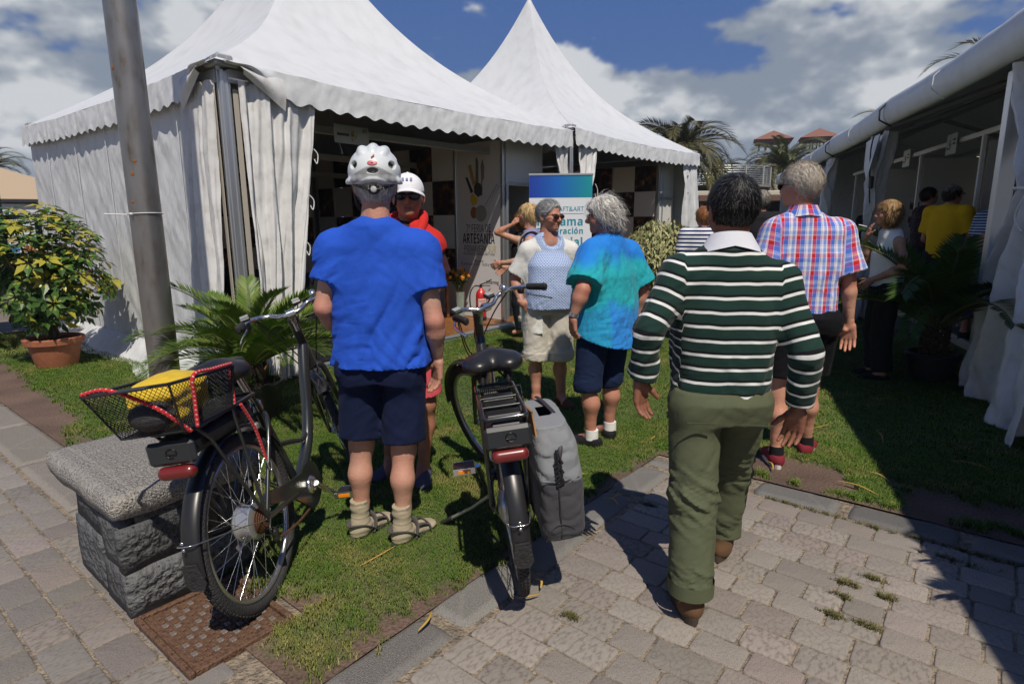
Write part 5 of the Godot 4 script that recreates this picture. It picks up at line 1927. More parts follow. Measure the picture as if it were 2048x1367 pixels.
func eyewear(o: Node3D, q: Dictionary, J: Dictionary, lens: Material, rim: Material, wide := 1.0, tall := 1.0) -> void:
	var s: float = q.h / 1.75 * q.get("head_size", 1.0)
	var x := Transform3D(head_basis(q), J.head)
	var g := G.new()
	var root := Node3D.new()
	root.name = "glasses"
	o.add_child(root, true)
	for sg: float in [-1.0, 1.0]:
		g.tube(curve([x * (V(0.062 * sg * wide, 0.012, -0.088) * s), x * (V(0.078 * sg, 0.012, -0.05) * s), x * (V(0.084 * sg, 0.008, 0.015) * s), x * (V(0.078 * sg, -0.014, 0.03) * s)], 4), 0.0028, 5)
		var ring := []
		for k in 16:
			var a := TAU * k / 16
			ring.append(x * (V(sg * 0.033 * wide + cos(a) * 0.028 * wide, 0.002 + sin(a) * 0.018 * tall, -0.103 + 0.012 * absf(sg * 0.033 + cos(a) * 0.028) / 0.06) * s))
		g.tube(ring, 0.0022, 5, false, Vector2.ONE, Vector3.ZERO, true)
	g.tube([x * (V(-0.008, 0.008, -0.108) * s), x * (V(0.008, 0.008, -0.108) * s)], 0.0022, 5)
	part("frame", g, rim, root)
	for sg: float in [-1.0, 1.0]:
		g = G.new()
		g.ball(x * (V(sg * 0.033 * wide, 0.002, -0.101) * s), V(0.028 * wide, 0.018 * tall, 0.006) * s, x.basis * Basis(Vector3.UP, -sg * 0.15), 16, 8)
		part("lens", g, lens, root)

func bracelet(o: Node3D, a: Vector3, b: Vector3, t: float, r: float, w: float, m: Material, called := "bracelet") -> void:
	var g := G.new()
	var p := a.lerp(b, t)
	var d := (b - a).normalized()
	g.tube([p - d * w, p + d * w], r, 16, false)
	part(called, g, m, o)
func img_tex(w: int, h: int, fn: Callable) -> ImageTexture:
	var im := Image.create(w, h, false, Image.FORMAT_RGB8)
	for y in h:
		for x in w:
			var c: Color = fn.call(x, y)
			im.set_pixel(x, y, Color(c.r, c.g, c.b).linear_to_srgb())
	return ImageTexture.create_from_image(im)

func figure(called: String, label: String, at: Vector3, az: float) -> Node3D:
	return thing(called, label, "person", at, -deg_to_rad(az))

func build_people() -> void:
	rng.seed = 101
	var white := cloth(Color(0.72, 0.72, 0.71))
	var black := cloth(Color(0.014, 0.014, 0.016))
	var rubber := mat(Color(0.035, 0.035, 0.037), 0.7)
	var pale_sole := mat(Color(0.62, 0.61, 0.58), 0.6)
	var dark_lens := mat(Color(0.012, 0.011, 0.011), 0.08)
	var tortoise := mat(Color(0.03, 0.012, 0.008), 0.2)
	var steel := mat(Color(0.55, 0.55, 0.56), 0.25, 0.9)
	var grey_hair := [Color(0.50, 0.49, 0.47), Color(0.66, 0.65, 0.62), Color(0.34, 0.33, 0.32)]
	# ---------------------------------------------------------------- man in the bicycle helmet
	var q := {"h": 1.76, "girth": 1.08, "fine": true, "skin": Color(0.46, 0.265, 0.195), "turn": -14.0, "nod": -2.0,
		"j": {"ank_l": V(-0.147, 0.085, -0.027), "ank_r": V(0.067, 0.085, 0.014), "knee_l": V(-0.137, 0.465, -0.055), "knee_r": V(0.070, 0.455, -0.03), "sh_l": V(-0.178, 1.367, 0.010), "sh_r": V(0.186, 1.360, -0.012),
			"el_l": V(-0.232, 1.120, 0.050), "el_r": V(0.245, 1.062, 0.022), "wr_l": V(-0.225, 0.93, -0.165), "wr_r": V(0.238, 0.880, -0.055), "neck": V(0.0, 1.490, 0.018), "head": V(0.004, 1.625, -0.01), "hip_l": V(-0.105, 0.86, 0.0), "hip_r": V(0.100, 0.855, -0.01)},
		"hand_r": {"along": V(-0.10, -1, -0.10), "palm": V(-0.75, 0.1, 0.65), "thumb": V(-0.6, 0, -0.5), "curl": 0.30}, "hand_l": {"along": V(0.5, -0.5, -0.7), "palm": V(0.8, 0.0, 0.5), "thumb": V(0, 1, 0)}}
	var J := joints(q)
	var o := figure("person", "man in blue T-shirt, navy shorts and white bicycle helmet seen from behind", P(-0.575, 0, 2.60), 5.0)
	body(o, q, J)
	var blue := cloth(Color(0.020, 0.085, 0.50))
	top(o, J, "t_shirt", blue, {"hem": 0.868, "wide": [0.230, 0.206, 0.200, 0.170], "deep": [0.180, 0.152, 0.128, 0.10], "sleeve": [0.078, 0.088, 0.56], "yoke": 0.058, "folds": 0.022, "seed": 4.0, "belly": 0.02, "cell": 0.0095})
	bottoms(o, J, "shorts", cloth(Color(0.010, 0.016, 0.052)), {"waist": 0.95, "hem": 0.505, "hem_r": 0.495, "wide": [0.170, 0.184], "deep": 0.130, "leg": [0.094, 0.099], "folds": 0.010, "seed": 8.0, "seat": 0.98, "cell": 0.0095})
	hair(o, q, J, grey_hair, {"thick": 0.011, "front": 0.06, "ear": -0.045, "back": -0.085, "len": 0.05, "lift": 0.16, "comb": V(0, -1, 0.3), "count": 2600})
	sandal(o, foot_frame(J.ank_l, V(0.50, 0, -1.0)), Color(0.36, 0.31, 0.22), cloth(Color(0.085, 0.082, 0.078)), rubber)
	sandal(o, foot_frame(J.ank_r, V(0.62, 0, -1.0)), Color(0.36, 0.31, 0.22), cloth(Color(0.085, 0.082, 0.078)), rubber)
	helmet(q, J, o.transform)
	# ---------------------------------------------------------------- man in the white cap
	q = {"h": 1.72, "girth": 1.0, "fine": true, "skin": Color(0.36, 0.17, 0.105), "turn": -14.0, "nod": 4.0,
		"j": {"ank_l": V(-0.110, 0.09, -0.03), "ank_r": V(0.107, 0.09, 0.027), "knee_l": V(-0.135, 0.465, -0.01), "knee_r": V(0.09, 0.455, 0.02), "sh_l": V(-0.165, 1.355, 0.005), "sh_r": V(0.138, 1.355, -0.02),
			"el_l": V(-0.215, 1.140, 0.04), "el_r": V(0.20, 1.13, 0.02), "wr_l": V(-0.150, 1.07, -0.185), "wr_r": V(0.10, 1.0, -0.18), "neck": V(-0.068, 1.475, -0.01), "head": V(-0.082, 1.605, -0.035)},
		"hand_l": {"along": V(0.8, -0.35, -0.4), "palm": V(0, -0.6, 0.8), "thumb": V(0, 1, 0), "curl": 0.5}, "hand_r": {"along": V(-0.8, -0.2, -0.4), "palm": V(0, 0, 1), "thumb": V(0, 1, 0), "curl": 0.6}}
	J = joints(q)
	o = figure("person", "man in white cap, dark sunglasses and red gilet facing the helmeted man", P(-0.625, 0, 3.34), 187.0)
	body(o, q, J)
	var maroon := cloth(Color(0.055, 0.022, 0.026))
	top(o, J, "shirt", maroon, {"hem": 0.86, "wide": [0.175, 0.175, 0.185, 0.165], "deep": [0.125, 0.125, 0.118, 0.095], "sleeve": [0.078, 0.090, 0.78], "folds": 0.010, "seed": 12.0})
	var red := cloth(Color(0.52, 0.028, 0.022))
	top(o, J, "gilet", red, {"hem": 0.90, "wide": [0.198, 0.198, 0.210, 0.190], "deep": [0.145, 0.145, 0.135, 0.112], "sleeve": [0.092, 0.095, 0.14], "yoke": 0.074, "folds": 0.010, "seed": 14.0, "open_front": 0.035})
	var g := G.new()
	g.tube(curve([J.neck + V(0.075, -0.05, -0.085), J.neck + V(0.088, 0.015, -0.01), J.neck + V(0.05, 0.05, 0.07), J.neck + V(-0.05, 0.05, 0.07), J.neck + V(-0.088, 0.015, -0.01), J.neck + V(-0.080, -0.06, -0.09)], 5), 0.028, 10)
	part("rolled_hood", g, red, o)
	bottoms(o, J, "shorts", cloth(Color(0.60, 0.09, 0.115)), {"waist": 0.97, "hem": 0.515, "wide": [0.165, 0.178], "deep": 0.125, "leg": [0.098, 0.098], "folds": 0.010, "seed": 18.0})
	hair(o, q, J, grey_hair, {"thick": 0.006, "front": 0.058, "ear": -0.012, "back": -0.06, "len": 0.018, "count": 700})
	eyewear(o, q, J, dark_lens, rubber, 1.12, 1.15)
	var blue_shoe := cloth(Color(0.075, 0.080, 0.13))
	shoe(o, foot_frame(J.ank_l, V(-0.25, 0, -1)), blue_shoe, pale_sole, {"cut": 0.075})
	shoe(o, foot_frame(J.ank_r, V(0.25, 0, -1)), blue_shoe, pale_sole, {"cut": 0.075})
	cap_hat(o, q, J)
	# ---------------------------------------------------------------- woman with grey cropped hair
	q = {"h": 1.62, "girth": 1.08, "fine": true, "skin": Color(0.44, 0.235, 0.165), "turn": -30.0, "nod": -2.0, "eyes": true, "head_size": 1.05,
		"j": {"ank_r": V(0.100, 0.085, 0.006), "ank_l": V(-0.104, 0.085, -0.03), "knee_r": V(0.107, 0.43, -0.013), "knee_l": V(-0.085, 0.43, -0.05), "sh_r": V(0.156, 1.260, 0.035), "sh_l": V(-0.162, 1.255, -0.03), "el_r": V(0.247, 1.03, 0.105), "el_l": V(-0.245, 1.02, 0.0),
			"wr_r": V(0.225, 0.862, -0.02), "wr_l": V(-0.20, 0.83, -0.10), "neck": V(0, 1.375, 0.0), "head": V(0.0, 1.515, -0.02), "hip_r": V(0.1, 0.84, 0.0), "hip_l": V(-0.098, 0.84, -0.02)},
		"hand_r": {"along": V(-0.6, -0.55, -0.5), "palm": V(-0.6, 0, 0.4), "thumb": V(0, 0.5, -0.6), "curl": 0.4}}
	J = joints(q)
	o = figure("person", "woman with cropped grey hair, patterned blue top and white cardigan, hand in pocket", P(0.29, 0, 4.72), 165.0)
	body(o, q, J)
	var dots := cloth(Color.WHITE)
	dots.uv1_triplanar = false
	dots.uv1_scale = Vector3.ONE
	dots.normal_enabled = false
	dots.albedo_texture = img_tex(64, 64, func(x: int, y: int) -> Color:
		var u := Vector2(x % 32, y % 32) - Vector2(16, 16)
		var w := Vector2((x + 16) % 32, (y + 16) % 32) - Vector2(16, 16)
		var n := minf(absf(u.x) + absf(u.y), absf(w.x) + absf(w.y))
		return Color(0.085, 0.15, 0.36) if n < 8.0 else Color(0.40, 0.49, 0.68))
	var duv := func(p: Vector3, _n: Vector3) -> Vector2: return Vector2(atan2(p.x, -p.z) * 0.17, -p.y) / 0.044
	top(o, J, "tank_top", dots, {"hem": 0.815, "wide": [0.200, 0.188, 0.178, 0.150], "deep": [0.155, 0.160, 0.158, 0.098], "sleeve": [0.05, 0.05, 0.0], "yoke": 0.072, "folds": 0.010, "seed": 21.0, "belly": 0.03, "uv": duv, "scoop": [V(0, 0.0, -0.115), V(0.084, 0.100, 0.100)], "cell": 0.010})
	var knit := cloth(Color(0.64, 0.64, 0.61), 0.9, 1.8)
	top(o, J, "cardigan", knit, {"hem": 0.62, "wide": [0.208, 0.200, 0.192, 0.150], "deep": [0.165, 0.166, 0.156, 0.106], "sleeve": [0.064, 0.084, 0.80], "yoke": 0.062, "folds": 0.010, "seed": 22.0, "belly": -0.05, "open_front": 0.088, "scoop": [V(0, -0.02, -0.12), V(0.115, 0.13, 0.13)]})
	bottoms(o, J, "shorts", cloth(Color(0.52, 0.49, 0.43)), {"waist": 0.90, "hem": 0.405, "wide": [0.172, 0.200], "deep": 0.150, "leg": [0.106, 0.098], "folds": 0.008, "creases": 0.004, "seed": 24.0})
	hair(o, q, J, [Color(0.24, 0.245, 0.25), Color(0.36, 0.36, 0.36), Color(0.16, 0.165, 0.17)], {"thick": 0.014, "rough": 2.2, "front": 0.086, "ear": 0.0, "back": -0.055, "len": 0.035, "lift": 0.32, "comb": V(0.5, 0.3, 0.8), "count": 2200})
	eyewear(o, q, J, mat(Color(0.035, 0.012, 0.010), 0.1), tortoise, 1.05, 0.95)
	for sd in ["ank_l", "ank_r"]: shoe(o, foot_frame(J[sd], V(0.15 if sd == "ank_r" else -0.15, 0, -1)), cloth(Color(0.10, 0.05, 0.03)), rubber, {"cut": 0.07})
	# ---------------------------------------------------------------- woman in turquoise and blue
	q = {"h": 1.62, "girth": 1.22, "fine": true, "skin": Color(0.42, 0.215, 0.150), "turn": -38.0, "nod": -3.0, "eyes": true, "head_size": 1.04,
		"j": {"ank_l": V(-0.143, 0.09, 0.0), "ank_r": V(0.075, 0.09, -0.013), "knee_l": V(-0.165, 0.44, -0.02), "knee_r": V(0.06, 0.45, -0.012), "sh_l": V(-0.160, 1.280, 0.0), "sh_r": V(0.178, 1.270, 0.02), "el_l": V(-0.315, 1.075, 0.045), "el_r": V(0.262, 1.035, 0.09),
			"wr_l": V(-0.355, 0.905, 0.004), "wr_r": V(0.255, 0.82, 0.06), "neck": V(-0.005, 1.385, -0.01), "head": V(-0.022, 1.508, -0.035), "hip_l": V(-0.115, 0.84, -0.01), "hip_r": V(0.10, 0.84, 0.0)},
		"hand_l": {"along": V(0.10, -1, -0.05), "palm": V(0.9, 0, 0.3), "thumb": V(0, 0, -1), "curl": 0.35}}
	J = joints(q)
	o = figure("person", "woman in flowing turquoise and blue blouse and navy leggings, turned from the camera", P(0.62, 0, 3.88), -45.0)
	body(o, q, J)
	var dye := cloth(Color.WHITE)
	dye.vertex_color_use_as_albedo = true
	dye.normal_scale = 1.0
	dye.uv1_scale = Vector3(5.0, 1.2, 5.0)
	var tie := func(p: Vector3) -> Color:
		var n := noise.get_noise_3d(p.x * 260.0, p.y * 200.0, p.z * 260.0) * 0.16
		var y := p.y + n + p.x * 0.10
		var deep := Color(0.022, 0.200, 0.64)
		var sea := Color(0.020, 0.345, 0.40)
		var c := deep.lerp(sea, smoothstep(1.30, 1.18, y))
		c = c.lerp(Color(0.030, 0.235, 0.66), smoothstep(1.00, 0.90, y))
		if p.x < -0.16 and p.y < 1.12: c = c.lerp(sea, 0.5)
		return c
	top(o, J, "blouse", dye, {"hem": 0.735, "hem_tilt": -0.10, "hem_dip": -0.30, "wide": [0.262, 0.245, 0.225, 0.170], "deep": [0.205, 0.200, 0.170, 0.110], "sleeve": [0.085, 0.112, 0.86], "yoke": 0.064, "folds": 0.020, "seed": 31.0, "belly": 0.015, "square": 2.2, "tint": tie, "cell": 0.0105})
	bottoms(o, J, "leggings", cloth(Color(0.012, 0.022, 0.060)), {"waist": 0.93, "hem": 0.385, "wide": [0.185, 0.212], "deep": 0.165, "leg": [0.112, 0.068], "folds": 0.003, "creases": 0.004, "seed": 33.0, "seat": 1.1})
	hair(o, q, J, [Color(0.46, 0.45, 0.42), Color(0.64, 0.62, 0.58), Color(0.24, 0.23, 0.22)], {"thick": 0.026, "front": 0.050, "ear": -0.035, "back": -0.105, "len": 0.075, "lift": 0.22, "comb": V(0, -0.8, 0.6), "count": 2600, "wide": 0.003, "lumps": [[V(0, -0.02, 0.075), V(0.075, 0.075, 0.045)], [V(0.055, -0.005, 0.03), V(0.04, 0.06, 0.05)], [V(-0.055, -0.005, 0.03), V(0.04, 0.06, 0.05)]], "curl": 0.05})
	var pane := StandardMaterial3D.new()
	pane.transparency = BaseMaterial3D.TRANSPARENCY_ALPHA; pane.albedo_color = Color(0.8, 0.85, 0.9, 0.15); pane.roughness = 0.05
	eyewear(o, q, J, pane, tortoise)
	bracelet(o, J.wr_l, J.el_l, 0.10, 0.031, 0.012, steel, "wristwatch")
	for sd in ["ank_l", "ank_r"]:
		var x := foot_frame(J[sd], V(-0.30 if sd == "ank_l" else 0.85, 0, -0.8))
		shoe(o, x, black, pale_sole, {"cut": 0.085, "laces": true, "lace": black})
		g = G.new()
		g.tube([J[sd] + V(0, -0.02, 0.005), J[sd] + V(0, 0.045, 0.005)], [0.044, 0.043], 14)
		part("sock", g, white, o)
	# ---------------------------------------------------------------- man in the striped jersey
	q = {"h": 1.64, "girth": 1.14, "fine": true, "skin": Color(0.24, 0.115, 0.070), "turn": -10.0, "nod": 0.0, "head_size": 1.08,
		"j": {"ank_l": V(-0.106, 0.105, 0.190), "ank_r": V(0.098, 0.09, -0.296), "knee_l": V(-0.100, 0.450, 0.090), "knee_r": V(0.100, 0.430, -0.235), "sh_l": V(-0.180, 1.285, 0.035), "sh_r": V(0.180, 1.255, 0.0), "el_l": V(-0.292, 1.090, 0.110), "el_r": V(0.268, 1.010, 0.070),
			"wr_l": V(-0.310, 0.890, 0.055), "wr_r": V(0.288, 0.775, -0.01), "neck": V(-0.006, 1.390, 0.015), "head": V(-0.002, 1.512, -0.012), "hip_l": V(-0.100, 0.80, 0.02), "hip_r": V(0.092, 0.795, -0.03)},
		"hand_l": {"along": V(0.06, -1, -0.06), "palm": V(0.8, 0, 0.6), "thumb": V(0.5, 0, -0.8), "curl": 0.30, "size": 1.05}, "hand_r": {"along": V(-0.10, -1, -0.18), "palm": V(-0.65, 0, 0.75), "thumb": V(-0.7, 0, -0.5), "curl": 0.32, "size": 1.05}}
	J = joints(q)
	o = figure("person", "man walking away in dark green jersey with white stripes and olive trousers", P(0.80, 0, 2.22), 8.0)
	body(o, q, J)
	var jersey := cloth(Color.WHITE)
	jersey.uv1_triplanar = false
	jersey.uv1_scale = Vector3.ONE
	jersey.normal_scale = 0.3
	jersey.albedo_texture = img_tex(8, 128, func(_x: int, y: int) -> Color:
		var t := y / 128.0
		if t < 0.20: return Color(0.70, 0.71, 0.70)
		if t < 0.38: return Color(0.008, 0.009, 0.010)
		return Color(0.013, 0.037, 0.031))
	var Js := J
	var suv := func(p: Vector3, _n: Vector3) -> Vector2:
		var y := p.y
		for sd in ["_l", "_r"]:
			var el: Vector3 = Js["el" + sd]
			if absf(p.x) > absf(Js["sh" + sd].x) - 0.012 and signf(p.x) == signf(el.x):
				var a: Vector3 = Js["sh" + sd]
				var v1 := (el - a).normalized()
				var v2: Vector3 = (Js["wr" + sd] - el).normalized()
				var d := lerpf((p - a).dot(v1), a.distance_to(el) + (p - el).dot(v2), smoothstep(-0.07, 0.07, (p - el).dot((v1 + v2).normalized())))
				y = a.y + 0.01 - d
		y += 0.006 * noise.get_noise_3d(p.x * 500.0, p.y * 150.0, p.z * 500.0) + 0.010 * p.x * p.x * 10.0
		return Vector2(p.x * 4.0 + p.z * 4.0, (y - 0.792) / 0.0515)
	top(o, J, "jersey", jersey, {"hem": 0.792, "wide": [0.182, 0.184, 0.192, 0.165], "deep": [0.150, 0.156, 0.140, 0.105], "sleeve": [0.068, 0.047, 1.94], "yoke": 0.060, "folds": 0.017, "seed": 41.0, "belly": 0.03, "uv": suv, "cell": 0.0085})
	var collar := cloth(Color(0.62, 0.64, 0.70))
	g = G.new()
	g.sheet(func(a: float, b: float) -> Vector3:
		var t := lerpf(-2.75, 2.75, a)
		var r := 0.066 + 0.040 * b * (0.6 + 0.4 * absf(sin(t)))
		return J.neck + V(sin(t) * r * 1.06, 0.036 - 0.050 * b - 0.020 * b * absf(sin(t)) + 0.016 * cos(t), cos(t) * r * 0.98 - 0.004), 48, 8, Vector2(0.4, 0.06), 0.003)
	part("collar", g, collar, o)
	bottoms(o, J, "trousers", cloth(Color(0.088, 0.100, 0.058)), {"waist": 0.86, "hem": 0.115, "hem_r": 0.11, "wide": [0.164, 0.178], "deep": 0.145, "leg": [0.098, 0.080], "folds": 0.010, "creases": 0.010, "seed": 43.0, "seat": 1.0, "cell": 0.0095})
	for sd in ["_l", "_r"]:
		g = G.new()
		var an: Vector3 = J["ank" + sd]
		var kn: Vector3 = J["knee" + sd]
		var c0 := kn.lerp(an, (kn.y - 0.115) / (kn.y - an.y))
		g.tube([c0 + V(0, -0.005, 0), c0 + V(0, 0.05, 0)], [0.086, 0.085], 22, false)
		part("cuff", g, cloth(Color(0.095, 0.108, 0.062)), o)
	g = G.new()
	for sg: float in [-1.0, 1.0]: g.cbox(V(0.10 * sg, 0.765, 0.175), V(0.10, 0.006, 0.004), 0.001)
	part("pocket_seams", g, cloth(Color(0.06, 0.07, 0.04)), o)
	hair(o, q, J, [Color(0.010, 0.010, 0.011), Color(0.018, 0.018, 0.019), Color(0.12, 0.12, 0.12), Color(0.012, 0.012, 0.013), Color(0.014, 0.013, 0.013)], {"thick": 0.013, "front": 0.055, "ear": 0.004, "back": -0.072, "len": 0.021, "lift": 0.30, "whorl": true, "count": 5200, "wide": 0.0016})
	var brown := cloth(Color(0.125, 0.070, 0.038))
	shoe(o, foot_frame(J.ank_l + V(0, 0, -0.02), V(-0.20, 0, -1)), brown, mat(Color(0.05, 0.035, 0.025), 0.7), {"collar": 0.115, "cut": 0.15, "sole": 0.03})
	shoe(o, foot_frame(J.ank_r + V(0, 0, 0.02), V(0.35, 0, -1)), brown, mat(Color(0.05, 0.035, 0.025), 0.7), {"collar": 0.115, "cut": 0.15, "sole": 0.03})
	# ---------------------------------------------------------------- man in the checked shirt
	q = {"h": 1.80, "girth": 1.05, "fine": true, "skin": Color(0.50, 0.27, 0.185), "turn": -42.0, "nod": 2.0,
		"j": {"ank_l": V(-0.102, 0.095, 0.055), "ank_r": V(0.135, 0.095, -0.145), "knee_l": V(-0.110, 0.46, 0.03), "knee_r": V(0.105, 0.47, -0.09), "sh_l": V(-0.188, 1.405, 0.035), "sh_r": V(0.153, 1.395, 0.0), "el_l": V(-0.265, 1.14, 0.08), "el_r": V(0.222, 1.145, 0.032),
			"wr_l": V(-0.25, 0.91, -0.02), "wr_r": V(0.256, 0.885, 0.018), "neck": V(-0.055, 1.52, 0.022), "head": V(-0.080, 1.662, 0.012), "hip_l": V(-0.09, 0.90, 0.02), "hip_r": V(0.105, 0.895, 0.0)},
		"hand_r": {"along": V(0.06, -1, -0.12), "palm": V(-0.35, 0, 0.9), "thumb": V(-1, 0, 0), "curl": 0.34}}
	J = joints(q)
	o = figure("person", "tall white-haired man in red and blue checked shirt and black shorts", P(1.72, 0, 3.52), 8.0)
	body(o, q, J)
	var check := cloth(Color.WHITE)
	check.uv1_triplanar = false
	check.uv1_scale = Vector3.ONE
	check.normal_scale = 0.3
	var band := func(t: float) -> Color:
		if t < 0.22: return Color(0.52, 0.018, 0.028)
		if t < 0.24: return Color(0.72, 0.72, 0.78)
		if t < 0.50: return Color(0.070, 0.160, 0.58)
		if t < 0.54: return Color(0.72, 0.72, 0.78)
		if t < 0.57: return Color(0.05, 0.06, 0.22)
		if t < 0.72: return Color(0.70, 0.70, 0.76)
		if t < 0.90: return Color(0.22, 0.32, 0.66)
		return Color(0.70, 0.68, 0.74)
	check.albedo_texture = img_tex(128, 128, func(x: int, y: int) -> Color:
		var a: Color = band.call(x / 128.0)
		var b: Color = band.call(y / 128.0)
		return a.lerp(b, 0.16 if (x + y) % 2 == 0 else 0.46))
	var Jp := J
	var puv := func(p: Vector3, _n: Vector3) -> Vector2:
		for sd in ["_l", "_r"]:
			var el: Vector3 = Jp["el" + sd]
			var a: Vector3 = Jp["sh" + sd]
			if absf(p.x - Jp.neck.x * 0.6) > absf(a.x - Jp.neck.x * 0.6) + 0.005 and signf(p.x) == signf(el.x) and p.y > el.y:
				var d := (el - a).normalized()
				var w := p - a
				return Vector2(atan2(w.z, w.x * signf(el.x)) * 0.085 + 0.02, w.dot(d) + 0.03) / 0.098
		return Vector2((p.x + 0.03) * 0.9 + 0.05 * atan2(p.x, p.z + 0.05), 1.0 - p.y) / 0.098
	top(o, J, "checked_shirt", check, {"hem": 0.855, "wide": [0.186, 0.184, 0.196, 0.172], "deep": [0.140, 0.140, 0.130, 0.10], "sleeve": [0.088, 0.104, 0.88], "yoke": 0.060, "folds": 0.016, "seed": 51.0, "uv": puv, "belly": 0.02, "cell": 0.0095})
	g = G.new()
	g.sheet(func(a: float, b: float) -> Vector3:
		var t := lerpf(-2.6, 2.6, a)
		var r := 0.066 + 0.034 * b
		return J.neck + V(sin(t) * r * 1.05, 0.040 - 0.055 * b - 0.014 * b * absf(sin(t)), cos(t) * r), 40, 6, Vector2(4.0, 0.6), 0.003)
	part("collar", g, check, o)
	bottoms(o, J, "shorts", cloth(Color(0.007, 0.007, 0.009)), {"waist": 0.97, "hem": 0.545, "wide": [0.168, 0.182], "deep": 0.132, "leg": [0.105, 0.100], "folds": 0.012, "seed": 53.0})
	hair(o, q, J, [Color(0.52, 0.47, 0.40), Color(0.68, 0.63, 0.55), Color(0.40, 0.34, 0.28)], {"thick": 0.012, "front": 0.060, "ear": 0.006, "back": -0.060, "len": 0.042, "lift": 0.30, "comb": V(-0.3, -0.5, 0.6), "count": 2600, "curl": 0.08})
	eyewear(o, q, J, dark_lens, rubber)
	var crimson := cloth(Color(0.185, 0.022, 0.032))
	for sd in ["_l", "_r"]:
		var an: Vector3 = J["ank" + sd]
		shoe(o, foot_frame(an, V(-0.05 if sd == "_l" else 0.55, 0, -1), 0.0 if sd == "_l" else -0.04), crimson, pale_sole, {"cut": 0.09, "laces": true, "lace": crimson, "sole": 0.032})
		g = G.new()
		g.tube([an + V(0, -0.02, 0.008), an + V(0, 0.035, 0.006)], [0.044, 0.040], 14)
		part("sock", g, black, o)
	# ---------------------------------------------------------------- woman smoking at the marquee
	q = {"h": 1.64, "girth": 1.0, "fine": true, "skin": Color(0.40, 0.22, 0.15), "turn": -6.0, "nod": 3.0, "eyes": true, "brow": Color(0.10, 0.06, 0.03),
		"j": {"head": V(-0.012, 1.525, -0.05), "neck": V(0.0, 1.395, -0.005), "sh_l": V(-0.153, 1.280, 0.02), "sh_r": V(0.153, 1.280, 0.01), "el_r": V(0.105, 1.115, -0.155), "wr_r": V(0.035, 1.320, -0.185), "el_l": V(-0.215, 1.065, 0.06), "wr_l": V(-0.14, 0.95, -0.15)},
		"hand_r": {"along": V(-0.18, 1, 0.15), "palm": V(-0.1, 0.1, 1), "thumb": V(-1, 0, 0), "curl": 0.30}}
	J = joints(q)
	o = figure("person", "woman with streaked bob smoking, in white sleeveless top beside the marquee curtain", P(3.42, 0, 5.5), -75.0)
	body(o, q, J)
	top(o, J, "sleeveless_top", white, {"hem": 0.88, "wide": [0.178, 0.165, 0.168, 0.135], "deep": [0.135, 0.130, 0.135, 0.085], "sleeve": [0.055, 0.05, 0.0], "yoke": 0.058, "folds": 0.008, "seed": 61.0})
	bottoms(o, J, "trousers", black, {"waist": 0.95, "hem": 0.10, "wide": [0.160, 0.178], "deep": 0.13, "leg": [0.10, 0.085], "folds": 0.008, "seed": 63.0})
	hair(o, q, J, [Color(0.16, 0.085, 0.035), Color(0.42, 0.27, 0.12), Color(0.09, 0.045, 0.02)], {"thick": 0.024, "front": 0.05, "ear": -0.075, "back": -0.085, "len": 0.085, "lift": 0.05, "rough": 0.4, "comb": V(0, -1, 0.15), "count": 2400, "wide": 0.003, "lumps": [[V(0, -0.01, 0.065), V(0.085, 0.085, 0.06)], [V(0.062, -0.02, 0.02), V(0.035, 0.07, 0.06)], [V(-0.062, -0.02, 0.02), V(0.035, 0.07, 0.06)]]})
	bracelet(o, J.wr_r, J.el_r, 0.14, 0.032, 0.012, steel, "wristwatch")
	for sd in ["ank_l", "ank_r"]: shoe(o, foot_frame(J[sd], V(0.05, 0, -1)), black, rubber, {"cut": 0.065})
	g = G.new()
	g.tube([V(0.0, 1.415, -0.205), V(-0.012, 1.432, -0.275)], 0.004, 8)
	var cig := part("cigarette", g, mat(Color(0.75, 0.74, 0.70), 0.8), null, o.transform)
	tag(cig, "lit white cigarette held up to the mouth of the smoking woman", "cigarette")
	# ---------------------------------------------------------------- people farther off
	var far := []
	q = {"h": 1.62, "skin": Color(0.46, 0.26, 0.18), "turn": 0.0, "nod": 8.0, "eyes": true, "j": {"sh_l": V(-0.158, 1.280, 0), "sh_r": V(0.158, 1.280, 0), "el_l": V(-0.19, 1.08, -0.10), "wr_l": V(-0.10, 1.06, -0.30), "el_r": V(0.2, 1.05, -0.05), "wr_r": V(0.1, 1.0, -0.26), "neck": V(0, 1.40, 0.01), "head": V(0, 1.545, -0.03)}}
	J = joints(q)
	o = figure("person", "blonde woman in pale tank top with grey backpack, partly hidden before the banner", P(0.20, 0, 6.35), -85.0)
	body(o, q, J)
	top(o, J, "tank_top", cloth(Color(0.20, 0.20, 0.42)), {"hem": 0.88, "wide": [0.165, 0.155, 0.162, 0.12], "deep": [0.125, 0.12, 0.125, 0.08], "sleeve": [0.05, 0.05, 0.0], "yoke": 0.05, "cell": 0.016, "seed": 71.0})
	bottoms(o, J, "shorts", cloth(Color(0.50, 0.48, 0.42)), {"waist": 0.93, "hem": 0.45, "wide": [0.155, 0.175], "deep": 0.13, "leg": [0.10, 0.095], "cell": 0.016})
	hair(o, q, J, [Color(0.55, 0.38, 0.17), Color(0.70, 0.52, 0.28), Color(0.36, 0.23, 0.10)], {"thick": 0.02, "front": 0.052, "ear": -0.04, "back": -0.09, "len": 0.07, "lift": 0.12, "count": 900, "wide": 0.004, "lumps": [[V(0, -0.01, 0.065), V(0.08, 0.08, 0.05)]]})
	for sd in ["ank_l", "ank_r"]: sandal(o, foot_frame(J[sd], V(0, 0, -1)), q.skin, cloth(Color(0.30, 0.25, 0.19)), mat(Color(0.3, 0.25, 0.2)), false)
	var pack := thing("backpack", "small grey backpack on the blonde woman's back", "backpack", o.position, o.rotation.y)
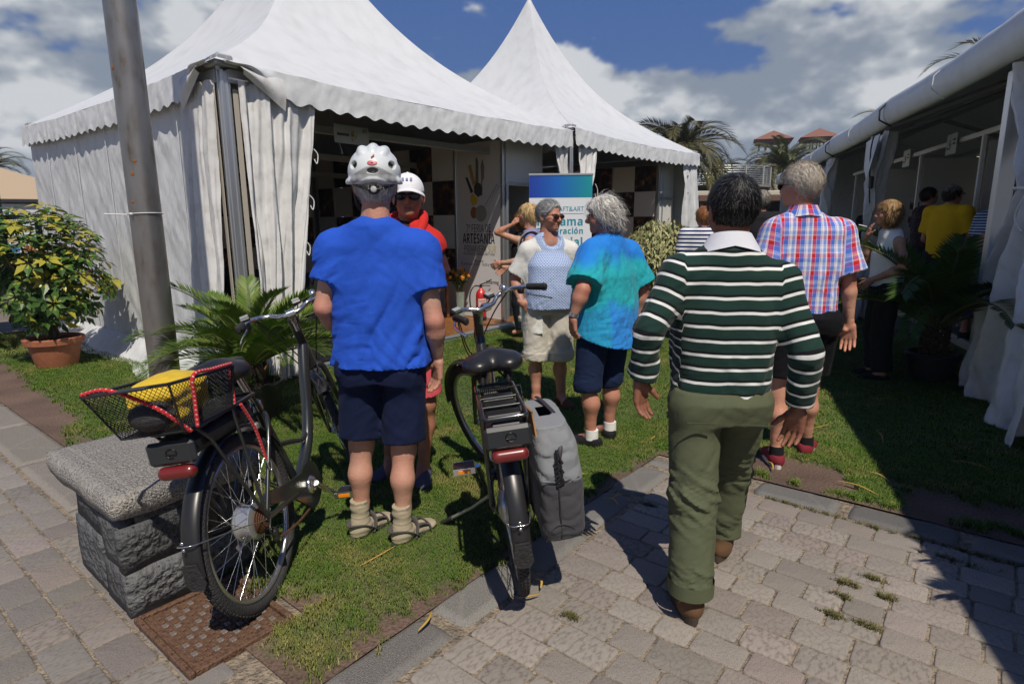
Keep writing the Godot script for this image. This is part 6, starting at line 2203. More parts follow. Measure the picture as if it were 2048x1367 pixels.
	var f := Field.new(V(-0.2, 0.9, 0.05), V(0.2, 1.42, 0.36), 0.012)
	f.ell(V(0, 1.15, 0.18), V(0.145, 0.21, 0.085), 0.02)
	f.cap(V(0, 0.99, 0.20), V(0, 1.12, 0.22), 0.09, 0.08, 0.03)
	garment(f, pack, "bag", cloth(Color(0.20, 0.21, 0.22)), null)
	for sg: float in [-1.0, 1.0]:
		g = G.new()
		g.tube(curve([V(0.09 * sg, 1.33, 0.13), V(0.115 * sg, 1.385, 0.02), V(0.12 * sg, 1.32, -0.09), V(0.125 * sg, 1.15, -0.11), V(0.14 * sg, 1.02, 0.08)], 5), 0.022, 8, true, Vector2(0.35, 1.0))
		part("shoulder_strap", g, cloth(Color(0.28, 0.29, 0.30)), pack)
	q = {"h": 1.50, "skin": Color(0.46, 0.25, 0.17), "turn": 30.0, "nod": 5.0, "j": {"sh_l": V(-0.138, 1.180, 0.0), "sh_r": V(0.138, 1.180, 0), "el_l": V(-0.15, 1.28, -0.27), "wr_l": V(-0.17, 1.375, -0.08), "neck": V(0, 1.28, 0), "head": V(0, 1.40, -0.01), "el_r": V(0.2, 0.98, -0.04)}, "hand_l": {"along": V(-0.2, 0.6, 0.7), "palm": V(0.5, 0, 0.5), "thumb": V(0, 1, 0), "curl": 0.3}}
	J = joints(q)
	o = figure("person", "curly brown-haired person in black with one bare elbow raised, in the stall doorway", P(0.12, 0.07, 7.55), -80.0)
	body(o, q, J)
	top(o, J, "vest_top", black, {"hem": 0.82, "wide": [0.16, 0.155, 0.16, 0.12], "deep": [0.125, 0.12, 0.12, 0.08], "sleeve": [0.05, 0.05, 0.0], "yoke": 0.052, "cell": 0.018, "seed": 75.0})
	bottoms(o, J, "jeans", cloth(Color(0.012, 0.014, 0.02)), {"waist": 0.86, "hem": 0.08, "wide": [0.15, 0.168], "deep": 0.125, "leg": [0.095, 0.075], "cell": 0.018})
	hair(o, q, J, [Color(0.10, 0.05, 0.022), Color(0.20, 0.11, 0.05), Color(0.05, 0.026, 0.014)], {"thick": 0.035, "front": 0.05, "ear": -0.05, "back": -0.10, "len": 0.05, "lift": 0.6, "curl": 0.35, "count": 1200, "wide": 0.004, "rough": 2.0, "lumps": [[V(0, -0.02, 0.06), V(0.09, 0.09, 0.06)]]})
	# a generic visitor, built by recipe
	far = [
		["striped", "auburn-haired woman in navy and white striped T-shirt at the farther tent's corner", P(2.22, 0, 7.1), 20.0, 1.62, 0.16],
		["dark", "grey-haired person in dark jacket between the two men walking away", P(3.25, 0, 8.0), 12.0, 1.84, 0.0],
		["yellow", "person in yellow polo shirt and grey cap at a marquee stall", P(5.22, 0.16, 7.35), 62.0, 1.72, 0.0],
		["skirt", "woman in striped top and blue skirt leaning in front of the ochre stall", P(5.12, 0.16, 6.55), 66.0, 1.74, 0.0],
		["pattern", "dark-haired visitor in patterned dark shirt beside the food poster", P(5.80, 0.16, 8.6), 100.0, 1.74, 0.0],
		["seated", "stallholder in black far back under the marquee, behind the second curtain", P(6.75, 0.16, 11.6), -100.0, 1.62, 0.0]]
	for r in far:
		visitor(r[0], r[1], r[2], r[3], r[4])

func visitor(kind: String, label: String, at: Vector3, az: float, h: float) -> void:
	var s := h / 1.75
	var q := {"h": h, "skin": Color(0.42, 0.23, 0.16), "turn": 0.0, "nod": 6.0, "eyes": true, "girth": 1.05, "j": {}}
	if kind == "yellow":
		q.j = {"el_l": V(-0.25, 1.08, -0.04), "wr_l": V(-0.20, 0.95, -0.26), "el_r": V(0.25, 1.08, -0.04), "wr_r": V(0.16, 0.98, -0.28), "head": V(0, 1.585, -0.05)}
		q.turn = 20.0
	if kind == "skirt":
		q.j = {"neck": V(0, 1.42, -0.20), "head": V(0, 1.545, -0.28), "sh_l": V(-0.168, 1.315, -0.17), "sh_r": V(0.168, 1.315, -0.17), "el_l": V(-0.23, 1.08, -0.20), "wr_l": V(-0.2, 0.9, -0.36), "el_r": V(0.22, 1.08, -0.22), "wr_r": V(0.15, 0.95, -0.42)}
		q.girth = 1.2
	if kind == "striped": q.turn = -40.0
	var J := joints(q)
	var o := figure("person", label, at, az)
	body(o, q, J)
	var stripe := cloth(Color.WHITE)
	if kind in ["striped", "skirt"]:
		stripe.uv1_triplanar = false
		stripe.uv1_scale = Vector3.ONE
		stripe.normal_enabled = false
		stripe.albedo_texture = img_tex(4, 32, func(_x: int, y: int) -> Color: return Color(0.02, 0.035, 0.11) if y < (15 if kind == "striped" else 18) else (Color(0.70, 0.70, 0.72) if kind == "striped" else Color(0.42, 0.52, 0.62)))
	var per := 0.045 if kind == "striped" else 0.030
	var suv := func(p: Vector3, _n: Vector3) -> Vector2: return Vector2(p.x, p.y / per)
	var shirt := cloth(Color(0.016, 0.016, 0.020))
	if kind == "yellow": shirt = cloth(Color(0.66, 0.40, 0.012))
	if kind == "pattern":
		shirt = cloth(Color(1, 1, 1))
		shirt.albedo_texture = ntex(128, 0.06, 3, false, 1, FastNoiseLite.TYPE_CELLULAR, 91, ramp([[0.0, Color(0.02, 0.018, 0.02)], [0.6, Color(0.03, 0.022, 0.03)], [0.75, Color(0.20, 0.06, 0.07)], [1.0, Color(0.12, 0.10, 0.14)]]))
		shirt.uv1_scale = Vector3.ONE * 3.0
	var c := {"hem": 0.87 * s, "wide": [0.19, 0.182, 0.19, 0.165], "deep": [0.145, 0.14, 0.13, 0.10], "sleeve": [0.08, 0.092, 0.75], "folds": 0.009, "cell": 0.015, "seed": 80.0 + at.x}
	if kind in ["striped", "skirt"]:
		c.uv = suv; shirt = stripe
	if kind == "skirt": c.wide = [0.21, 0.20, 0.20, 0.16]
	if kind == "dark": c.sleeve = [0.085, 0.06, 1.9]
	top(o, J, "shirt", shirt, c)
	var g := G.new()
	if kind == "yellow":
		for sg: float in [-1.0, 1.0]:
			g = G.new()
			g.sheet(func(a: float, b: float) -> Vector3: return V(sg * lerpf(0.203, 0.193, b), lerpf(0.90, 1.30, b) * s, lerpf(-0.03, 0.04, a)), 3, 8, Vector2.ONE, 0.003)
			part("side_stripe", g, cloth(Color(0.012, 0.012, 0.014)), o)
	if kind == "skirt":
		var f := Field.new(V(-0.34, 0.25, -0.32), V(0.34, 1.0, 0.32), 0.016)
		f.loft([[0.28, 0.27, 0.25, 0, -0.02, 2.1], [0.6, 0.235, 0.21, 0, -0.02, 2.1], [0.85, 0.21, 0.175, 0, -0.01, 2.2], [0.96, 0.18, 0.15, 0, 0, 2.2]], 0.02)
		f.ripple(func(p: Vector3) -> float: return 0.02 * noise.get_noise_2d(atan2(p.x, p.z) * 260.0, p.y * 60.0), 0.05)
		garment(f, o, "skirt", cloth(Color(0.030, 0.045, 0.26)), null)
	else:
		bottoms(o, J, "trousers", cloth(Color(0.012, 0.013, 0.018) if kind != "striped" else Color(0.05, 0.06, 0.11)), {"waist": 0.96 * s, "hem": 0.09, "wide": [0.165, 0.182], "deep": 0.135, "leg": [0.102, 0.085], "cell": 0.016, "folds": 0.008})
	for sd in ["ank_l", "ank_r"]: shoe(o, foot_frame(J[sd], V(0, 0, -1)), cloth(Color(0.03, 0.03, 0.035)), mat(Color(0.1, 0.1, 0.1)), {"cut": 0.08})
	var tones := [Color(0.025, 0.018, 0.014), Color(0.05, 0.035, 0.026), Color(0.015, 0.011, 0.01)]
	if kind == "striped": tones = [Color(0.26, 0.10, 0.035), Color(0.36, 0.17, 0.07), Color(0.16, 0.06, 0.02)]
	if kind == "dark": tones = [Color(0.20, 0.18, 0.16), Color(0.30, 0.27, 0.24), Color(0.10, 0.09, 0.08)]
	if kind == "skirt": tones = [Color(0.16, 0.085, 0.04), Color(0.24, 0.13, 0.06), Color(0.08, 0.045, 0.02)]
	hair(o, q, J, tones, {"thick": 0.016 if kind in ["yellow", "pattern"] else 0.024, "front": 0.055, "ear": -0.01 if kind in ["yellow", "pattern", "dark"] else -0.05, "back": -0.065, "len": 0.045, "lift": 0.22, "count": 900, "wide": 0.0035, "lumps": [] if kind in ["yellow", "pattern"] else [[V(0, -0.005, 0.06), V(0.082, 0.08, 0.05)]]})
	if kind == "yellow": cap_hat(o, q, J, Color(0.26, 0.25, 0.24), "grey baseball cap on the person in yellow")

func helmet(q: Dictionary, J: Dictionary, at: Transform3D) -> void:
	# white and grey bicycle helmet with three ridges, rear vents, oval badge and a dial on its cradle
	var o := thing("bicycle_helmet", "white and grey bicycle helmet with red oval badge, worn by man in blue", "helmet")
	o.transform = at
	var hb := head_basis(q) * Basis.from_euler(V(deg_to_rad(7.0), 0, 0))
	var x := Transform3D(hb, J.head + V(0, 0.012, 0))
	var f := Field.new(V(-0.14, -0.06, -0.18), V(0.14, 0.20, 0.18), 0.004)
	f.ell(V(0, 0.046, 0.0), V(0.108, 0.108, 0.142), 0.01)
	for k in 3:
		var xx := (k - 1) * 0.047
		var pts := []
		for j in 9:
			var a := lerpf(-1.15, 0.62, j / 8.0)
			pts.append(V(xx * (1.0 - 0.25 * absf(a)), 0.046 + cos(a) * (0.100 if k == 1 else 0.090), sin(a) * 0.132))
		for j in 8: f.cap(pts[j], pts[j + 1], 0.016, 0.016, 0.012)
	# lip at the nape
	for j in 10:
		var a := lerpf(0.20, 2.94, j / 9.0)
		var b := lerpf(0.20, 2.94, (j + 1) / 9.0)
		f.cap(V(cos(a) * 0.104, 0.004 + 0.020 * absf(sin(a)), sin(a) * 0.130), V(cos(b) * 0.104, 0.004 + 0.020 * absf(sin(b)), sin(b) * 0.130), 0.013, 0.013, 0.012)
	f.ell(V(0, 0.034, 0.0), V(0.090, 0.094, 0.122), 0.004, Basis(), true)
	f.clip(V(0, -0.002, 0), V(0, -1, 0.04).normalized())
	f.ell(V(0, -0.050, 0.16), V(0.085, 0.066, 0.08), 0.012, Basis(), true)
	f.ell(V(0, -0.075, -0.16), V(0.12, 0.10, 0.10), 0.012, Basis(), true)
	for sg: float in [-1.0, 1.0]:
		f.ell(V(0.080 * sg, 0.078, 0.090), V(0.024, 0.015, 0.050), 0.004, Basis.from_euler(V(-0.1, sg * 0.7, sg * 0.15)), true)
		f.ell(V(0.100 * sg, 0.085, -0.02), V(0.03, 0.013, 0.05), 0.004, Basis(), true)
		f.ell(V(0.024 * sg, 0.150, -0.05), V(0.009, 0.04, 0.05), 0.004, Basis(), true)
	f.ell(V(0, 0.056, 0.140), V(0.022, 0.010, 0.05), 0.004, Basis(), true)
	var g := G.new()
	f.into(g)
	for k in g.v.size():
		var p := g.v[k]
		var c := Color(0.60, 0.64, 0.66)
		var band := smoothstep(0.004, -0.002, absf(p.y - (0.046 + 0.022 * cos(p.x * 26.0) - 0.014)) - 0.018)
		if p.z > 0.03 and p.length() > 0.10: c = c.lerp(Color(0.27, 0.28, 0.29), band * smoothstep(0.098, 0.080, absf(p.x)))
		if V(p.x / 0.098, (p.y - 0.037) / 0.100, p.z / 0.130).length() < 0.985: c = Color(0.04, 0.04, 0.042)
		g.c[k] = c
		g.v[k] = x * p
		g.n[k] = hb * g.n[k]
	var sm := vmat(0.28)
	part("shell", g, sm, o)
	g = G.new()
	var dark := mat(Color(0.018, 0.018, 0.02), 0.5)
	var on_shell := func(px: float, py: float, lift: float) -> Vector3:
		var k := 1.0 - pow(px / 0.108, 2.0) - pow((py - 0.046) / 0.108, 2.0)
		return V(px, py, sqrt(maxf(k, 0.02)) * 0.142 + lift)
	g.sheet(func(a: float, b: float) -> Vector3:
		var t := a * TAU
		return x * on_shell.call(cos(t) * 0.020 * b, 0.086 + sin(t) * 0.0085 * b, 0.0035 + 0.001 * (1.0 - b)), 20, 3)
	part("badge", g, mat(Color(0.50, 0.085, 0.10), 0.4), o)
	g = G.new()
	for q2 in [[0.008, 0.116, -0.003, 0.106, 0.0032]]:
		g.tube([x * on_shell.call(q2[0], q2[1], 0.008), x * on_shell.call(q2[2], q2[3], 0.006)], 0.003, 5)
	part("badge", g, mat(Color(0.55, 0.10, 0.09), 0.4), o)
	g = G.new()
	g.tube(curve([x * V(-0.085, 0.01, 0.03), x * V(-0.066, -0.002, 0.085), x * V(-0.02, -0.014, 0.117), x * V(0.02, -0.014, 0.117), x * V(0.066, -0.002, 0.085), x * V(0.085, 0.01, 0.03)], 6), 0.012, 8, true, Vector2(0.5, 1.0), Vector3.UP)
	g.ball(x * V(0, -0.016, 0.116), V(0.026, 0.022, 0.016), hb)
	var strap := part("cradle", g, dark, o)
	g = G.new()
	g.ball(x * V(0, -0.016, 0.130), V(0.0125, 0.0125, 0.004), hb)
	part("dial", g, mat(Color(0.45, 0.46, 0.47), 0.5), strap)
	g = G.new()
	for sg: float in [-1.0, 1.0]:
		g.tube(curve([x * V(0.085 * sg, 0.0, 0.02), x * V(0.080 * sg, -0.085, -0.01), x * V(0.045 * sg, -0.125, -0.045), x * V(0, -0.132, -0.055)], 5), 0.006, 6)
	part("chin_strap", g, dark, o)

func cap_hat(o: Node3D, q: Dictionary, J: Dictionary, color := Color(0.74, 0.75, 0.78), label := "white baseball cap with embroidered front on the man facing the camera") -> void:
	var h := thing("baseball_cap", label, "cap")
	h.transform = o.transform
	var s: float = q.h / 1.75
	var hb := head_basis(q)
	var x := Transform3D(hb, J.head)
	var f := Field.new(V(-0.13, -0.02, -0.16), V(0.13, 0.16, 0.14), 0.006)
	f.ell(V(0, 0.040, 0.010), V(0.087, 0.095, 0.108), 0.01)
	f.clip(V(0, 0.030, 0), V(0, -1, 0.12).normalized())
	var g := G.new()
	f.into(g)
	for k in g.v.size():
		g.v[k] = x * (g.v[k] * s); g.n[k] = hb * g.n[k]
	var m := cloth(color)
	part("crown", g, m, h)
	g = G.new()
	g.sheet(func(a: float, b: float) -> Vector3:
		var t := lerpf(-1.25, 1.25, a)
		var r := 0.092 + 0.075 * b * cos(t * 0.9)
		return x * (V(sin(t) * (0.084 + 0.012 * b), 0.040 - 0.020 * b * b - 0.018 * pow(absf(sin(t)), 2.0), -cos(t) * r) * s), 20, 8, Vector2.ONE, 0.004)
	part("peak", g, m, h)
	g = G.new()
	g.ball(x * (V(0, 0.134, 0.010) * s), V(0.008, 0.006, 0.008), Basis(), 8, 5)
	part("button", g, m, h)
	if color.r > 0.5:
		g = G.new()
		for k in 3:
			var t := -0.28 + 0.28 * k
			g.cbox(x * (V(sin(t) * 0.078, 0.088, -cos(t) * 0.094 + 0.002) * s), V(0.012, 0.016 - 0.004 * (k % 2), 0.004), 0.001, hb * Basis(Vector3.UP, -t))
		part("embroidery", g, mat(Color(0.28, 0.30, 0.50), 0.8), h)
func B(x: float, y: float, z: float) -> Vector3:
	# bicycle frame of reference: x forward from the rear axle, y up, z to the right
	return Vector3(z, y, -x)

func bike_materials() -> void:
	var paint := mat(Color(0.030, 0.034, 0.036), 0.28, 0.35)
	paint.clearcoat_enabled = true; paint.clearcoat = 0.7; paint.clearcoat_roughness = 0.1
	M.paint = paint
	var tyre := mat(Color(0.030, 0.030, 0.031), 0.82)
	tyre.uv1_scale = Vector3(14, 14, 1)
	tyre.normal_enabled = true; tyre.normal_texture = ntex(128, 0.06, 2, true, 10.0, FastNoiseLite.TYPE_CELLULAR); tyre.normal_scale = 0.6
	M.tyre = tyre
	M.rim = mat(Color(0.50, 0.50, 0.51), 0.28, 0.9)
	M.chrome = mat(Color(0.68, 0.69, 0.70), 0.16, 0.95)
	M.hub = mat(Color(0.52, 0.53, 0.54), 0.32, 0.75)
	M.plastic = mat(Color(0.016, 0.016, 0.017), 0.35)
	M.grip = relief(mat(Color(0.022, 0.022, 0.023), 0.7), ntex(128, 0.06, 3, true, 6.0), 0.6, 8.0)
	M.cable = mat(Color(0.012, 0.012, 0.014), 0.5)
	var lens := mat(Color(0.14, 0.006, 0.005), 0.2)
	lens.clearcoat_enabled = true; lens.clearcoat = 0.8
	M.red_lens = lens
	M.amber = mat(Color(0.72, 0.22, 0.01), 0.25)
	M.rust = relief(mat(Color(0.115, 0.052, 0.026), 0.7, 0.3), ntex(128, 0.08, 3, true, 5.0), 0.8, 20.0)

func ring(c: Vector3, r: float, tube_r: float, n := 56, sides := 8, flat := Vector2.ONE) -> G:
	var g := G.new()
	var pts := []
	for k in n:
		var a := TAU * k / n
		pts.append(c + B(cos(a) * r, sin(a) * r, 0))
	g.tube(pts, tube_r, sides, false, flat, B(0, 0, 1), true)
	return g

func wheel(o: Node3D, c: Vector3, x: Transform3D, motor: bool) -> void:
	var g := ring(c, 0.322, 0.0235, 72, 12)
	# tread blocks
	for k in 96:
		var a := TAU * k / 96
		for sg: float in [-1.0, 0.0, 1.0]:
			var aa := a + (0.03 if sg == 0.0 else 0.0)
			var n := B(cos(aa), sin(aa), 0)
			var b := Basis(B(0, 0, 1), n, B(-sin(aa), cos(aa), 0))
			var tl := Basis(B(-sin(aa), cos(aa), 0), -sg * 0.62)
			g.cbox(c + B(cos(aa), sin(aa), 0) * 0.322 + tl * n * 0.0238, Vector3(0.009, 0.004, 0.012), 0.0, tl * b)
	var w := part("wheel", g, M.tyre, o, x)
	g = ring(c, 0.292, 0.013, 72, 10, Vector2(1.0, 0.85))
	part("rim", g, M.rim, w)
	g = G.new()
	var hr := 0.062 if motor else 0.022
	for k in 36:
		var a := TAU * k / 36.0
		var sd := 1.0 if k % 2 else -1.0
		var h := a + (0.55 if (k / 2) % 2 else -0.55)
		g.tube([c + B(cos(h) * hr, sin(h) * hr, sd * 0.030), c + B(cos(a) * 0.285, sin(a) * 0.285, 0)], 0.0013, 4, false)
	part("spokes", g, M.chrome, w)
	g = G.new()
	var ax := Transform3D(Basis(B(1, 0, 0), B(0, 0, 1), B(0, 1, 0)), c)
	if motor:
		g.lathe([Vector2(0.0, -0.052), Vector2(0.030, -0.050), Vector2(0.060, -0.040), Vector2(0.070, -0.032), Vector2(0.070, -0.024), Vector2(0.064, -0.020), Vector2(0.064, 0.020), Vector2(0.070, 0.024), Vector2(0.070, 0.032), Vector2(0.050, 0.040), Vector2(0.0, 0.044)], 32, ax)
	else:
		g.lathe([Vector2(0.0, -0.05), Vector2(0.02, -0.045), Vector2(0.024, -0.03), Vector2(0.016, -0.02), Vector2(0.016, 0.02), Vector2(0.024, 0.03), Vector2(0.02, 0.045), Vector2(0.0, 0.05)], 20, ax)
	part("hub", g, M.hub, w)
	if motor:
		g = G.new()
		for k in 5:
			var r := 0.052 - 0.006 * k
			g.lathe([Vector2(0.012, 0.044 + 0.006 * k), Vector2(r, 0.044 + 0.006 * k), Vector2(r, 0.047 + 0.006 * k), Vector2(0.012, 0.047 + 0.006 * k)], 26, ax)
		part("sprockets", g, M.rust, w)
	else:
		g = G.new()
		g.cbox(c + B(-0.21, -0.13, 0), Vector3(0.012, 0.075, 0.022), 0.003, Basis(Vector3.RIGHT, 0.55))
		part("reflector", g, M.amber, w)

func mudguard(g: G, c: Vector3, r: float, a0: float, a1: float, wide := 0.034) -> void:
	g.sheet(func(s: float, t: float) -> Vector3:
		var a := lerpf(a0, a1, s)
		var b := lerpf(-1.35, 1.35, t)
		return c + B(cos(a), sin(a), 0) * (r + 0.020 * cos(b) - 0.010) + B(0, 0, 1) * sin(b) * wide, 44, 12, Vector2(1, 0.1), 0.002)

func bicycle(o: Node3D, steer: float, crank: float) -> void:
	var R := 0.345
	var ra := B(0, R, 0)
	var fa := B(1.12, R, 0)
	var g: G
	wheel(o, ra, Transform3D.IDENTITY, true)
	# everything that turns with the handlebar
	var axis := (B(0.80, 0.98, 0) - B(1.055, 0.36, 0)).normalized()
	var pivot := B(0.83, 0.905, 0)
	var rot := Basis(axis, steer)
	var st := Transform3D(rot, pivot - rot * pivot)
	wheel(o, fa, st, false)
	g = G.new()
	for sg: float in [-1.0, 1.0]:
		g.tube(curve([B(0.895, 0.755, 0.0), B(0.91, 0.735, 0.045 * sg), B(1.00, 0.56, 0.055 * sg), B(1.12, R, 0.052 * sg)], 5), [0.016, 0.016, 0.016, 0.016, 0.016, 0.016, 0.015, 0.015, 0.015, 0.014, 0.014, 0.014, 0.013, 0.012, 0.011, 0.011], 10)
	part("fork", g, M.paint, o, st)
	g = G.new()
	mudguard(g, fa, 0.368, 0.15, 2.35)
	var fg := part("front_mudguard", g, M.plastic, o, st)
	g = G.new()
	for sg: float in [-1.0, 1.0]: g.tube([B(1.12, R, 0.055 * sg), B(0.86, 0.62, 0.036 * sg)], 0.0022, 5)
	part("stay", g, M.chrome, fg)
	# frame: low swan-neck main tube, seat tube, stays and a loop between
	g = G.new()
	g.tube([B(0.775, 1.02, 0), B(0.885, 0.765, 0)], 0.024, 14)
	g.tube(curve([B(0.83, 0.885, 0), B(0.765, 0.74, 0), B(0.70, 0.56, 0), B(0.61, 0.42, 0), B(0.44, 0.30, 0)], 8), 0.027, 14)
	g.tube([B(0.44, 0.29, 0), B(0.245, 0.76, 0)], 0.019, 12)
	g.tube(curve([B(0.665, 0.49, 0), B(0.58, 0.465, 0), B(0.46, 0.50, 0), B(0.345, 0.53, 0)], 6), 0.013, 10)
	for sg: float in [-1.0, 1.0]:
		g.tube(curve([B(0.43, 0.29, 0.025 * sg), B(0.30, 0.31, 0.055 * sg), B(0.0, R, 0.068 * sg)], 5), 0.011, 8)
		g.tube(curve([B(0.27, 0.70, 0.02 * sg), B(0.20, 0.64, 0.055 * sg), B(0.0, R, 0.070 * sg)], 5), 0.009, 8)
	g.tube([B(0.44, 0.29, -0.045), B(0.44, 0.29, 0.05)], 0.027, 14)
	part("frame", g, M.paint, o)
	g = G.new()
	g.tube([B(0.255, 0.735, 0), B(0.165, 0.905, 0)], 0.0142, 12)
	g.tube([B(0.262, 0.722, 0), B(0.250, 0.752, 0)], 0.023, 14)
	part("seat_post", g, M.chrome, o)
	# sprung saddle
	var f := Field.new(B(-0.14, 0.84, -0.15) - Vector3(0, 0, 0.36), B(0.28, 1.02, 0.15) + Vector3(0, 0, 0.42), 0.007)
	for sg: float in [-1.0, 1.0]: f.ell(B(0.04, 0.935, 0.058 * sg), Vector3(0.062, 0.040, 0.085), 0.03)
	f.cap(B(0.06, 0.94, 0), B(0.24, 0.935, 0), 0.042, 0.024, 0.05)
	f.clip(B(0, 0.905, 0), Vector3(0, -1, 0))
	g = G.new()
	f.into(g)
	var sad := part("saddle", g, M.plastic, o)
	g = G.new()
	for sg: float in [-1.0, 1.0]:
		var pts := []
		for k in 25: pts.append(B(-0.005 + cos(k * 1.57) * 0.014, 0.865 + k * 0.0018, 0.05 * sg + sin(k * 1.57) * 0.014))
		g.tube(pts, 0.003, 5)
	g.tube([B(-0.02, 0.868, 0.05), B(0.12, 0.885, 0.02), B(0.24, 0.905, 0.0), B(0.12, 0.885, -0.02), B(-0.02, 0.868, -0.05)], 0.005, 6)
	part("saddle_springs", g, M.cable, sad)
	# handlebar group
	g = G.new()
	g.tube([B(0.775, 1.015, 0), B(0.755, 1.065, 0)], 0.015, 12)
	g.tube(curve([B(0.757, 1.06, 0), B(0.735, 1.09, 0), B(0.675, 1.105, 0)], 4), [0.019, 0.019, 0.018, 0.017, 0.016, 0.015, 0.014, 0.015, 0.018], 12)
	g.tube([B(0.672, 1.106, -0.026), B(0.672, 1.106, 0.026)], 0.021, 14)
	var s2 := st * Transform3D(Basis.from_scale(Vector3(0.74, 1, 1)), Vector3(0, -0.05, 0))
	part("stem", g, M.chrome, o, s2)
	g = G.new()
	g.tube([B(0.779, 1.006, 0), B(0.770, 1.030, 0)], 0.026, 14)
	part("headset", g, M.plastic, o, st)
	var half := [B(0.672, 1.106, 0), B(0.675, 1.108, 0.06), B(0.700, 1.128, 0.13), B(0.680, 1.140, 0.215), B(0.585, 1.138, 0.285), B(0.475, 1.130, 0.310)]
	g = G.new()
	var path := []
	for k in 5: path.append(half[5 - k] * Vector3(-1, 1, 1))
	path.append_array(half)
	g.tube(curve(path, 6), 0.0112, 12)
	var bar := part("handlebar", g, M.chrome, o, s2)
	for sg: float in [-1.0, 1.0]:
		var m := Vector3(sg, 1, 1)
		g = G.new()
		g.tube(curve([half[4].lerp(half[5], -0.02) * m, half[4].lerp(half[5], 0.5) * m, half[5] * m, (half[5] + B(-0.012, -0.002, 0.002)) * m], 4), [0.015, 0.0165, 0.017, 0.0175, 0.018, 0.018, 0.018, 0.019, 0.020, 0.020, 0.019, 0.017, 0.012], 12)
		part("grip", g, M.grip, bar)
		g = G.new()
		g.tube(curve([B(0.635, 1.118, 0.258) * m, B(0.615, 1.095, 0.30) * m, B(0.54, 1.078, 0.325) * m, B(0.465, 1.066, 0.335) * m], 5), 0.0058, 8, true, Vector2(0.8, 1.6))
		part("brake_lever", g, M.chrome, bar)
		g = G.new()
		g.cbox(B(0.632, 1.122, 0.262) * m, Vector3(0.032, 0.030, 0.045), 0.008)
		part("lever_clamp", g, M.plastic, bar)
	g = G.new()
	g.lathe([Vector2(0.0, 0.024), Vector2(0.014, 0.021), Vector2(0.022, 0.010), Vector2(0.024, 0.0), Vector2(0.0, -0.002)], 18, Transform3D(Basis.IDENTITY, B(0.685, 1.155, 0.175)))
	part("bell", g, M.chrome, bar)
	for q in [[B(0.600, 1.160, -0.262), Vector3(0.062, 0.018, 0.045)], [B(0.690, 1.150, 0.060), Vector3(0.060, 0.020, 0.050)]]:
		g = G.new()
		g.cbox(q[0], q[1], 0.006, Basis(Vector3.RIGHT, 0.3))
		var dsp := part("display", g, M.plastic, bar)
		g = G.new()
		g.cbox(q[0] + Vector3(0, 0.0105, 0.003), Vector3(q[1].x * 0.78, 0.002, q[1].z * 0.66), 0.0, Basis(Vector3.RIGHT, 0.3))
		part("screen", g, mat(Color(0.30, 0.33, 0.31), 0.15), dsp)
	g = G.new()
	for q in [[half[3] * Vector3(-1, 1, 1), B(0.80, 1.03, -0.14), B(0.93, 0.86, -0.05), B(0.86, 0.72, 0.02)], [half[3], B(0.82, 1.02, 0.14), B(0.95, 0.84, 0.05), B(0.87, 0.70, -0.02)], [B(0.69, 1.13, 0.06), B(0.83, 1.04, 0.03), B(0.93, 0.90, 0.02), B(0.85, 0.76, 0.03)], [half[3] * Vector3(-1, 1, 1), B(0.78, 1.00, -0.17), B(0.90, 0.84, -0.08), B(0.80, 0.70, -0.025)]]:
		g.tube(curve(q, 6), 0.0042, 6)
	part("cables", g, M.cable, o, s2)
	# rear mudguard with flap and wire stays
	g = G.new()
	mudguard(g, ra, 0.372, 0.5, PI + 0.02)
	var rg := part("rear_mudguard", g, M.plastic, o)
	g = G.new()
	g.prism(PackedVector2Array([Vector2(-0.026, 0.09), Vector2(0.026, 0.09), Vector2(0.036, 0.015), Vector2(0.020, -0.012), Vector2(-0.020, -0.012), Vector2(-0.036, 0.015)]), 0.004, Transform3D(Basis(Vector3.RIGHT, 0.12), B(-0.372, 0.305, 0)))
	part("mud_flap", g, M.grip, rg)
	g = G.new()
	for sg: float in [-1.0, 1.0]: g.tube(curve([B(0.0, R, 0.072 * sg), B(-0.2, 0.41, 0.058 * sg), B(-0.365, 0.455, 0.034 * sg), B(-0.386, 0.46, 0.0)], 5), 0.0024, 6)
	part("stay", g, M.chrome, rg)
	for sg: float in [-1.0, 1.0]:
		g = G.new()
		g.ball(B(-0.390, 0.462 + 0.012 * sg, 0.0), Vector3(0.006, 0.006, 0.004), Basis(), 8, 5)
		part("bolt", g, M.chrome, rg)
	# carrier with the battery inside it
	g = G.new()
	var loop := []
	for q in [[-0.29, 0.075], [-0.30, 0.06], [-0.30, -0.06], [-0.29, -0.075], [0.12, -0.075], [0.13, -0.06], [0.13, 0.06], [0.12, 0.075]]: loop.append(B(q[0], 0.82, q[1]))
	g.tube(loop, 0.0078, 8, false, Vector2.ONE, Vector3.UP, true)
	for xx: float in [-0.16, -0.05, 0.06]: g.tube([B(xx, 0.818, -0.075), B(xx, 0.818, 0.075)], 0.005, 6)
	for sg: float in [-1.0, 1.0]:
		g.tube([B(0.0, R + 0.01, 0.075 * sg), B(-0.05, 0.82, 0.075 * sg)], 0.007, 8)
		g.tube([B(0.0, R + 0.01, 0.077 * sg), B(-0.22, 0.76, 0.077 * sg), B(-0.28, 0.82, 0.075 * sg)], 0.007, 8)
		g.tube([B(0.13, 0.82, 0.06 * sg), B(0.25, 0.72, 0.015 * sg)], 0.007, 8)
	part("carrier", g, M.paint, o)
	g = G.new()
	g.cbox(B(-0.10, 0.765, 0), Vector3(0.135, 0.075, 0.42), 0.022)
	for k in 4: g.cbox(B(-0.22 + 0.10 * k, 0.808, 0), Vector3(0.125, 0.016, 0.07), 0.006)
	var bat := part("battery", g, M.plastic, o)
	g = G.new()
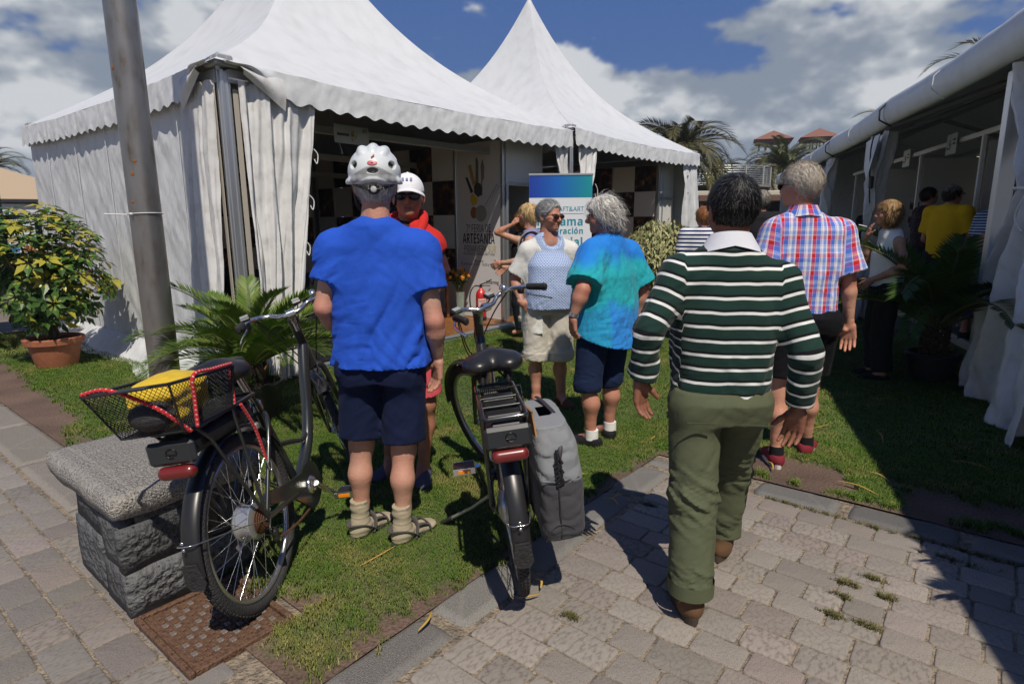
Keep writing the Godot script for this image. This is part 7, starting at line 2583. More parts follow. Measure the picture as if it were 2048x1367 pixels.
	g.cbox(B(-0.318, 0.758, 0), Vector3(0.165, 0.080, 0.03), 0.012)
	part("battery_lid", g, mat(Color(0.022, 0.026, 0.030), 0.35), bat)
	g = G.new()
	var e := []
	for k in 13:
		var a := -0.35 + k * 0.44
		e.append(B(-0.3345, 0.760 + sin(a) * 0.016, cos(a) * 0.018 + 0.008))
	e.insert(0, B(-0.3345, 0.756, -0.010))
	g.tube(e, 0.0022, 5)
	part("emblem", g, mat(Color(0.006, 0.006, 0.007), 0.3), bat)
	f = Field.new(B(-0.38, 0.63, -0.09) - Vector3(0, 0, 0.11), B(-0.25, 0.74, 0.09) + Vector3(0, 0, 0.11), 0.006)
	f.cap(B(-0.315, 0.690, -0.042), B(-0.315, 0.690, 0.042), 0.024, 0.024, 0.004)
	f.clip(B(-0.300, 0.687, 0), B(1, 0, 0))
	g = G.new()
	f.into(g)
	part("rear_light", g, M.red_lens, o)
	# drive: chain case, cranks, pedals, chain
	g = G.new()
	var pts := PackedVector2Array()
	for k in 20:
		var a := lerpf(-1.9, 2.2, k / 19.0)
		pts.append(Vector2(0.44 + 0.108 * cos(a), 0.29 + 0.108 * sin(a)))
	for q in [Vector2(0.26, 0.385), Vector2(0.05, 0.43), Vector2(-0.01, 0.405), Vector2(0.05, 0.385), Vector2(0.27, 0.30)]: pts.append(q)
	g.prism(pts, 0.012, Transform3D(Basis(B(1, 0, 0), B(0, 1, 0), B(0, 0, 1)), B(0, 0, 0.052)))
	part("chain_case", g, M.paint, o)
	g = G.new()
	var cc := Transform3D(Basis(B(1, 0, 0), B(0, 0, 1), B(0, 1, 0)), B(0.44, 0.29, 0))
	g.lathe([Vector2(0.0, 0.082), Vector2(0.022, 0.082), Vector2(0.036, 0.074), Vector2(0.042, 0.066), Vector2(0.042, 0.064)], 24, cc)
	part("crank_boss", g, M.chrome, o)
	for sg: float in [1.0, -1.0]:
		var d := B(cos(crank), sin(crank), 0) * sg
		var c := B(0.44, 0.29, 0.088 * sg)
		var en := c + d * 0.165 + B(0, 0, 0.018 * sg)
		g = G.new()
		g.tube([c - d * 0.012, c + d * 0.03, c + d * 0.12 + B(0, 0, 0.014 * sg), en + d * 0.012], [0.017, 0.016, 0.013, 0.013], 10, true, Vector2(0.75, 1.0))
		var cr := part("crank", g, M.chrome, o)
		g = G.new()
		g.cbox(en + B(0, 0, 0.062 * sg), Vector3(0.095, 0.024, 0.080), 0.006)
		var pd := part("pedal", g, M.plastic, o)
		for ss: float in [-1.0, 1.0]:
			g = G.new()
			g.cbox(en + B(0.041 * ss, 0, 0.062 * sg), Vector3(0.10, 0.030, 0.004), 0.001)
			part("cage", g, M.chrome, pd)
			g = G.new()
			g.cbox(en + B(0.0445 * ss, 0, 0.062 * sg), Vector3(0.055, 0.016, 0.004), 0.001)
			part("reflector", g, M.amber, pd)
		cr.name = cr.name
	g = G.new()
	for k in 26:
		var t := k / 25.0
		g.cbox(B(lerpf(0.42, 0.055, t), lerpf(0.200, 0.232, t) - 0.016 * sin(t * PI), 0.056), Vector3(0.007, 0.009, 0.011), 0.001)
	part("chain", g, M.rust, o)
	g = G.new()
	g.cbox(B(0.035, 0.262, 0.070), Vector3(0.022, 0.055, 0.035), 0.008)
	g.cbox(B(0.050, 0.225, 0.064), Vector3(0.012, 0.075, 0.022), 0.006, Basis(Vector3.RIGHT, 0.3))
	g.tube(curve([B(0.0, R, 0.085), B(-0.03, 0.31, 0.09), B(0.0, 0.27, 0.088)], 4), 0.004, 6)
	part("gear_changer", g, M.plastic, o)
	g = G.new()
	g.tube([B(0.285, 0.560, -0.03), B(0.20, 0.66, -0.045), B(0.17, 0.675, -0.035)], 0.006, 6)
	g.cbox(B(0.15, 0.68, 0), Vector3(0.09, 0.03, 0.03), 0.006)
	part("rim_brake", g, M.hub, o)

func build_bikes() -> void:
	bike_materials()
	rng.seed = 9
	var label_a := "dark bicycle with wire basket leaning against the stone pillar beside the steel pole"
	var a := thing("bicycle", label_a, "bicycle", P(-0.971, 0.002, 2.158), 0.0, "parked electric bicycles")
	bicycle(a, 0.50, -0.72)
	var b := dup(a, "bicycle", "dark bicycle on its kickstand with a grey pannier, seen from behind on the lawn", P(0.025, 0.010, 2.27), 0.0)
	a.basis = Basis(Vector3.UP, deg_to_rad(-3.2)) * Basis(Vector3.BACK, deg_to_rad(8.9))
	b.basis = Basis(Vector3.UP, deg_to_rad(7.0)) * Basis(Vector3.BACK, deg_to_rad(6.0))
	var g := G.new()
	# kickstand down on the second bicycle, folded up on the first
	g.tube([B(0.27, 0.27, -0.07), B(0.36, 0.18, -0.155), B(0.52, 0.045, -0.315)], [0.013, 0.012, 0.011], 10, true, Vector2(0.7, 1.2))
	var ks := part("kickstand", g, M.hub, b)
	g = G.new()
	g.tube([B(0.455, 0.098, -0.252), B(0.535, 0.032, -0.330)], 0.0155, 10, true, Vector2(0.7, 1.2))
	part("rubber_foot", g, M.grip, ks)
	g = G.new()
	g.tube([B(0.27, 0.27, -0.07), B(0.02, 0.23, -0.085)], 0.012, 10)
	part("kickstand", g, M.hub, a)
	# wire basket on the first bicycle
	var bx := Transform3D.IDENTITY
	var lo := [B(-0.355, 0.835, -0.125), B(-0.355, 0.835, 0.085), B(-0.06, 0.825, 0.085), B(-0.06, 0.825, -0.125)]
	var hi := [B(-0.415, 1.000, -0.165), B(-0.415, 1.000, 0.120), B(-0.05, 0.968, 0.120), B(-0.05, 0.968, -0.165)]
	g = G.new()
	for k in 4:
		g.tube([hi[k], hi[(k + 1) % 4]], 0.0055, 8)
		g.tube([lo[k], lo[(k + 1) % 4]], 0.0035, 6)
		g.tube([lo[k], hi[k]], 0.0035, 6)
	g.cbox(B(-0.435, 1.002, -0.03), Vector3(0.20, 0.006, 0.04), 0.002)
	var bk := part("basket", g, M.plastic, a, bx)
	g = G.new()
	for k in 5:
		# diamond mesh: two sets of slanting wires on each side and on the bottom
		var p0: Vector3 = lo[k] if k < 4 else lo[0]
		var p1: Vector3 = lo[(k + 1) % 4] if k < 4 else lo[1]
		var q0: Vector3 = hi[k] if k < 4 else lo[3]
		var q1: Vector3 = hi[(k + 1) % 4] if k < 4 else lo[2]
		var wl := p0.distance_to(p1)
		var hl := p0.distance_to(q0)
		var st := 0.0125
		var n := int((wl + hl) / st)
		for d: float in [1.0, -1.0]:
			for j in n:
				var s0 := j * st - hl * 0.8
				var ua := s0 / wl
				var ub := (s0 + hl * 0.8) / wl
				var va := 0.0
				var vb := 1.0
				if ua < 0.0:
					va = -ua / (ub - ua); ua = 0.0
				if ub > 1.0:
					vb = va + (1.0 - va) * (1.0 - ua) / maxf(ub - ua, 1e-5) if va > 0.0 else (1.0 - ua) / maxf(ub - ua, 1e-5); ub = 1.0
				if ua >= 1.0 or vb <= va: continue
				if d < 0:
					ua = 1.0 - ua; ub = 1.0 - ub
				g.tube([p0.lerp(p1, ua).lerp(q0.lerp(q1, ua), va), p0.lerp(p1, ub).lerp(q0.lerp(q1, ub), vb)], 0.00105, 3, false)
	stuff(part("wire_mesh", g, M.plastic, bk))
	# yellow and dark bag in the basket
	var bag := thing("rolled_bag", "yellow and dark grey bag with three white stripes stuffed in the bicycle basket", "bag")
	bag.transform = a.transform
	var f := Field.new(B(-0.50, 0.82, -0.20) - Vector3(0, 0, 0.60), B(0.06, 1.09, 0.18) + Vector3(0, 0, 0.62), 0.010)
	f.cap(B(-0.27, 0.905, -0.03), B(-0.13, 0.905, -0.03), 0.080, 0.072, 0.03)
	f.ell(B(-0.22, 0.955, -0.02), Vector3(0.10, 0.045, 0.13), 0.05)
	f.ripple(func(p: Vector3) -> float: return 0.016 * (0.3 - 1.6 * absf(noise.get_noise_3d(p.x * 700.0 + p.y * 500.0, p.y * 900.0, p.z * 380.0))), 0.05)
	var ym := cloth(Color.WHITE, 0.6)
	ym.vertex_color_use_as_albedo = true
	garment(f, bag, "bag", ym, null, func(p: Vector3) -> Color:
		var t := p.z * -1.0
		if (t < -0.31 and p.y < 0.93) or t > 0.02: return Color(0.020, 0.021, 0.024)
		return Color(0.62, 0.43, 0.035) if absf(t + 0.06 + 0.5 * (p.y - 0.9)) > 0.022 else Color(0.025, 0.026, 0.028))
	g = G.new()
	for k in 3: g.cbox(B(-0.175 + 0.017 * k, 0.955 - 0.004 * k, 0.0625), Vector3(0.006, 0.034 - 0.006 * k, 0.009), 0.001, Basis(Vector3(1, 0, 0), 0.5))
	part("stripes", g, mat(Color(0.75, 0.75, 0.73), 0.6), bag)
	f = Field.new(B(-0.48, 0.83, -0.16) - Vector3(0, 0, 0.60), B(-0.26, 1.02, 0.12) + Vector3(0, 0, 0.62), 0.010)
	f.ell(B(-0.345, 0.895, -0.01), Vector3(0.075, 0.050, 0.050), 0.02)
	f.ell(B(-0.345, 0.905, 0.062), Vector3(0.022, 0.022, 0.026), 0.008, Basis(), true)
	garment(f, thing("cable_lock", "coiled black cable lock beside the yellow bag in the bicycle basket", "lock"), "coil", M.grip, null)
	(get_node("cable_lock") as Node3D).transform = a.transform
	# red elastic cords round the basket
	var cord := cloth(Color(1, 1, 1))
	cord.uv1_triplanar = false
	cord.normal_enabled = false
	cord.uv1_scale = Vector3(1.0 / 0.04, 1.0 / 0.032, 1)
	cord.albedo_texture = img_tex(32, 32, func(x: int, y: int) -> Color:
		return Color(0.68, 0.66, 0.64) if (x + y * 2) % 32 < 6 and (x + 40 - y) % 16 < 7 else Color(0.50, 0.028, 0.035))
	var bc := thing("bungee_cord", "red and white elastic cord strapped round the bicycle basket", "cord")
	bc.transform = a.transform
	for q in [[B(-0.33, 0.825, 0.092), B(-0.40, 0.93, 0.05), B(-0.428, 1.010, -0.06), B(-0.425, 1.008, -0.15)], [B(-0.30, 0.83, 0.098), B(-0.30, 0.92, 0.112), B(-0.305, 0.998, 0.132), B(-0.20, 0.992, 0.134), B(-0.08, 0.982, 0.128), B(-0.04, 0.972, 0.10)], [B(-0.04, 0.96, 0.10), B(-0.045, 0.90, 0.095), B(-0.05, 0.83, 0.09)], [B(-0.03, 0.82, 0.10), B(0.035, 0.70, 0.095), B(0.075, 0.565, 0.085)]]:
		g = G.new()
		g.tube(curve(q, 5), 0.0065, 8)
		part("cord", g, cord, bc)
	g = G.new()
	g.tube(curve([B(0.075, 0.565, 0.085), B(0.080, 0.53, 0.085), B(0.092, 0.505, 0.085), B(0.105, 0.53, 0.085), B(0.095, 0.555, 0.085)], 5), 0.003, 6)
	part("hook", g, M.chrome, bc)
	# pannier on the second bicycle
	var pn := thing("pannier", "two-tone grey pannier bag with black zip hanging on the second bicycle's carrier", "pannier")
	pn.transform = b.transform
	var pm := cloth(Color.WHITE, 0.7)
	pm.vertex_color_use_as_albedo = true
	f = Field.new(B(-0.32, 0.24, 0.06) - Vector3(0, 0, 0.52), B(0.18, 0.83, 0.30) + Vector3(0, 0, 0.52), 0.0085)
	f.loft([[0.295, 0.078, 0.170, 0.172, 0.075, 6.0], [0.33, 0.085, 0.188, 0.176, 0.07, 6.0], [0.52, 0.090, 0.196, 0.180, 0.065, 5.0], [0.66, 0.084, 0.190, 0.172, 0.06, 5.0], [0.735, 0.072, 0.176, 0.160, 0.05, 4.0]], 0.01)
	f.ripple(func(p: Vector3) -> float: return 0.007 * (0.3 - 1.5 * absf(noise.get_noise_3d(p.x * 500.0, p.y * 800.0 + p.z * 500.0, p.z * 300.0))), 0.04)
	garment(f, pn, "bag", pm, null, func(p: Vector3) -> Color: return Color(0.062, 0.062, 0.068) if p.y + 0.05 * p.z < 0.545 else Color(0.215, 0.225, 0.24))
	g = G.new()
	g.tube(curve([Vector3(0.165, 0.752, -0.10), Vector3(0.185, 0.748, 0.0), Vector3(0.205, 0.725, 0.14), Vector3(0.185, 0.66, 0.248), Vector3(0.155, 0.56, 0.262)], 8), 0.008, 8, true, Vector2(0.5, 1.2))
	part("zip", g, mat(Color(0.03, 0.025, 0.03), 0.6), pn)
	g = G.new()
	for k in 6: g.tube([Vector3(0.168, 0.66 - 0.018 * k, 0.262), Vector3(0.172 + 0.012 * (k % 2), 0.63 - 0.018 * k, 0.272), Vector3(0.158, 0.615 - 0.018 * k, 0.268)], 0.006, 5)
	part("zip_cord", g, M.cable, pn)
	g = G.new()
	g.tube([Vector3(0.10, 0.545, 0.262), Vector3(0.17, 0.535, 0.267), Vector3(0.245, 0.54, 0.25)], 0.0025, 5)
	g.tube([Vector3(0.165, 0.535, 0.267), Vector3(0.162, 0.42, 0.268), Vector3(0.160, 0.31, 0.255)], 0.002, 5)
	g.tube(curve([Vector3(0.10, 0.30, 0.245), Vector3(0.14, 0.365, 0.262), Vector3(0.19, 0.36, 0.260), Vector3(0.235, 0.30, 0.24)], 5), 0.002, 5)
	part("seam", g, mat(Color(0.03, 0.03, 0.033), 0.8), pn)
	g = G.new()
	g.sheet(func(u: float, v: float) -> Vector3: return Vector3(0.075 + 0.025 * u + 0.008 * v, 0.825 - 0.10 * v * v - 0.012 * u, 0.16 + 0.09 * u - 0.05 * sin(v * 3.0) * 0.3), 8, 8, Vector2.ONE, 0.006)
	var glove := part("leather_strap", g, cloth(Color(0.36, 0.20, 0.085)), null, b.transform)
	tag(glove, "tan leather strap tab folded between second bicycle's carrier and pannier", "strap")
	g = G.new()
	var spiral := []
	for k in 90:
		var t := k / 89.0
		var c := B(-0.02, 0.84, lerpf(-0.085, 0.085, t)) if t < 0.75 else B(-0.02 - (t - 0.75) * 0.3, 0.84 - (t - 0.75) * 0.35, 0.085 * 0.5 + 0.05)
		spiral.append(c + Vector3(0, cos(k * 1.5) * 0.007, sin(k * 1.5) * 0.007))
	g.tube(spiral, 0.0028, 5)
	var coil := part("coil_cable", g, M.cable, null, b.transform)
	tag(coil, "black coiled lock cable laid across the second bicycle's carrier", "cable")
func leaf_mat(back := Color(0.10, 0.16, 0.03), rough := 0.45) -> StandardMaterial3D:
	var m := vmat(rough)
	m.metallic_specular = 0.35
	m.backlight_enabled = true; m.backlight = back.linear_to_srgb()
	return m

func blade(g: G, a: Vector3, b: Vector3, up: Vector3, wide: float, sag := 0.0, keel := 0.25) -> void:
	# one leaf or leaflet, folded along its midrib
	var d := b - a
	var sd := d.cross(up).normalized()
	var nn := sd.cross(d).normalized()
	var mid := a + d * 0.45 + Vector3.UP * sag
	var l := mid - sd * wide + nn * wide * keel
	var r := mid + sd * wide + nn * wide * keel
	var n1 := (nn + sd * keel).normalized()
	var n2 := (nn - sd * keel).normalized()
	var k := g.vert(a, n1); g.vert(l, n1); g.vert(b, n1); g.vert(mid, n1)
	g.tri(k, k + 1, k + 3); g.tri(k + 1, k + 2, k + 3)
	k = g.vert(a, n2); g.vert(r, n2); g.vert(b, n2); g.vert(mid, n2)
	g.tri(k, k + 3, k + 1); g.tri(k + 1, k + 3, k + 2)

func frond(length: float, arch: float, leaf: float, pairs: int, wide: float, c0: Color, c1: Color, rise := 0.9, vee := 0.5, bare := 0.14) -> G:
	# a feather leaf that starts at the origin, climbs and arches towards -z
	var g := G.new()
	var pts := []
	var a := rise
	var p := Vector3.ZERO
	for k in 15:
		pts.append(p)
		p += Vector3(0, sin(a), -cos(a)) * length / 14.0
		a -= arch / 14.0 * (0.5 + k / 14.0)
	g.col = c0.lerp(Color(0.25, 0.22, 0.08), 0.4)
	var rr := []
	for k in 15: rr.append(lerpf(0.011, 0.003, k / 14.0) * (length / 1.0) ** 0.5)
	g.tube(pts, rr, 5)
	for k in pairs:
		var t := lerpf(bare, 0.995, float(k) / (pairs - 1))
		var f := t * 13.999
		var j := int(f)
		var at: Vector3 = (pts[j] as Vector3).lerp(pts[j + 1], f - j)
		var d: Vector3 = (pts[j + 1] - pts[j]).normalized()
		var up := Vector3.RIGHT.cross(d).normalized()
		var l := leaf * (0.45 + 0.75 * sin(PI * clampf(0.12 + t * 0.80, 0, 1))) * rng.randf_range(0.9, 1.08)
		for sg: float in [-1.0, 1.0]:
			var out := (Vector3.RIGHT * sg * (0.92 - 0.45 * t) + d * (0.45 + 0.45 * t) + up * vee * rng.randf_range(0.8, 1.2)).normalized()
			g.col = c0.lerp(c1, rng.randf())
			blade(g, at, at + out * l + Vector3(0, -0.10 * l, 0), up, wide * (0.8 + 0.4 * sin(PI * t)), 0.02 * l)
	return g

func pot(o: Node3D, r0: float, r1: float, h: float, m: Material, rim := 0.04) -> void:
	var g := G.new()
	g.lathe([Vector2(0, 0), Vector2(r0, 0), Vector2(r0 + 0.004, 0.008), Vector2(r1 * 0.97, h - rim), Vector2(r1 + rim * 0.35, h - rim + 0.004), Vector2(r1 + rim * 0.45, h - 0.008), Vector2(r1 + rim * 0.25, h), Vector2(r1 - 0.012, h), Vector2(r1 - 0.018, h - 0.04)], 36)
	part("pot", g, m, o)
	g = G.new()
	g.sheet(func(a: float, b: float) -> Vector3: return Vector3(cos(a * TAU) * b * (r1 - 0.015), h - 0.045 + 0.02 * noise.get_noise_2d(cos(a * TAU) * b * 900.0, sin(a * TAU) * b * 900.0) + 0.02 * (1.0 - b), sin(a * TAU) * b * (r1 - 0.015)), 24, 6)
	part("soil", g, relief(mat(Color(0.055, 0.038, 0.026), 0.95), ntex(128, 0.08, 4, true, 8.0), 1.0, 6.0), o)

func cycad(o: Node3D, at_y: float, count: int, length: float, kinds: Array, m: Material, low: float, high: float) -> void:
	for k in count:
		var t := (k + 0.5) / count
		var turn := k * 2.39996 + rng.randf_range(-0.15, 0.15)
		var tip := lerpf(low, high, t * t) + rng.randf_range(-0.08, 0.08)
		var x := Transform3D(Basis(Vector3.UP, turn) * Basis(Vector3.RIGHT, tip) * Basis(Vector3.BACK, rng.randf_range(-0.2, 0.2)) * Basis.from_scale(Vector3.ONE * length * rng.randf_range(0.85, 1.1)), Vector3(0, at_y, 0) + Vector3(sin(turn), 0, cos(turn)) * -0.03)
		part("frond", kinds[k % kinds.size()], m, o, x)

func palm_tree(o: Node3D, height: float, crown: float, kinds: Array, m: Material, count: int) -> void:
	var g := G.new()
	var pts := []
	var rr := []
	for k in 22:
		pts.append(Vector3(0.1 * sin(k * 0.3), height * k / 21.0, 0.05 * cos(k * 0.4)))
		rr.append((0.26 - 0.05 * k / 21.0) * (1.0 + 0.09 * (k % 2)) * (1.35 if k > 18 else 1.0))
	g.tube(pts, rr, 12)
	part("trunk", g, M.bark, o)
	for k in count:
		var t := (k + 0.5) / count
		var turn := k * 2.39996 + rng.randf_range(-0.2, 0.2)
		var x := Transform3D(Basis(Vector3.UP, turn) * Basis(Vector3.RIGHT, lerpf(-0.95, 0.45, t) + rng.randf_range(-0.12, 0.12)) * Basis(Vector3.BACK, rng.randf_range(-0.35, 0.35)) * Basis.from_scale(Vector3.ONE * crown * rng.randf_range(0.85, 1.12)), Vector3(0.1, height, 0))
		part("frond", kinds[k % kinds.size()], m, o, x)

func build_plants() -> void:
	rng.seed = 505
	var black_pot := mat(Color(0.014, 0.014, 0.015), 0.5)
	var clay := relief(mat(Color(0.36, 0.125, 0.062), 0.75), ntex(256, 0.03, 5, true, 4.0), 0.4, 3.0)
	clay.albedo_texture = ntex(256, 0.02, 4, false, 1, FastNoiseLite.TYPE_SIMPLEX_SMOOTH, 6, ramp([[0.2, Color(0.8, 0.8, 0.82)], [0.8, Color(1, 1, 1)]]))
	# ---- umbrella plant with cream-edged leaves in the clay pot
	var o := thing("potted_plant", "bushy yellow and green umbrella plant in a terracotta pot against the tent wall", "potted plant", P(-4.80, 0, 6.20))
	pot(o, 0.175, 0.242, 0.33, clay, 0.065)
	var kinds := []
	for k in 8:
		var g := G.new()
		var n := 7 + k % 3
		for j in n:
			var a := TAU * j / n + rng.randf_range(-0.12, 0.12)
			var d := Vector3(cos(a), rng.randf_range(-0.35, 0.12), sin(a)).normalized()
			var l := rng.randf_range(0.11, 0.155)
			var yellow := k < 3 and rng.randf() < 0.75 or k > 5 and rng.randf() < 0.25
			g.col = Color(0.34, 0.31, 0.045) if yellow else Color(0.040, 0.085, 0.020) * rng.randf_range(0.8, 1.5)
			g.col.a = 1.0
			blade(g, d * 0.02, d * l, Vector3.UP, l * 0.21, 0.008, 0.22)
			if not yellow and k < 5:
				g.col = Color(0.26, 0.27, 0.05)
				blade(g, d * 0.02 + Vector3.UP * 0.0015, d * l * 0.8 + Vector3.UP * 0.0015, Vector3.UP, l * 0.07, 0.0065, 0.2)
		g.col = Color(0.10, 0.13, 0.03)
		g.tube([Vector3.ZERO, Vector3(0, -0.06, 0.01), Vector3(0.0, -0.14, 0.03)], 0.003, 4, false)
		kinds.append(g.mesh())
	var lm := leaf_mat(Color(0.16, 0.20, 0.03), 0.35)
	var tips := []
	while tips.size() < 290:
		var d := Vector3(rng.randf_range(-1, 1), rng.randf_range(-1, 1), rng.randf_range(-1, 1))
		if d.length() > 1.0 or d.length() < 0.35: continue
		if rng.randf() < 0.5 and d.length() < 0.7: continue
		var p := Vector3(d.x * 0.60, 1.04 + d.y * 0.68, d.z * 0.52)
		p.x *= 1.0 - 0.25 * maxf(0.0, -d.y)
		p += Vector3(0.14, 0, 0) * noise.get_noise_3d(p.x * 200.0, p.y * 200.0, p.z * 200.0) * 2.0
		if p.y > 1.62 + 0.15 * noise.get_noise_2d(p.x * 500.0, p.z * 500.0): continue
		tips.append(p)
	for p: Vector3 in tips:
		var out := (p - Vector3(0, 0.95, 0)).normalized()
		var up := (out * 0.7 + Vector3.UP * 0.7 + Vector3(rng.randfn(), rng.randfn(), rng.randfn()) * 0.2).normalized()
		var sd := up.cross(Vector3(rng.randfn(), 0.1, rng.randfn())).normalized()
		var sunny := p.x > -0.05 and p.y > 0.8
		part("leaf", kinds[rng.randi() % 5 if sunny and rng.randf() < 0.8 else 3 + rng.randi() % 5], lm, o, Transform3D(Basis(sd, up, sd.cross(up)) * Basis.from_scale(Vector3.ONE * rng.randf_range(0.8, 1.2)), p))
	for k in 12:
		var g := G.new()
		var tp: Vector3 = tips[k * 20]
		g.tube(curve([Vector3(rng.randf_range(-0.06, 0.06), 0.33, rng.randf_range(-0.06, 0.06)), Vector3(tp.x * 0.35, 0.75, tp.z * 0.35), tp], 6), 0.010, 6)
		part("stem", g, relief(mat(Color(0.12, 0.095, 0.055), 0.8), M.weave, 0.5, 6.0), o)
	# ---- sago palms
	var fr := []
	for k in 4: fr.append(frond(1.0, 1.05 + 0.15 * k, 0.175, 66, 0.0088, Color(0.055, 0.125, 0.022), Color(0.175, 0.225, 0.045), 1.05, 0.45, 0.08).mesh())
	var fm := leaf_mat(Color(0.10, 0.17, 0.03), 0.38)
	o = thing("potted_sago_palm", "sago palm in black pot by the near tent's open corner", "potted palm", P(-1.95, 0, 4.42), 0.4, "potted sago palms")
	pot(o, 0.155, 0.195, 0.31, black_pot, 0.05)
	var g2 := G.new()
	g2.ball(Vector3(0, 0.33, 0), Vector3(0.085, 0.13, 0.085), Basis(), 14, 8)
	part("trunk", g2, relief(mat(Color(0.06, 0.038, 0.022), 0.9), ntex(128, 0.09, 3, true, 10.0), 1.0, 8.0), o)
	cycad(o, 0.44, 36, 0.82, fr, fm, -0.55, 0.45)
	g2 = G.new()
	for k in 40:
		var a := rng.randf() * TAU
		var r := rng.randf_range(0.07, 0.17)
		g2.col = Color(0.06, 0.10, 0.02)
		blade(g2, Vector3(cos(a) * r, 0.28, sin(a) * r), Vector3(cos(a) * (r + 0.03), rng.randf_range(0.36, 0.46), sin(a) * (r + 0.03)), Vector3(cos(a), 0, sin(a)), 0.010)
	part("seedlings", g2, fm, o)
	var frl := []
	for k in 3: frl.append(frond(1.0, 1.20 + 0.2 * k, 0.17, 62, 0.0075, Color(0.022, 0.060, 0.014), Color(0.060, 0.105, 0.022), 1.0, 0.25, 0.20).mesh())
	o = thing("potted_sago_palm", "wide sago palm in a black pot standing in the marquee's shade", "potted palm", P(3.88, 0, 5.42), 0.0, "potted sago palms")
	pot(o, 0.16, 0.205, 0.28, black_pot, 0.05)
	g2 = G.new()
	for k in 60:
		var a := k * 2.4
		var y := 0.24 + 0.28 * k / 60.0
		g2.cbox(Vector3(cos(a) * 0.10, y, sin(a) * 0.10), Vector3(0.03, 0.05, 0.045), 0.008, Basis(Vector3.UP, -a) * Basis(Vector3.BACK, -0.5))
	part("trunk", g2, mat(Color(0.055, 0.036, 0.022), 0.95), o)
	cycad(o, 0.50, 24, 1.42, frl, fm, -0.40, 0.25)
	var s := dup(o, "potted_sago_palm", "sago palm in black pot at the paved walk's shaded edge", P(3.12, 0, 1.25), 1.3)
	s.scale = Vector3.ONE * 0.95
	dup(o, "potted_sago_palm", "small sago palm in black pot behind the terracotta pot", P(-6.62, 0, 7.35), 2.2, 0.9)
	# ---- pale weeping fig
	o = thing("potted_plant", "pale cream-leaved bush in front of the farther tent's checkered wall", "potted plant", P(1.98, 0, 8.15))
	o.scale = Vector3.ONE * 1.13
	pot(o, 0.17, 0.22, 0.30, black_pot)
	g2 = G.new()
	for k in 5200:
		var d := Vector3(rng.randfn(), rng.randfn(), rng.randfn()).normalized() * pow(rng.randf(), 0.4)
		var p := Vector3(d.x * 0.44, 0.90 + d.y * 0.44, d.z * 0.42)
		p += Vector3(1, 0.6, 1) * 0.10 * noise.get_noise_3d(p.x * 420.0, p.y * 420.0, p.z * 420.0)
		g2.col = Color(0.40, 0.38, 0.19).lerp(Color(0.16, 0.19, 0.07), rng.randf() ** 1.6)
		var dd := Vector3(rng.randfn() * 0.5 + d.x * 0.6, -0.7 - rng.randf() * 0.5, rng.randfn() * 0.5 + d.z * 0.6).normalized()
		blade(g2, p, p + dd * rng.randf_range(0.05, 0.085), (d + Vector3.UP * 0.4).normalized(), 0.012, 0.004)
	stuff(part("foliage", g2, leaf_mat(Color(0.2, 0.2, 0.08)), o))
	for k in 7:
		g2 = G.new()
		var a := k * 0.9
		g2.tube(curve([Vector3(cos(a) * 0.03, 0.26, sin(a) * 0.03), Vector3(cos(a) * 0.06, 0.55, sin(a) * 0.06), Vector3(cos(a) * 0.26, 0.98, sin(a) * 0.26)], 5), 0.011, 6)
		part("stem", g2, mat(Color(0.13, 0.10, 0.065), 0.85), o)
	# ---- date palms beyond the fair
	M.bark = relief(mat(Color(0.105, 0.078, 0.052), 0.95), ntex(256, 0.05, 4, true, 10.0), 1.0, 2.0)
	var dark := []
	var pale := []
	for k in 3:
		dark.append(frond(1.0, 1.9 + 0.3 * k, 0.20, 44, 0.0075, Color(0.045, 0.055, 0.022), Color(0.12, 0.10, 0.045), 0.9, 0.15, 0.08).mesh())
		pale.append(frond(1.0, 1.6 + 0.35 * k, 0.19, 44, 0.0075, Color(0.070, 0.095, 0.040), Color(0.16, 0.165, 0.085), 0.9, 0.2, 0.08).mesh())
	var pm := leaf_mat(Color(0.08, 0.10, 0.03), 0.55)
	for q in [["date palm with dark windblown fronds rising behind the farther pointed tent", 8.6, 32.0, 4.7, 3.3, true, 46], ["broad grey-green date palm in front of the red-roofed towers", 17.2, 39.0, 4.7, 3.0, false, 44], ["smaller pale palm beside the round terrace railing, left of the broad one", 14.6, 44.0, 4.1, 2.9, false, 30], ["low palm between the broad palm and the terrace", 18.0, 47.0, 4.2, 2.5, false, 26],
		["palm far beyond the tan restaurant roof by the near tent", -37.5, 45.0, 5.5, 2.6, false, 32], ["palm with brown frond tips showing over the marquee roof, tallest there", 17.6, 23.0, 6.2, 2.6, true, 30], ["palm whose frond tips show above the marquee's far roof", 20.5, 33.0, 5.7, 2.8, true, 30], ["palm at the end of the restaurant roof, outermost", -41.5, 47.0, 4.8, 2.5, false, 26]]:
		o = thing("date_palm", q[0], "palm tree", P(q[1], 0, q[2]), rng.randf() * 6.0, "date palms")
		palm_tree(o, q[3], q[4], dark if q[5] else pale, pm, q[6])
func stone_slab(g: G, size: Vector3, sd: float) -> void:
	rough_stone(g, size, 0.004, int(sd), 0.006)

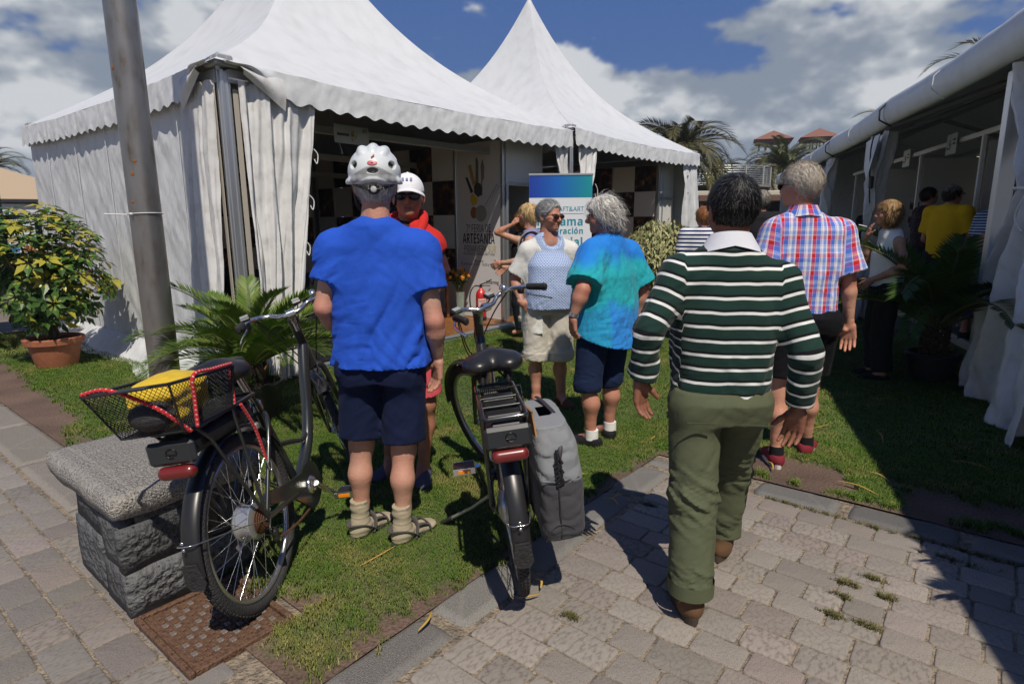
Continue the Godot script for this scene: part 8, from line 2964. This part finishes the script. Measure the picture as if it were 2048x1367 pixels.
func build_things() -> void:
	rng.seed = 808
	var g := G.new()
	# ---- steel pole
	var o := thing("steel_pole", "tall weathered steel lamp post with rust spots and white cable tie", "pole", P(-2.475, 0, 4.17))
	var steel := mat(Color(0.50, 0.48, 0.46), 0.40, 0.8)
	steel.albedo_texture = ntex(512, 0.012, 6, false, 1, FastNoiseLite.TYPE_SIMPLEX_SMOOTH, 19, ramp([[0.0, Color(0.30, 0.24, 0.18)], [0.20, Color(0.50, 0.47, 0.44)], [0.5, Color(0.60, 0.60, 0.60)], [0.9, Color(0.66, 0.67, 0.68)]]))
	steel.roughness_texture = ntex(256, 0.03, 4, false, 1, FastNoiseLite.TYPE_SIMPLEX_SMOOTH, 20, ramp([[0.2, Color(0.7, 0.7, 0.7)], [0.8, Color(1, 1, 1)]]))
	steel.uv1_triplanar = true; steel.uv1_scale = Vector3(1.6, 0.5, 1.6)
	g.lathe([Vector2(0.097, 0.0), Vector2(0.097, 1.2), Vector2(0.096, 2.6), Vector2(0.094, 4.2), Vector2(0.091, 7.5), Vector2(0.0, 7.52)], 40)
	part("shaft", g, steel, o)
	g = G.new()
	g.cbox(Vector3(0, 0.012, 0), Vector3(0.34, 0.024, 0.34), 0.004)
	part("base_plate", g, steel, o)
	g = G.new()
	var pts := []
	for k in 24: pts.append(Vector3(cos(TAU * k / 24) * 0.100, 1.545 + 0.006 * sin(TAU * k / 24 + 1.0), sin(TAU * k / 24) * 0.100))
	g.tube(pts, 0.005, 5, false, Vector2(0.6, 1.6), Vector3.UP, true)
	g.tube([Vector3(-0.07, 1.54, 0.085), Vector3(-0.20, 1.545, 0.12)], 0.004, 5)
	g.cbox(Vector3(-0.03, 1.545, 0.110), Vector3(0.022, 0.014, 0.012), 0.003)
	part("cable_tie", g, mat(Color(0.70, 0.70, 0.69), 0.5), o)
	for k in 5:
		g = G.new()
		var a := 1.3 + 0.25 * k
		g.ball(Vector3(cos(a) * 0.0965, [1.88, 1.80, 1.62, 2.45, 1.30][k], sin(a) * 0.0965), Vector3(0.012, 0.010 + 0.004 * (k % 2), 0.002), Basis(Vector3.UP, PI / 2 - a), 10, 6)
		part("rust_spot", g, mat(Color(0.24, 0.085, 0.022), 0.9), o)
	# ---- stone pillar
	o = thing("stone_pillar", "low pillar of dark slate slabs with rough pale cap, under the leaning bicycle", "pillar", S(0.70, -2.43), SITE)
	var slate := vmat(0.72)
	relief(slate, ntex(512, 0.03, 7, true, 12.0, FastNoiseLite.TYPE_SIMPLEX, 51), 1.2, 1.4)
	slate.albedo_texture = ntex(512, 0.013, 6, false, 1, FastNoiseLite.TYPE_SIMPLEX_SMOOTH, 52, ramp([[0.1, Color(0.55, 0.56, 0.58)], [0.5, Color(0.95, 0.95, 0.95)], [0.85, Color(1.35, 1.30, 1.2)]]))
	g = G.new()
	g.cbox(Vector3(-0.29, 0.20, -0.25), Vector3(0.53, 0.40, 0.46))
	part("mortar_core", g, relief(mat(Color(0.13, 0.12, 0.105), 0.95), ntex(256, 0.05, 5, true, 5.0), 0.5, 2.0), o)
	# local +x is the face with the bicycle, +z the face towards the photographer
	for q in [[V(-0.015, 0.095, -0.24), V(0.05, 0.19, 0.52), 0.0], [V(-0.012, 0.285, -0.14), V(0.05, 0.175, 0.33), 0.05], [V(-0.016, 0.290, -0.43), V(0.05, 0.165, 0.15), -0.03], [V(-0.02, 0.385, -0.27), V(0.05, 0.035, 0.46), 0.0], [V(-0.12, 0.09, -0.012), V(0.24, 0.18, 0.05), 0.03], [V(-0.40, 0.13, -0.014), V(0.30, 0.25, 0.05), -0.05], [V(-0.11, 0.28, -0.010), V(0.21, 0.20, 0.05), 0.08], [V(-0.36, 0.325, -0.016), V(0.31, 0.13, 0.05), -0.06], [V(-0.55, 0.2, -0.25), V(0.05, 0.38, 0.44), 0.0], [V(-0.29, 0.2, -0.49), V(0.5, 0.38, 0.05), 0.0]]:
		g = G.new()
		g.col = Color(0.085, 0.088, 0.092) * rng.randf_range(0.75, 1.45)
		g.col.a = 1.0
		stone_slab(g, q[1], q[0].x * 900.0 + q[0].y * 400.0)
		part("stone", g, slate, o, Transform3D(Basis(Vector3.BACK if q[1].z < 0.1 else Vector3.RIGHT, q[2]), q[0]))
	g = G.new()
	g.col = Color(0.37, 0.355, 0.33)
	var capm := vmat(0.95)
	relief(capm, ntex(512, 0.05, 5, true, 16.0, FastNoiseLite.TYPE_SIMPLEX, 61), 1.5, 2.6)
	capm.albedo_texture = ntex(512, 0.055, 4, false, 1, FastNoiseLite.TYPE_SIMPLEX_SMOOTH, 62, ramp([[0.18, Color(0.28, 0.28, 0.30)], [0.36, Color(0.80, 0.80, 0.80)], [0.8, Color(1.1, 1.08, 1.04)]]))
	rough_stone(g, Vector3(0.80, 0.105, 0.60), 0.030, 5, 0.013)
	part("cap", g, capm, o, Transform3D(Basis(), Vector3(-0.37, 0.452, -0.255)))
	# ---- cast iron cover in the paving
	o = thing("manhole_cover", "rusty square cast-iron cover with raised grid, in front of the pillar", "manhole cover", S(0.875, -2.155), SITE)
	var rust := relief(mat(Color(0.150, 0.088, 0.060), 0.8, 0.25), ntex(256, 0.06, 5, true, 8.0), 0.9, 4.0)
	rust.albedo_texture = ntex(256, 0.03, 5, false, 1, FastNoiseLite.TYPE_SIMPLEX_SMOOTH, 66, ramp([[0.1, Color(0.55, 0.45, 0.40)], [0.45, Color(0.9, 0.85, 0.8)], [0.6, Color(1.3, 0.95, 0.75)], [0.9, Color(1.0, 1.0, 1.0)]]))
	for q in [[V(0, 0.006, 0.185), V(0.47, 0.03, 0.022)], [V(0, 0.006, -0.185), V(0.47, 0.03, 0.022)], [V(0.224, 0.006, 0), V(0.022, 0.03, 0.344)], [V(-0.224, 0.006, 0), V(0.022, 0.03, 0.344)]]:
		g = G.new()
		g.cbox(q[0], q[1], 0.004)
		part("frame_bar", g, rust, o)
	g = G.new()
	g.cbox(V(0, 0.004, 0), V(0.416, 0.016, 0.338), 0.003)
	var lid := part("lid", g, rust, o)
	var stud := G.new()
	stud.cbox(V(0, 0, 0), V(0.026, 0.010, 0.021), 0.003)
	var sm := stud.mesh()
	var worn := relief(mat(Color(0.21, 0.17, 0.145), 0.6, 0.4), ntex(128, 0.1, 3, true, 5.0), 0.5, 10.0)
	for a in 11:
		for b in 10:
			part("stud", sm, worn if (a * 7 + b * 3) % 5 < 2 else rust, lid, Transform3D(Basis(), V(-0.17 + a * 0.034, 0.014, -0.135 + b * 0.030)))
	# ---- dry leaflets blown over the grass and paving
	var straw := mat(Color(0.42, 0.27, 0.06), 0.7)
	var k2 := 0
	var where := ["at the helmeted man's sandals", "lying on kerb stone nearest the lawn tip", "curled on the kerb left of second bicycle's rear tyre", "bent, just beside second bicycle's rear tyre", "on the kerb below the pannier", "crossing the kerb in the jersey man's shadow", "on bare soil behind the kerb, by the crimson shoes", "on the grass edge beside the pannier", "on the lawn between pannier and navy leggings", "long, on shaded soil behind the kerb, nearest the paving", "short, on shaded soil behind the kerb", "long, deep in the marquee's shadow, towards the sago palm", "in the marquee's shadow, closest to the sunlit grass", "on shaded soil at the right-hand kerb end", "on the lawn behind the leaning bicycle", "on the lawn between the olive trousers and the leggings", "long, in the marquee's shadow before the black pot"]
	for q in [[-0.60, 2.44, 0.9, 0.20], [-0.33, 1.99, 1.25, 0.11], [0.06, 2.15, 0.2, 0.09], [0.10, 2.22, 1.9, 0.06], [0.35, 2.72, 0.6, 0.09], [0.55, 3.02, 0.9, 0.08], [1.55, 3.42, 1.5, 0.13], [0.52, 2.95, 2.3, 0.09], [0.40, 3.3, 0.2, 0.07], [1.9, 3.1, 2.2, 0.22], [2.1, 3.25, 2.0, 0.14], [2.5, 3.9, 1.2, 0.26], [2.2, 4.1, 0.4, 0.2], [2.75, 3.4, 2.4, 0.2], [-1.48, 4.5, 0.8, 0.16], [0.95, 3.9, 1.0, 0.09], [2.9, 4.6, 0.5, 0.22]]:
		g = G.new()
		var d := V(cos(q[2]), 0, -sin(q[2]))
		var m := Vector3(0, 0.0, 0)
		g.col = Color.WHITE
		g.tube(curve([-d * q[3] * 0.5, V(-d.z, 0, d.x) * 0.015 + V(0, 0.012, 0), d * q[3] * 0.5 + V(0, 0.004, 0)], 5), [0.002, 0.004, 0.005, 0.0055, 0.006, 0.006, 0.0055, 0.005, 0.004, 0.003, 0.001], 5, true, Vector2(0.35, 1.0), Vector3.UP)
		var lf := part("dry_leaf", g, straw, null, Transform3D(Basis(), P(q[0], 0.028 if k2 != 2 else 0.02, q[1]) + m))
		tag(lf, "narrow dry yellow palm leaflet " + where[k2], "leaf", "dry palm leaflets")
		k2 += 1
	# ---- wooden stand, flowers and extinguisher by the stall wall
	var wood := relief(mat(Color(0.22, 0.085, 0.03), 0.45), ntex(256, 0.02, 4, true, 3.0), 0.4, 2.0)
	o = thing("side_table", "brown wooden stand with papers on top, behind the flower vase", "table", S(6.16, -6.55, 0.075), SITE)
	g = G.new()
	g.cbox(V(0, 0.88, 0), V(0.46, 0.03, 0.50), 0.006)
	part("tabletop", g, wood, o)
	g = G.new()
	g.cbox(V(0, 0.80, 0), V(0.40, 0.13, 0.44), 0.004)
	part("apron", g, wood, o)
	for sx: float in [-1.0, 1.0]:
		for sz: float in [-1.0, 1.0]:
			g = G.new()
			g.cbox(V(0.19 * sx, 0.435, 0.21 * sz), V(0.05, 0.86, 0.05), 0.006)
			part("leg", g, wood, o)
	g = G.new()
	g.cbox(V(0, 0.14, 0), V(0.40, 0.02, 0.44), 0.004)
	part("shelf", g, wood, o)
	g = G.new()
	g.cbox(V(0.02, 0.90, 0.05), V(0.21, 0.012, 0.30), 0.001, Basis(Vector3.UP, 0.3))
	tag(part("paper_stack", g, mat(Color(0.62, 0.62, 0.60), 0.7), null, o.transform), "small stack of white leaflets on the brown wooden stand", "papers")
	o = thing("flower_vase", "tall glass vase of orange pincushion flowers on the stall floor", "vase", S(6.40, -6.12, 0.075), 0.0)
	g = G.new()
	g.lathe([Vector2(0.0, 0.0), Vector2(0.062, 0.0), Vector2(0.060, 0.02), Vector2(0.055, 0.2), Vector2(0.066, 0.40), Vector2(0.063, 0.40), Vector2(0.052, 0.2), Vector2(0.056, 0.025), Vector2(0.0, 0.02)], 28)
	var glass := StandardMaterial3D.new()
	glass.transparency = BaseMaterial3D.TRANSPARENCY_ALPHA; glass.albedo_color = Color(0.80, 0.88, 0.84, 0.18); glass.roughness = 0.03
	part("glass", g, glass, o)
	var stemm := mat(Color(0.08, 0.13, 0.03), 0.5)
	var lm := leaf_mat(Color(0.1, 0.15, 0.03))
	for k in 13:
		var a := k * 2.39996
		var r := 0.17 * sqrt((k + 0.5) / 13.0)
		var hd := V(cos(a) * r, 0.62 + 0.10 * (1.0 - r / 0.17) + rng.randf_range(-0.03, 0.03), sin(a) * r)
		g = G.new()
		g.tube(curve([V(cos(a) * 0.02, 0.03, sin(a) * 0.02), V(cos(a + 1.0) * 0.03, 0.36, sin(a + 1.0) * 0.03), hd], 5), 0.004, 5)
		var st := part("stem", g, stemm, o)
		g = G.new()
		var up := (hd - V(0, 0.4, 0)).normalized()
		for j in 90:
			var d := V(rng.randfn(), rng.randfn(), rng.randfn()).normalized()
			if d.dot(up) < -0.3: continue
			g.col = Color(0.85, 0.34, 0.02).lerp(Color(0.72, 0.20, 0.015), rng.randf())
			blade(g, hd, hd + d * rng.randf_range(0.034, 0.046), up, 0.004)
		g.col = Color(0.70, 0.26, 0.02)
		g.ball(hd, V(0.026, 0.026, 0.026), Basis(), 10, 6)
		part("flower", g, lm, st)
		g = G.new()
		for j in 16:
			g.col = Color(0.06, 0.12, 0.02) * rng.randf_range(0.7, 1.5)
			g.col.a = 1.0
			var at := V(0, 0.42, 0).lerp(hd, rng.randf_range(0.2, 1.1))
			var d := V(rng.randfn(), rng.randfn() * 0.5 + 0.35, rng.randfn()).normalized()
			blade(g, at, at + d * rng.randf_range(0.06, 0.10), Vector3.UP, 0.012)
		part("leaves", g, lm, st)
	o = thing("fire_extinguisher", "red fire extinguisher with white label and black hose on stall floor", "fire extinguisher", S(6.48, -5.78, 0.075), 0.3)
	g = G.new()
	g.lathe([Vector2(0.0, 0.0), Vector2(0.072, 0.0), Vector2(0.076, 0.02), Vector2(0.076, 0.36), Vector2(0.070, 0.40), Vector2(0.045, 0.44), Vector2(0.024, 0.455), Vector2(0.022, 0.48), Vector2(0.0, 0.48)], 28)
	var redm := mat(Color(0.48, 0.012, 0.012), 0.25)
	redm.clearcoat_enabled = true
	part("cylinder", g, redm, o)
	g = G.new()
	g.lathe([Vector2(0.078, 0.0), Vector2(0.080, 0.05), Vector2(0.0765, 0.055)], 28)
	part("foot", g, M.plastic, o)
	g = G.new()
	g.lathe([Vector2(0.0768, 0.16), Vector2(0.0768, 0.32)], 18, Transform3D.IDENTITY, 0.7, 2.4)
	var lb := part("label", g, mat(Color(0.55, 0.52, 0.50), 0.5), o)
	g = G.new()
	for k in 4: g.lathe([Vector2(0.0774, 0.19 + 0.03 * k), Vector2(0.0774, 0.203 + 0.03 * k)], 10, Transform3D.IDENTITY, 0.95 + 0.1 * (k % 2), 2.15 - 0.15 * (k % 3))
	part("print", g, redm, lb)
	g = G.new()
	g.cbox(V(0, 0.50, 0), V(0.035, 0.05, 0.035), 0.006)
	g.tube([V(0, 0.52, 0.0), V(0.07, 0.545, 0.02), V(0.15, 0.59, 0.04)], 0.009, 6)
	g.tube([V(0, 0.50, 0.0), V(0.07, 0.505, 0.02), V(0.13, 0.50, 0.04)], 0.008, 6)
	g.tube(curve([V(-0.01, 0.49, 0.0), V(-0.10, 0.50, 0.02), V(-0.17, 0.40, 0.04), V(-0.17, 0.22, 0.05), V(-0.12, 0.08, 0.06)], 6), 0.010, 8)
	part("valve_and_hose", g, M.plastic, o)

func hip_roof(g: G, c: Vector3, w: float, d: float, h: float) -> void:
	var a := c + V(-w, 0, d); var b := c + V(w, 0, d); var e := c + V(w, 0, -d); var f := c + V(-w, 0, -d)
	var t := c + V(0, h, 0)
	for q in [[a, b], [b, e], [e, f], [f, a]]:
		var nn: Vector3 = (q[1] - q[0]).cross(t - q[0]).normalized()
		g.poly([q[0], q[1], t], nn)
	g.poly([a, b, e, f], Vector3.DOWN)

func build_far() -> void:
	rng.seed = 3
	var g: G
	var cream := mat(Color(0.42, 0.36, 0.29), 0.9)
	var tile := mat(Color(1, 1, 1), 0.85)
	tile.albedo_texture = ntex(256, 0.05, 4, false, 1, FastNoiseLite.TYPE_SIMPLEX_SMOOTH, 71, ramp([[0.1, Color(0.12, 0.055, 0.040)], [0.5, Color(0.21, 0.090, 0.062)], [0.9, Color(0.30, 0.15, 0.11)]]))
	tile.uv1_triplanar = true; tile.uv1_scale = Vector3(0.6, 0.6, 0.6)
	var timber := mat(Color(0.12, 0.065, 0.045), 0.8)
	# two red-roofed lookout towers of a hotel on the rise
	for k in 2:
		var o := thing("hotel_tower", ["red-tiled open-sided hotel tower behind the broad palm, set back and farther from the marquee", "red-tiled open-sided hotel tower with glazed balcony, right above the marquee's far roof"][k], "building", P([38.3, 44.0][k], 0, [92.0, 90.0][k]), -0.35, "hotel towers")
		var w: float = [2.3, 2.25][k]
		var y: float = [12.7, 12.7][k]
		g = G.new()
		g.cbox(V(0, (y - 2.7) * 0.5, 0), V(w * 1.7, y - 2.7, w * 1.7), 0.05)
		part("wall", g, cream, o)
		g = G.new()
		g.cbox(V(0, y - 2.65, 0), V(w * 1.9, 0.3, w * 1.9), 0.05)
		part("balcony_slab", g, mat(Color(0.50, 0.44, 0.38), 0.9), o)
		for a in 4:
			for j in 5:
				g = G.new()
				g.cbox((V(w * 0.8, y - 1.25, lerpf(-0.8, 0.8, j / 4.0) * w)).rotated(Vector3.UP, a * PI / 2), V(0.18, 2.5, 0.18), 0.02)
				part("column", g, timber, o)
			g = G.new()
			g.cbox(V(w * 0.85, y - 1.95, 0).rotated(Vector3.UP, a * PI / 2), V(0.06, 1.0, w * 1.7) if a % 2 == 0 else V(w * 1.7, 1.0, 0.06), 0.0)
			part("glass_rail", g, mat(Color(0.32, 0.40, 0.48), 0.15), o)
		g = G.new()
		hip_roof(g, V(0, y + 0.1, 0), w * 1.15, w * 1.15, 1.45)
		var rf := part("roof", g, tile, o)
		g = G.new()
		g.cbox(V(0, y - 0.1, 0), V(w * 2.1, 0.35, w * 2.1), 0.04)
		part("eave", g, timber, rf)
		for j in 3:
			g = G.new()
			g.cbox(V(-1.2 + 1.2 * j, y - 4.6, w * 0.85 + 0.02), V(0.7, 1.5, 0.1), 0.02)
			part("window", g, mat(Color(0.05, 0.06, 0.07), 0.2), o)
	# wing of the hotel below the towers
	var hw := thing("hotel_wing", "pale stepped hotel wing below the red-roofed towers, mostly behind palms", "building", P(47.0, 0, 96.0), -0.35)
	g = G.new()
	g.cbox(V(0, 3.4, 0), V(30.0, 6.8, 9.0), 0.05)
	part("wall", g, cream, hw)
	for k in 9:
		g = G.new()
		g.cbox(V(-13.0 + 3.2 * k, 4.4, 4.52), V(1.5, 1.7, 0.1), 0.02)
		part("window", g, mat(Color(0.05, 0.06, 0.07), 0.2), hw)
	# round stone terrace with a steel railing
	var o := thing("round_terrace", "round dark stone terrace with horizontal steel railing beyond the farther tent", "terrace", P(12.35, -0.9, 37.5))
	var stone := relief(mat(Color(1, 1, 1), 0.9), ntex(256, 0.05, 4, true, 8.0), 0.8, 0.8)
	stone.albedo_texture = ntex(256, 0.05, 4, false, 1, FastNoiseLite.TYPE_CELLULAR, 81, ramp([[0.0, Color(0.06, 0.05, 0.045)], [0.6, Color(0.13, 0.11, 0.095)], [1.0, Color(0.20, 0.17, 0.15)]]))
	g = G.new()
	g.lathe([Vector2(3.0, 0.0), Vector2(3.0, 4.25), Vector2(0.0, 4.25)], 48)
	part("wall", g, stone, o)
	g = G.new()
	g.lathe([Vector2(3.0, 4.2), Vector2(3.12, 4.22), Vector2(3.12, 4.34), Vector2(0.0, 4.34)], 48)
	part("coping", g, mat(Color(0.22, 0.19, 0.17), 0.9), o)
	for k in 9:
		var pts := []
		for j in 48: pts.append(V(cos(TAU * j / 48) * 3.02, 4.42 + 0.115 * k, sin(TAU * j / 48) * 3.02))
		g = G.new()
		g.tube(pts, 0.020 if k < 8 else 0.035, 5, false, Vector2.ONE, Vector3.UP, true)
		part("rail", g, M.alu, o)
	for k in 14:
		g = G.new()
		g.cbox(V(cos(TAU * k / 14) * 3.03, 4.85, sin(TAU * k / 14) * 3.03), V(0.07, 1.05, 0.07), 0.005)
		part("railing_post", g, M.alu_dull, o)
	g = G.new()
	g.cbox(V(-1.1, 3.45, 2.86), V(0.45, 0.35, 0.12), 0.02, Basis(Vector3.UP, -0.3))
	part("window", g, mat(Color(0.16, 0.20, 0.24), 0.3), o)
	# dark beach bar under a pale flat roof
	o = thing("beach_bar", "dark timber bar under pale flat roof in front of round terrace", "building", P(12.2, 0, 31.0))
	g = G.new()
	g.cbox(V(0.6, 2.72, 0), V(8.2, 0.22, 4.0), 0.03)
	part("roof", g, mat(Color(0.48, 0.43, 0.36), 0.9), o)
	g = G.new()
	g.cbox(V(0.6, 2.48, 0.1), V(8.0, 0.26, 3.9), 0.02)
	part("fascia", g, timber, o)
	g = G.new()
	g.cbox(V(0.6, 1.2, -1.7), V(7.8, 2.4, 0.15), 0.02)
	part("wall", g, mat(Color(0.035, 0.028, 0.024), 0.9), o)
	for k in 7:
		g = G.new()
		g.cbox(V(-3.2 + 1.27 * k, 1.2, 1.85), V(0.14, 2.4, 0.14), 0.01)
		part("post", g, timber, o)
	for k in 5:
		g = G.new()
		g.cbox(V(0.6, 0.35 + 0.22 * k, 1.85), V(7.8, 0.05, 0.06), 0.005)
		part("fence_rail", g, mat(Color(0.30, 0.28, 0.25), 0.8), o)
	g = G.new()
	for k in 900:
		var d := V(rng.randfn(), rng.randfn(), rng.randfn()).normalized()
		var p := V(d.x * 0.7, d.y * 1.0, d.z * 0.6) * pow(rng.randf(), 0.4)
		g.col = Color(0.09, 0.13, 0.02).lerp(Color(0.22, 0.24, 0.05), rng.randf())
		blade(g, p, p + (d + V(0, -0.3, 0)).normalized() * 0.16, d, 0.05)
	var vine := thing("climbing_shrub", "yellow-green shrub at the terrace wall beside the farther tent's corner", "shrub", P(11.0, 3.1, 34.3))
	stuff(part("foliage", g, leaf_mat(), vine))
	g = G.new()
	g.tube([V(0, -3.1, 0), V(0.1, -1.6, 0), V(0, -0.2, 0)], 0.06, 8)
	part("stem", g, M.bark, vine)
	# ---- restaurant beyond the near tent's far corner
	o = thing("restaurant", "restaurant with tan hipped canvas roof, dark front and white script sign", "building", P(-18.6, -0.75, 22.5), 0.55)
	g = G.new()
	hip_roof(g, V(0, 3.05, 0), 3.6, 3.2, 1.25)
	part("roof", g, mat(Color(0.40, 0.31, 0.21), 0.9), o)
	g = G.new()
	g.cbox(V(0, 2.98, 0), V(7.3, 0.12, 6.5), 0.02)
	part("gutter", g, M.dark_metal, o)
	g = G.new()
	g.cbox(V(0, 2.72, 0), V(6.9, 0.38, 6.2), 0.02)
	part("fascia", g, mat(Color(0.55, 0.56, 0.60), 0.7), o)
	g = G.new()
	g.cbox(V(0, 1.95, 2.6), V(6.8, 1.15, 0.12), 0.01)
	var front := part("dark_front", g, mat(Color(0.014, 0.022, 0.034), 0.2), o)
	letters("El Charr", 0.30, mat(Color(0.75, 0.75, 0.75), 0.5), front, Transform3D(Basis(V(1, 0, 0), V(0.18, 1, 0), V(0, 0, 1)), V(0.95, 1.84, 2.665)), false, true)
	g = G.new()
	g.cbox(V(0, 0.7, 2.3), V(6.6, 1.4, 0.12), 0.01)
	part("wall", g, mat(Color(0.06, 0.045, 0.035), 0.8), o)
	for k in 4:
		g = G.new()
		g.cbox(V(-3.2 + 2.13 * k, 1.5, 2.95), V(0.12, 3.0, 0.12), 0.01)
		part("post", g, M.dark_metal, o)
	o = thing("menu_board", "white menu board with food pictures in front of restaurant", "sign", P(-14.95, 0, 18.6), 0.6)
	g = G.new()
	g.cbox(V(0, 1.05, 0), V(0.80, 1.15, 0.03), 0.005)
	part("board", g, mat(Color(0.55, 0.62, 0.68), 0.5), o)
	for k in 6:
		g = G.new()
		g.cbox(V(-0.2 + 0.4 * (k % 2), 0.75 + 0.30 * (k / 2), 0.017), V(0.3, 0.2, 0.004), 0.0)
		part("print", g, mat([Color(0.06, 0.24, 0.5), Color(0.35, 0.16, 0.05), Color(0.45, 0.35, 0.15)][k % 3], 0.5), o)
	for sg: float in [-1.0, 1.0]:
		g = G.new()
		g.cbox(V(0.32 * sg, 0.25, 0), V(0.04, 0.5, 0.04))
		part("leg", g, M.alu_dull, o)
	o = thing("advert_panel", "dark green framed advertising panel cut by the edge beyond the potted plants", "sign", P(-7.62, 0, 8.2), 0.9)
	g = G.new()
	for q in [[V(0.62, 1.15, 0), V(0.10, 2.3, 0.08)], [V(-0.62, 1.15, 0), V(0.10, 2.3, 0.08)], [V(0, 2.28, 0), V(1.34, 0.08, 0.08)], [V(0, 0.35, 0), V(1.34, 0.08, 0.08)]]:
		g = G.new()
		g.cbox(q[0], q[1], 0.01)
		part("frame_bar", g, mat(Color(0.008, 0.022, 0.016), 0.4), o)
	g = G.new()
	g.cbox(V(0, 1.3, 0), V(1.16, 1.8, 0.02), 0.0)
	part("print", g, mat(Color(0.22, 0.115, 0.09), 0.5), o)
	for k in 2:
		visitor(["pattern", "skirt"][k], ["tiny far figure in dark clothes by the menu board", "tiny far figure in striped top between menu board and tent"][k], P([-15.6, -14.1][k], 0, 19.5), 30.0 + 100.0 * k, 1.68)

func _ready() -> void:
	noise.noise_type = FastNoiseLite.TYPE_SIMPLEX_SMOOTH
	noise.frequency = 0.01; noise.fractal_octaves = 3; noise.seed = 4
	var t0 := Time.get_ticks_msec()
	for step: Callable in [build_sky, build_ground, build_pavement, build_grass, build_tents, build_marquee, build_people, build_bikes, build_plants, build_things, build_far]:
		step.call()
		print(step.get_method(), " ", Time.get_ticks_msec() - t0)
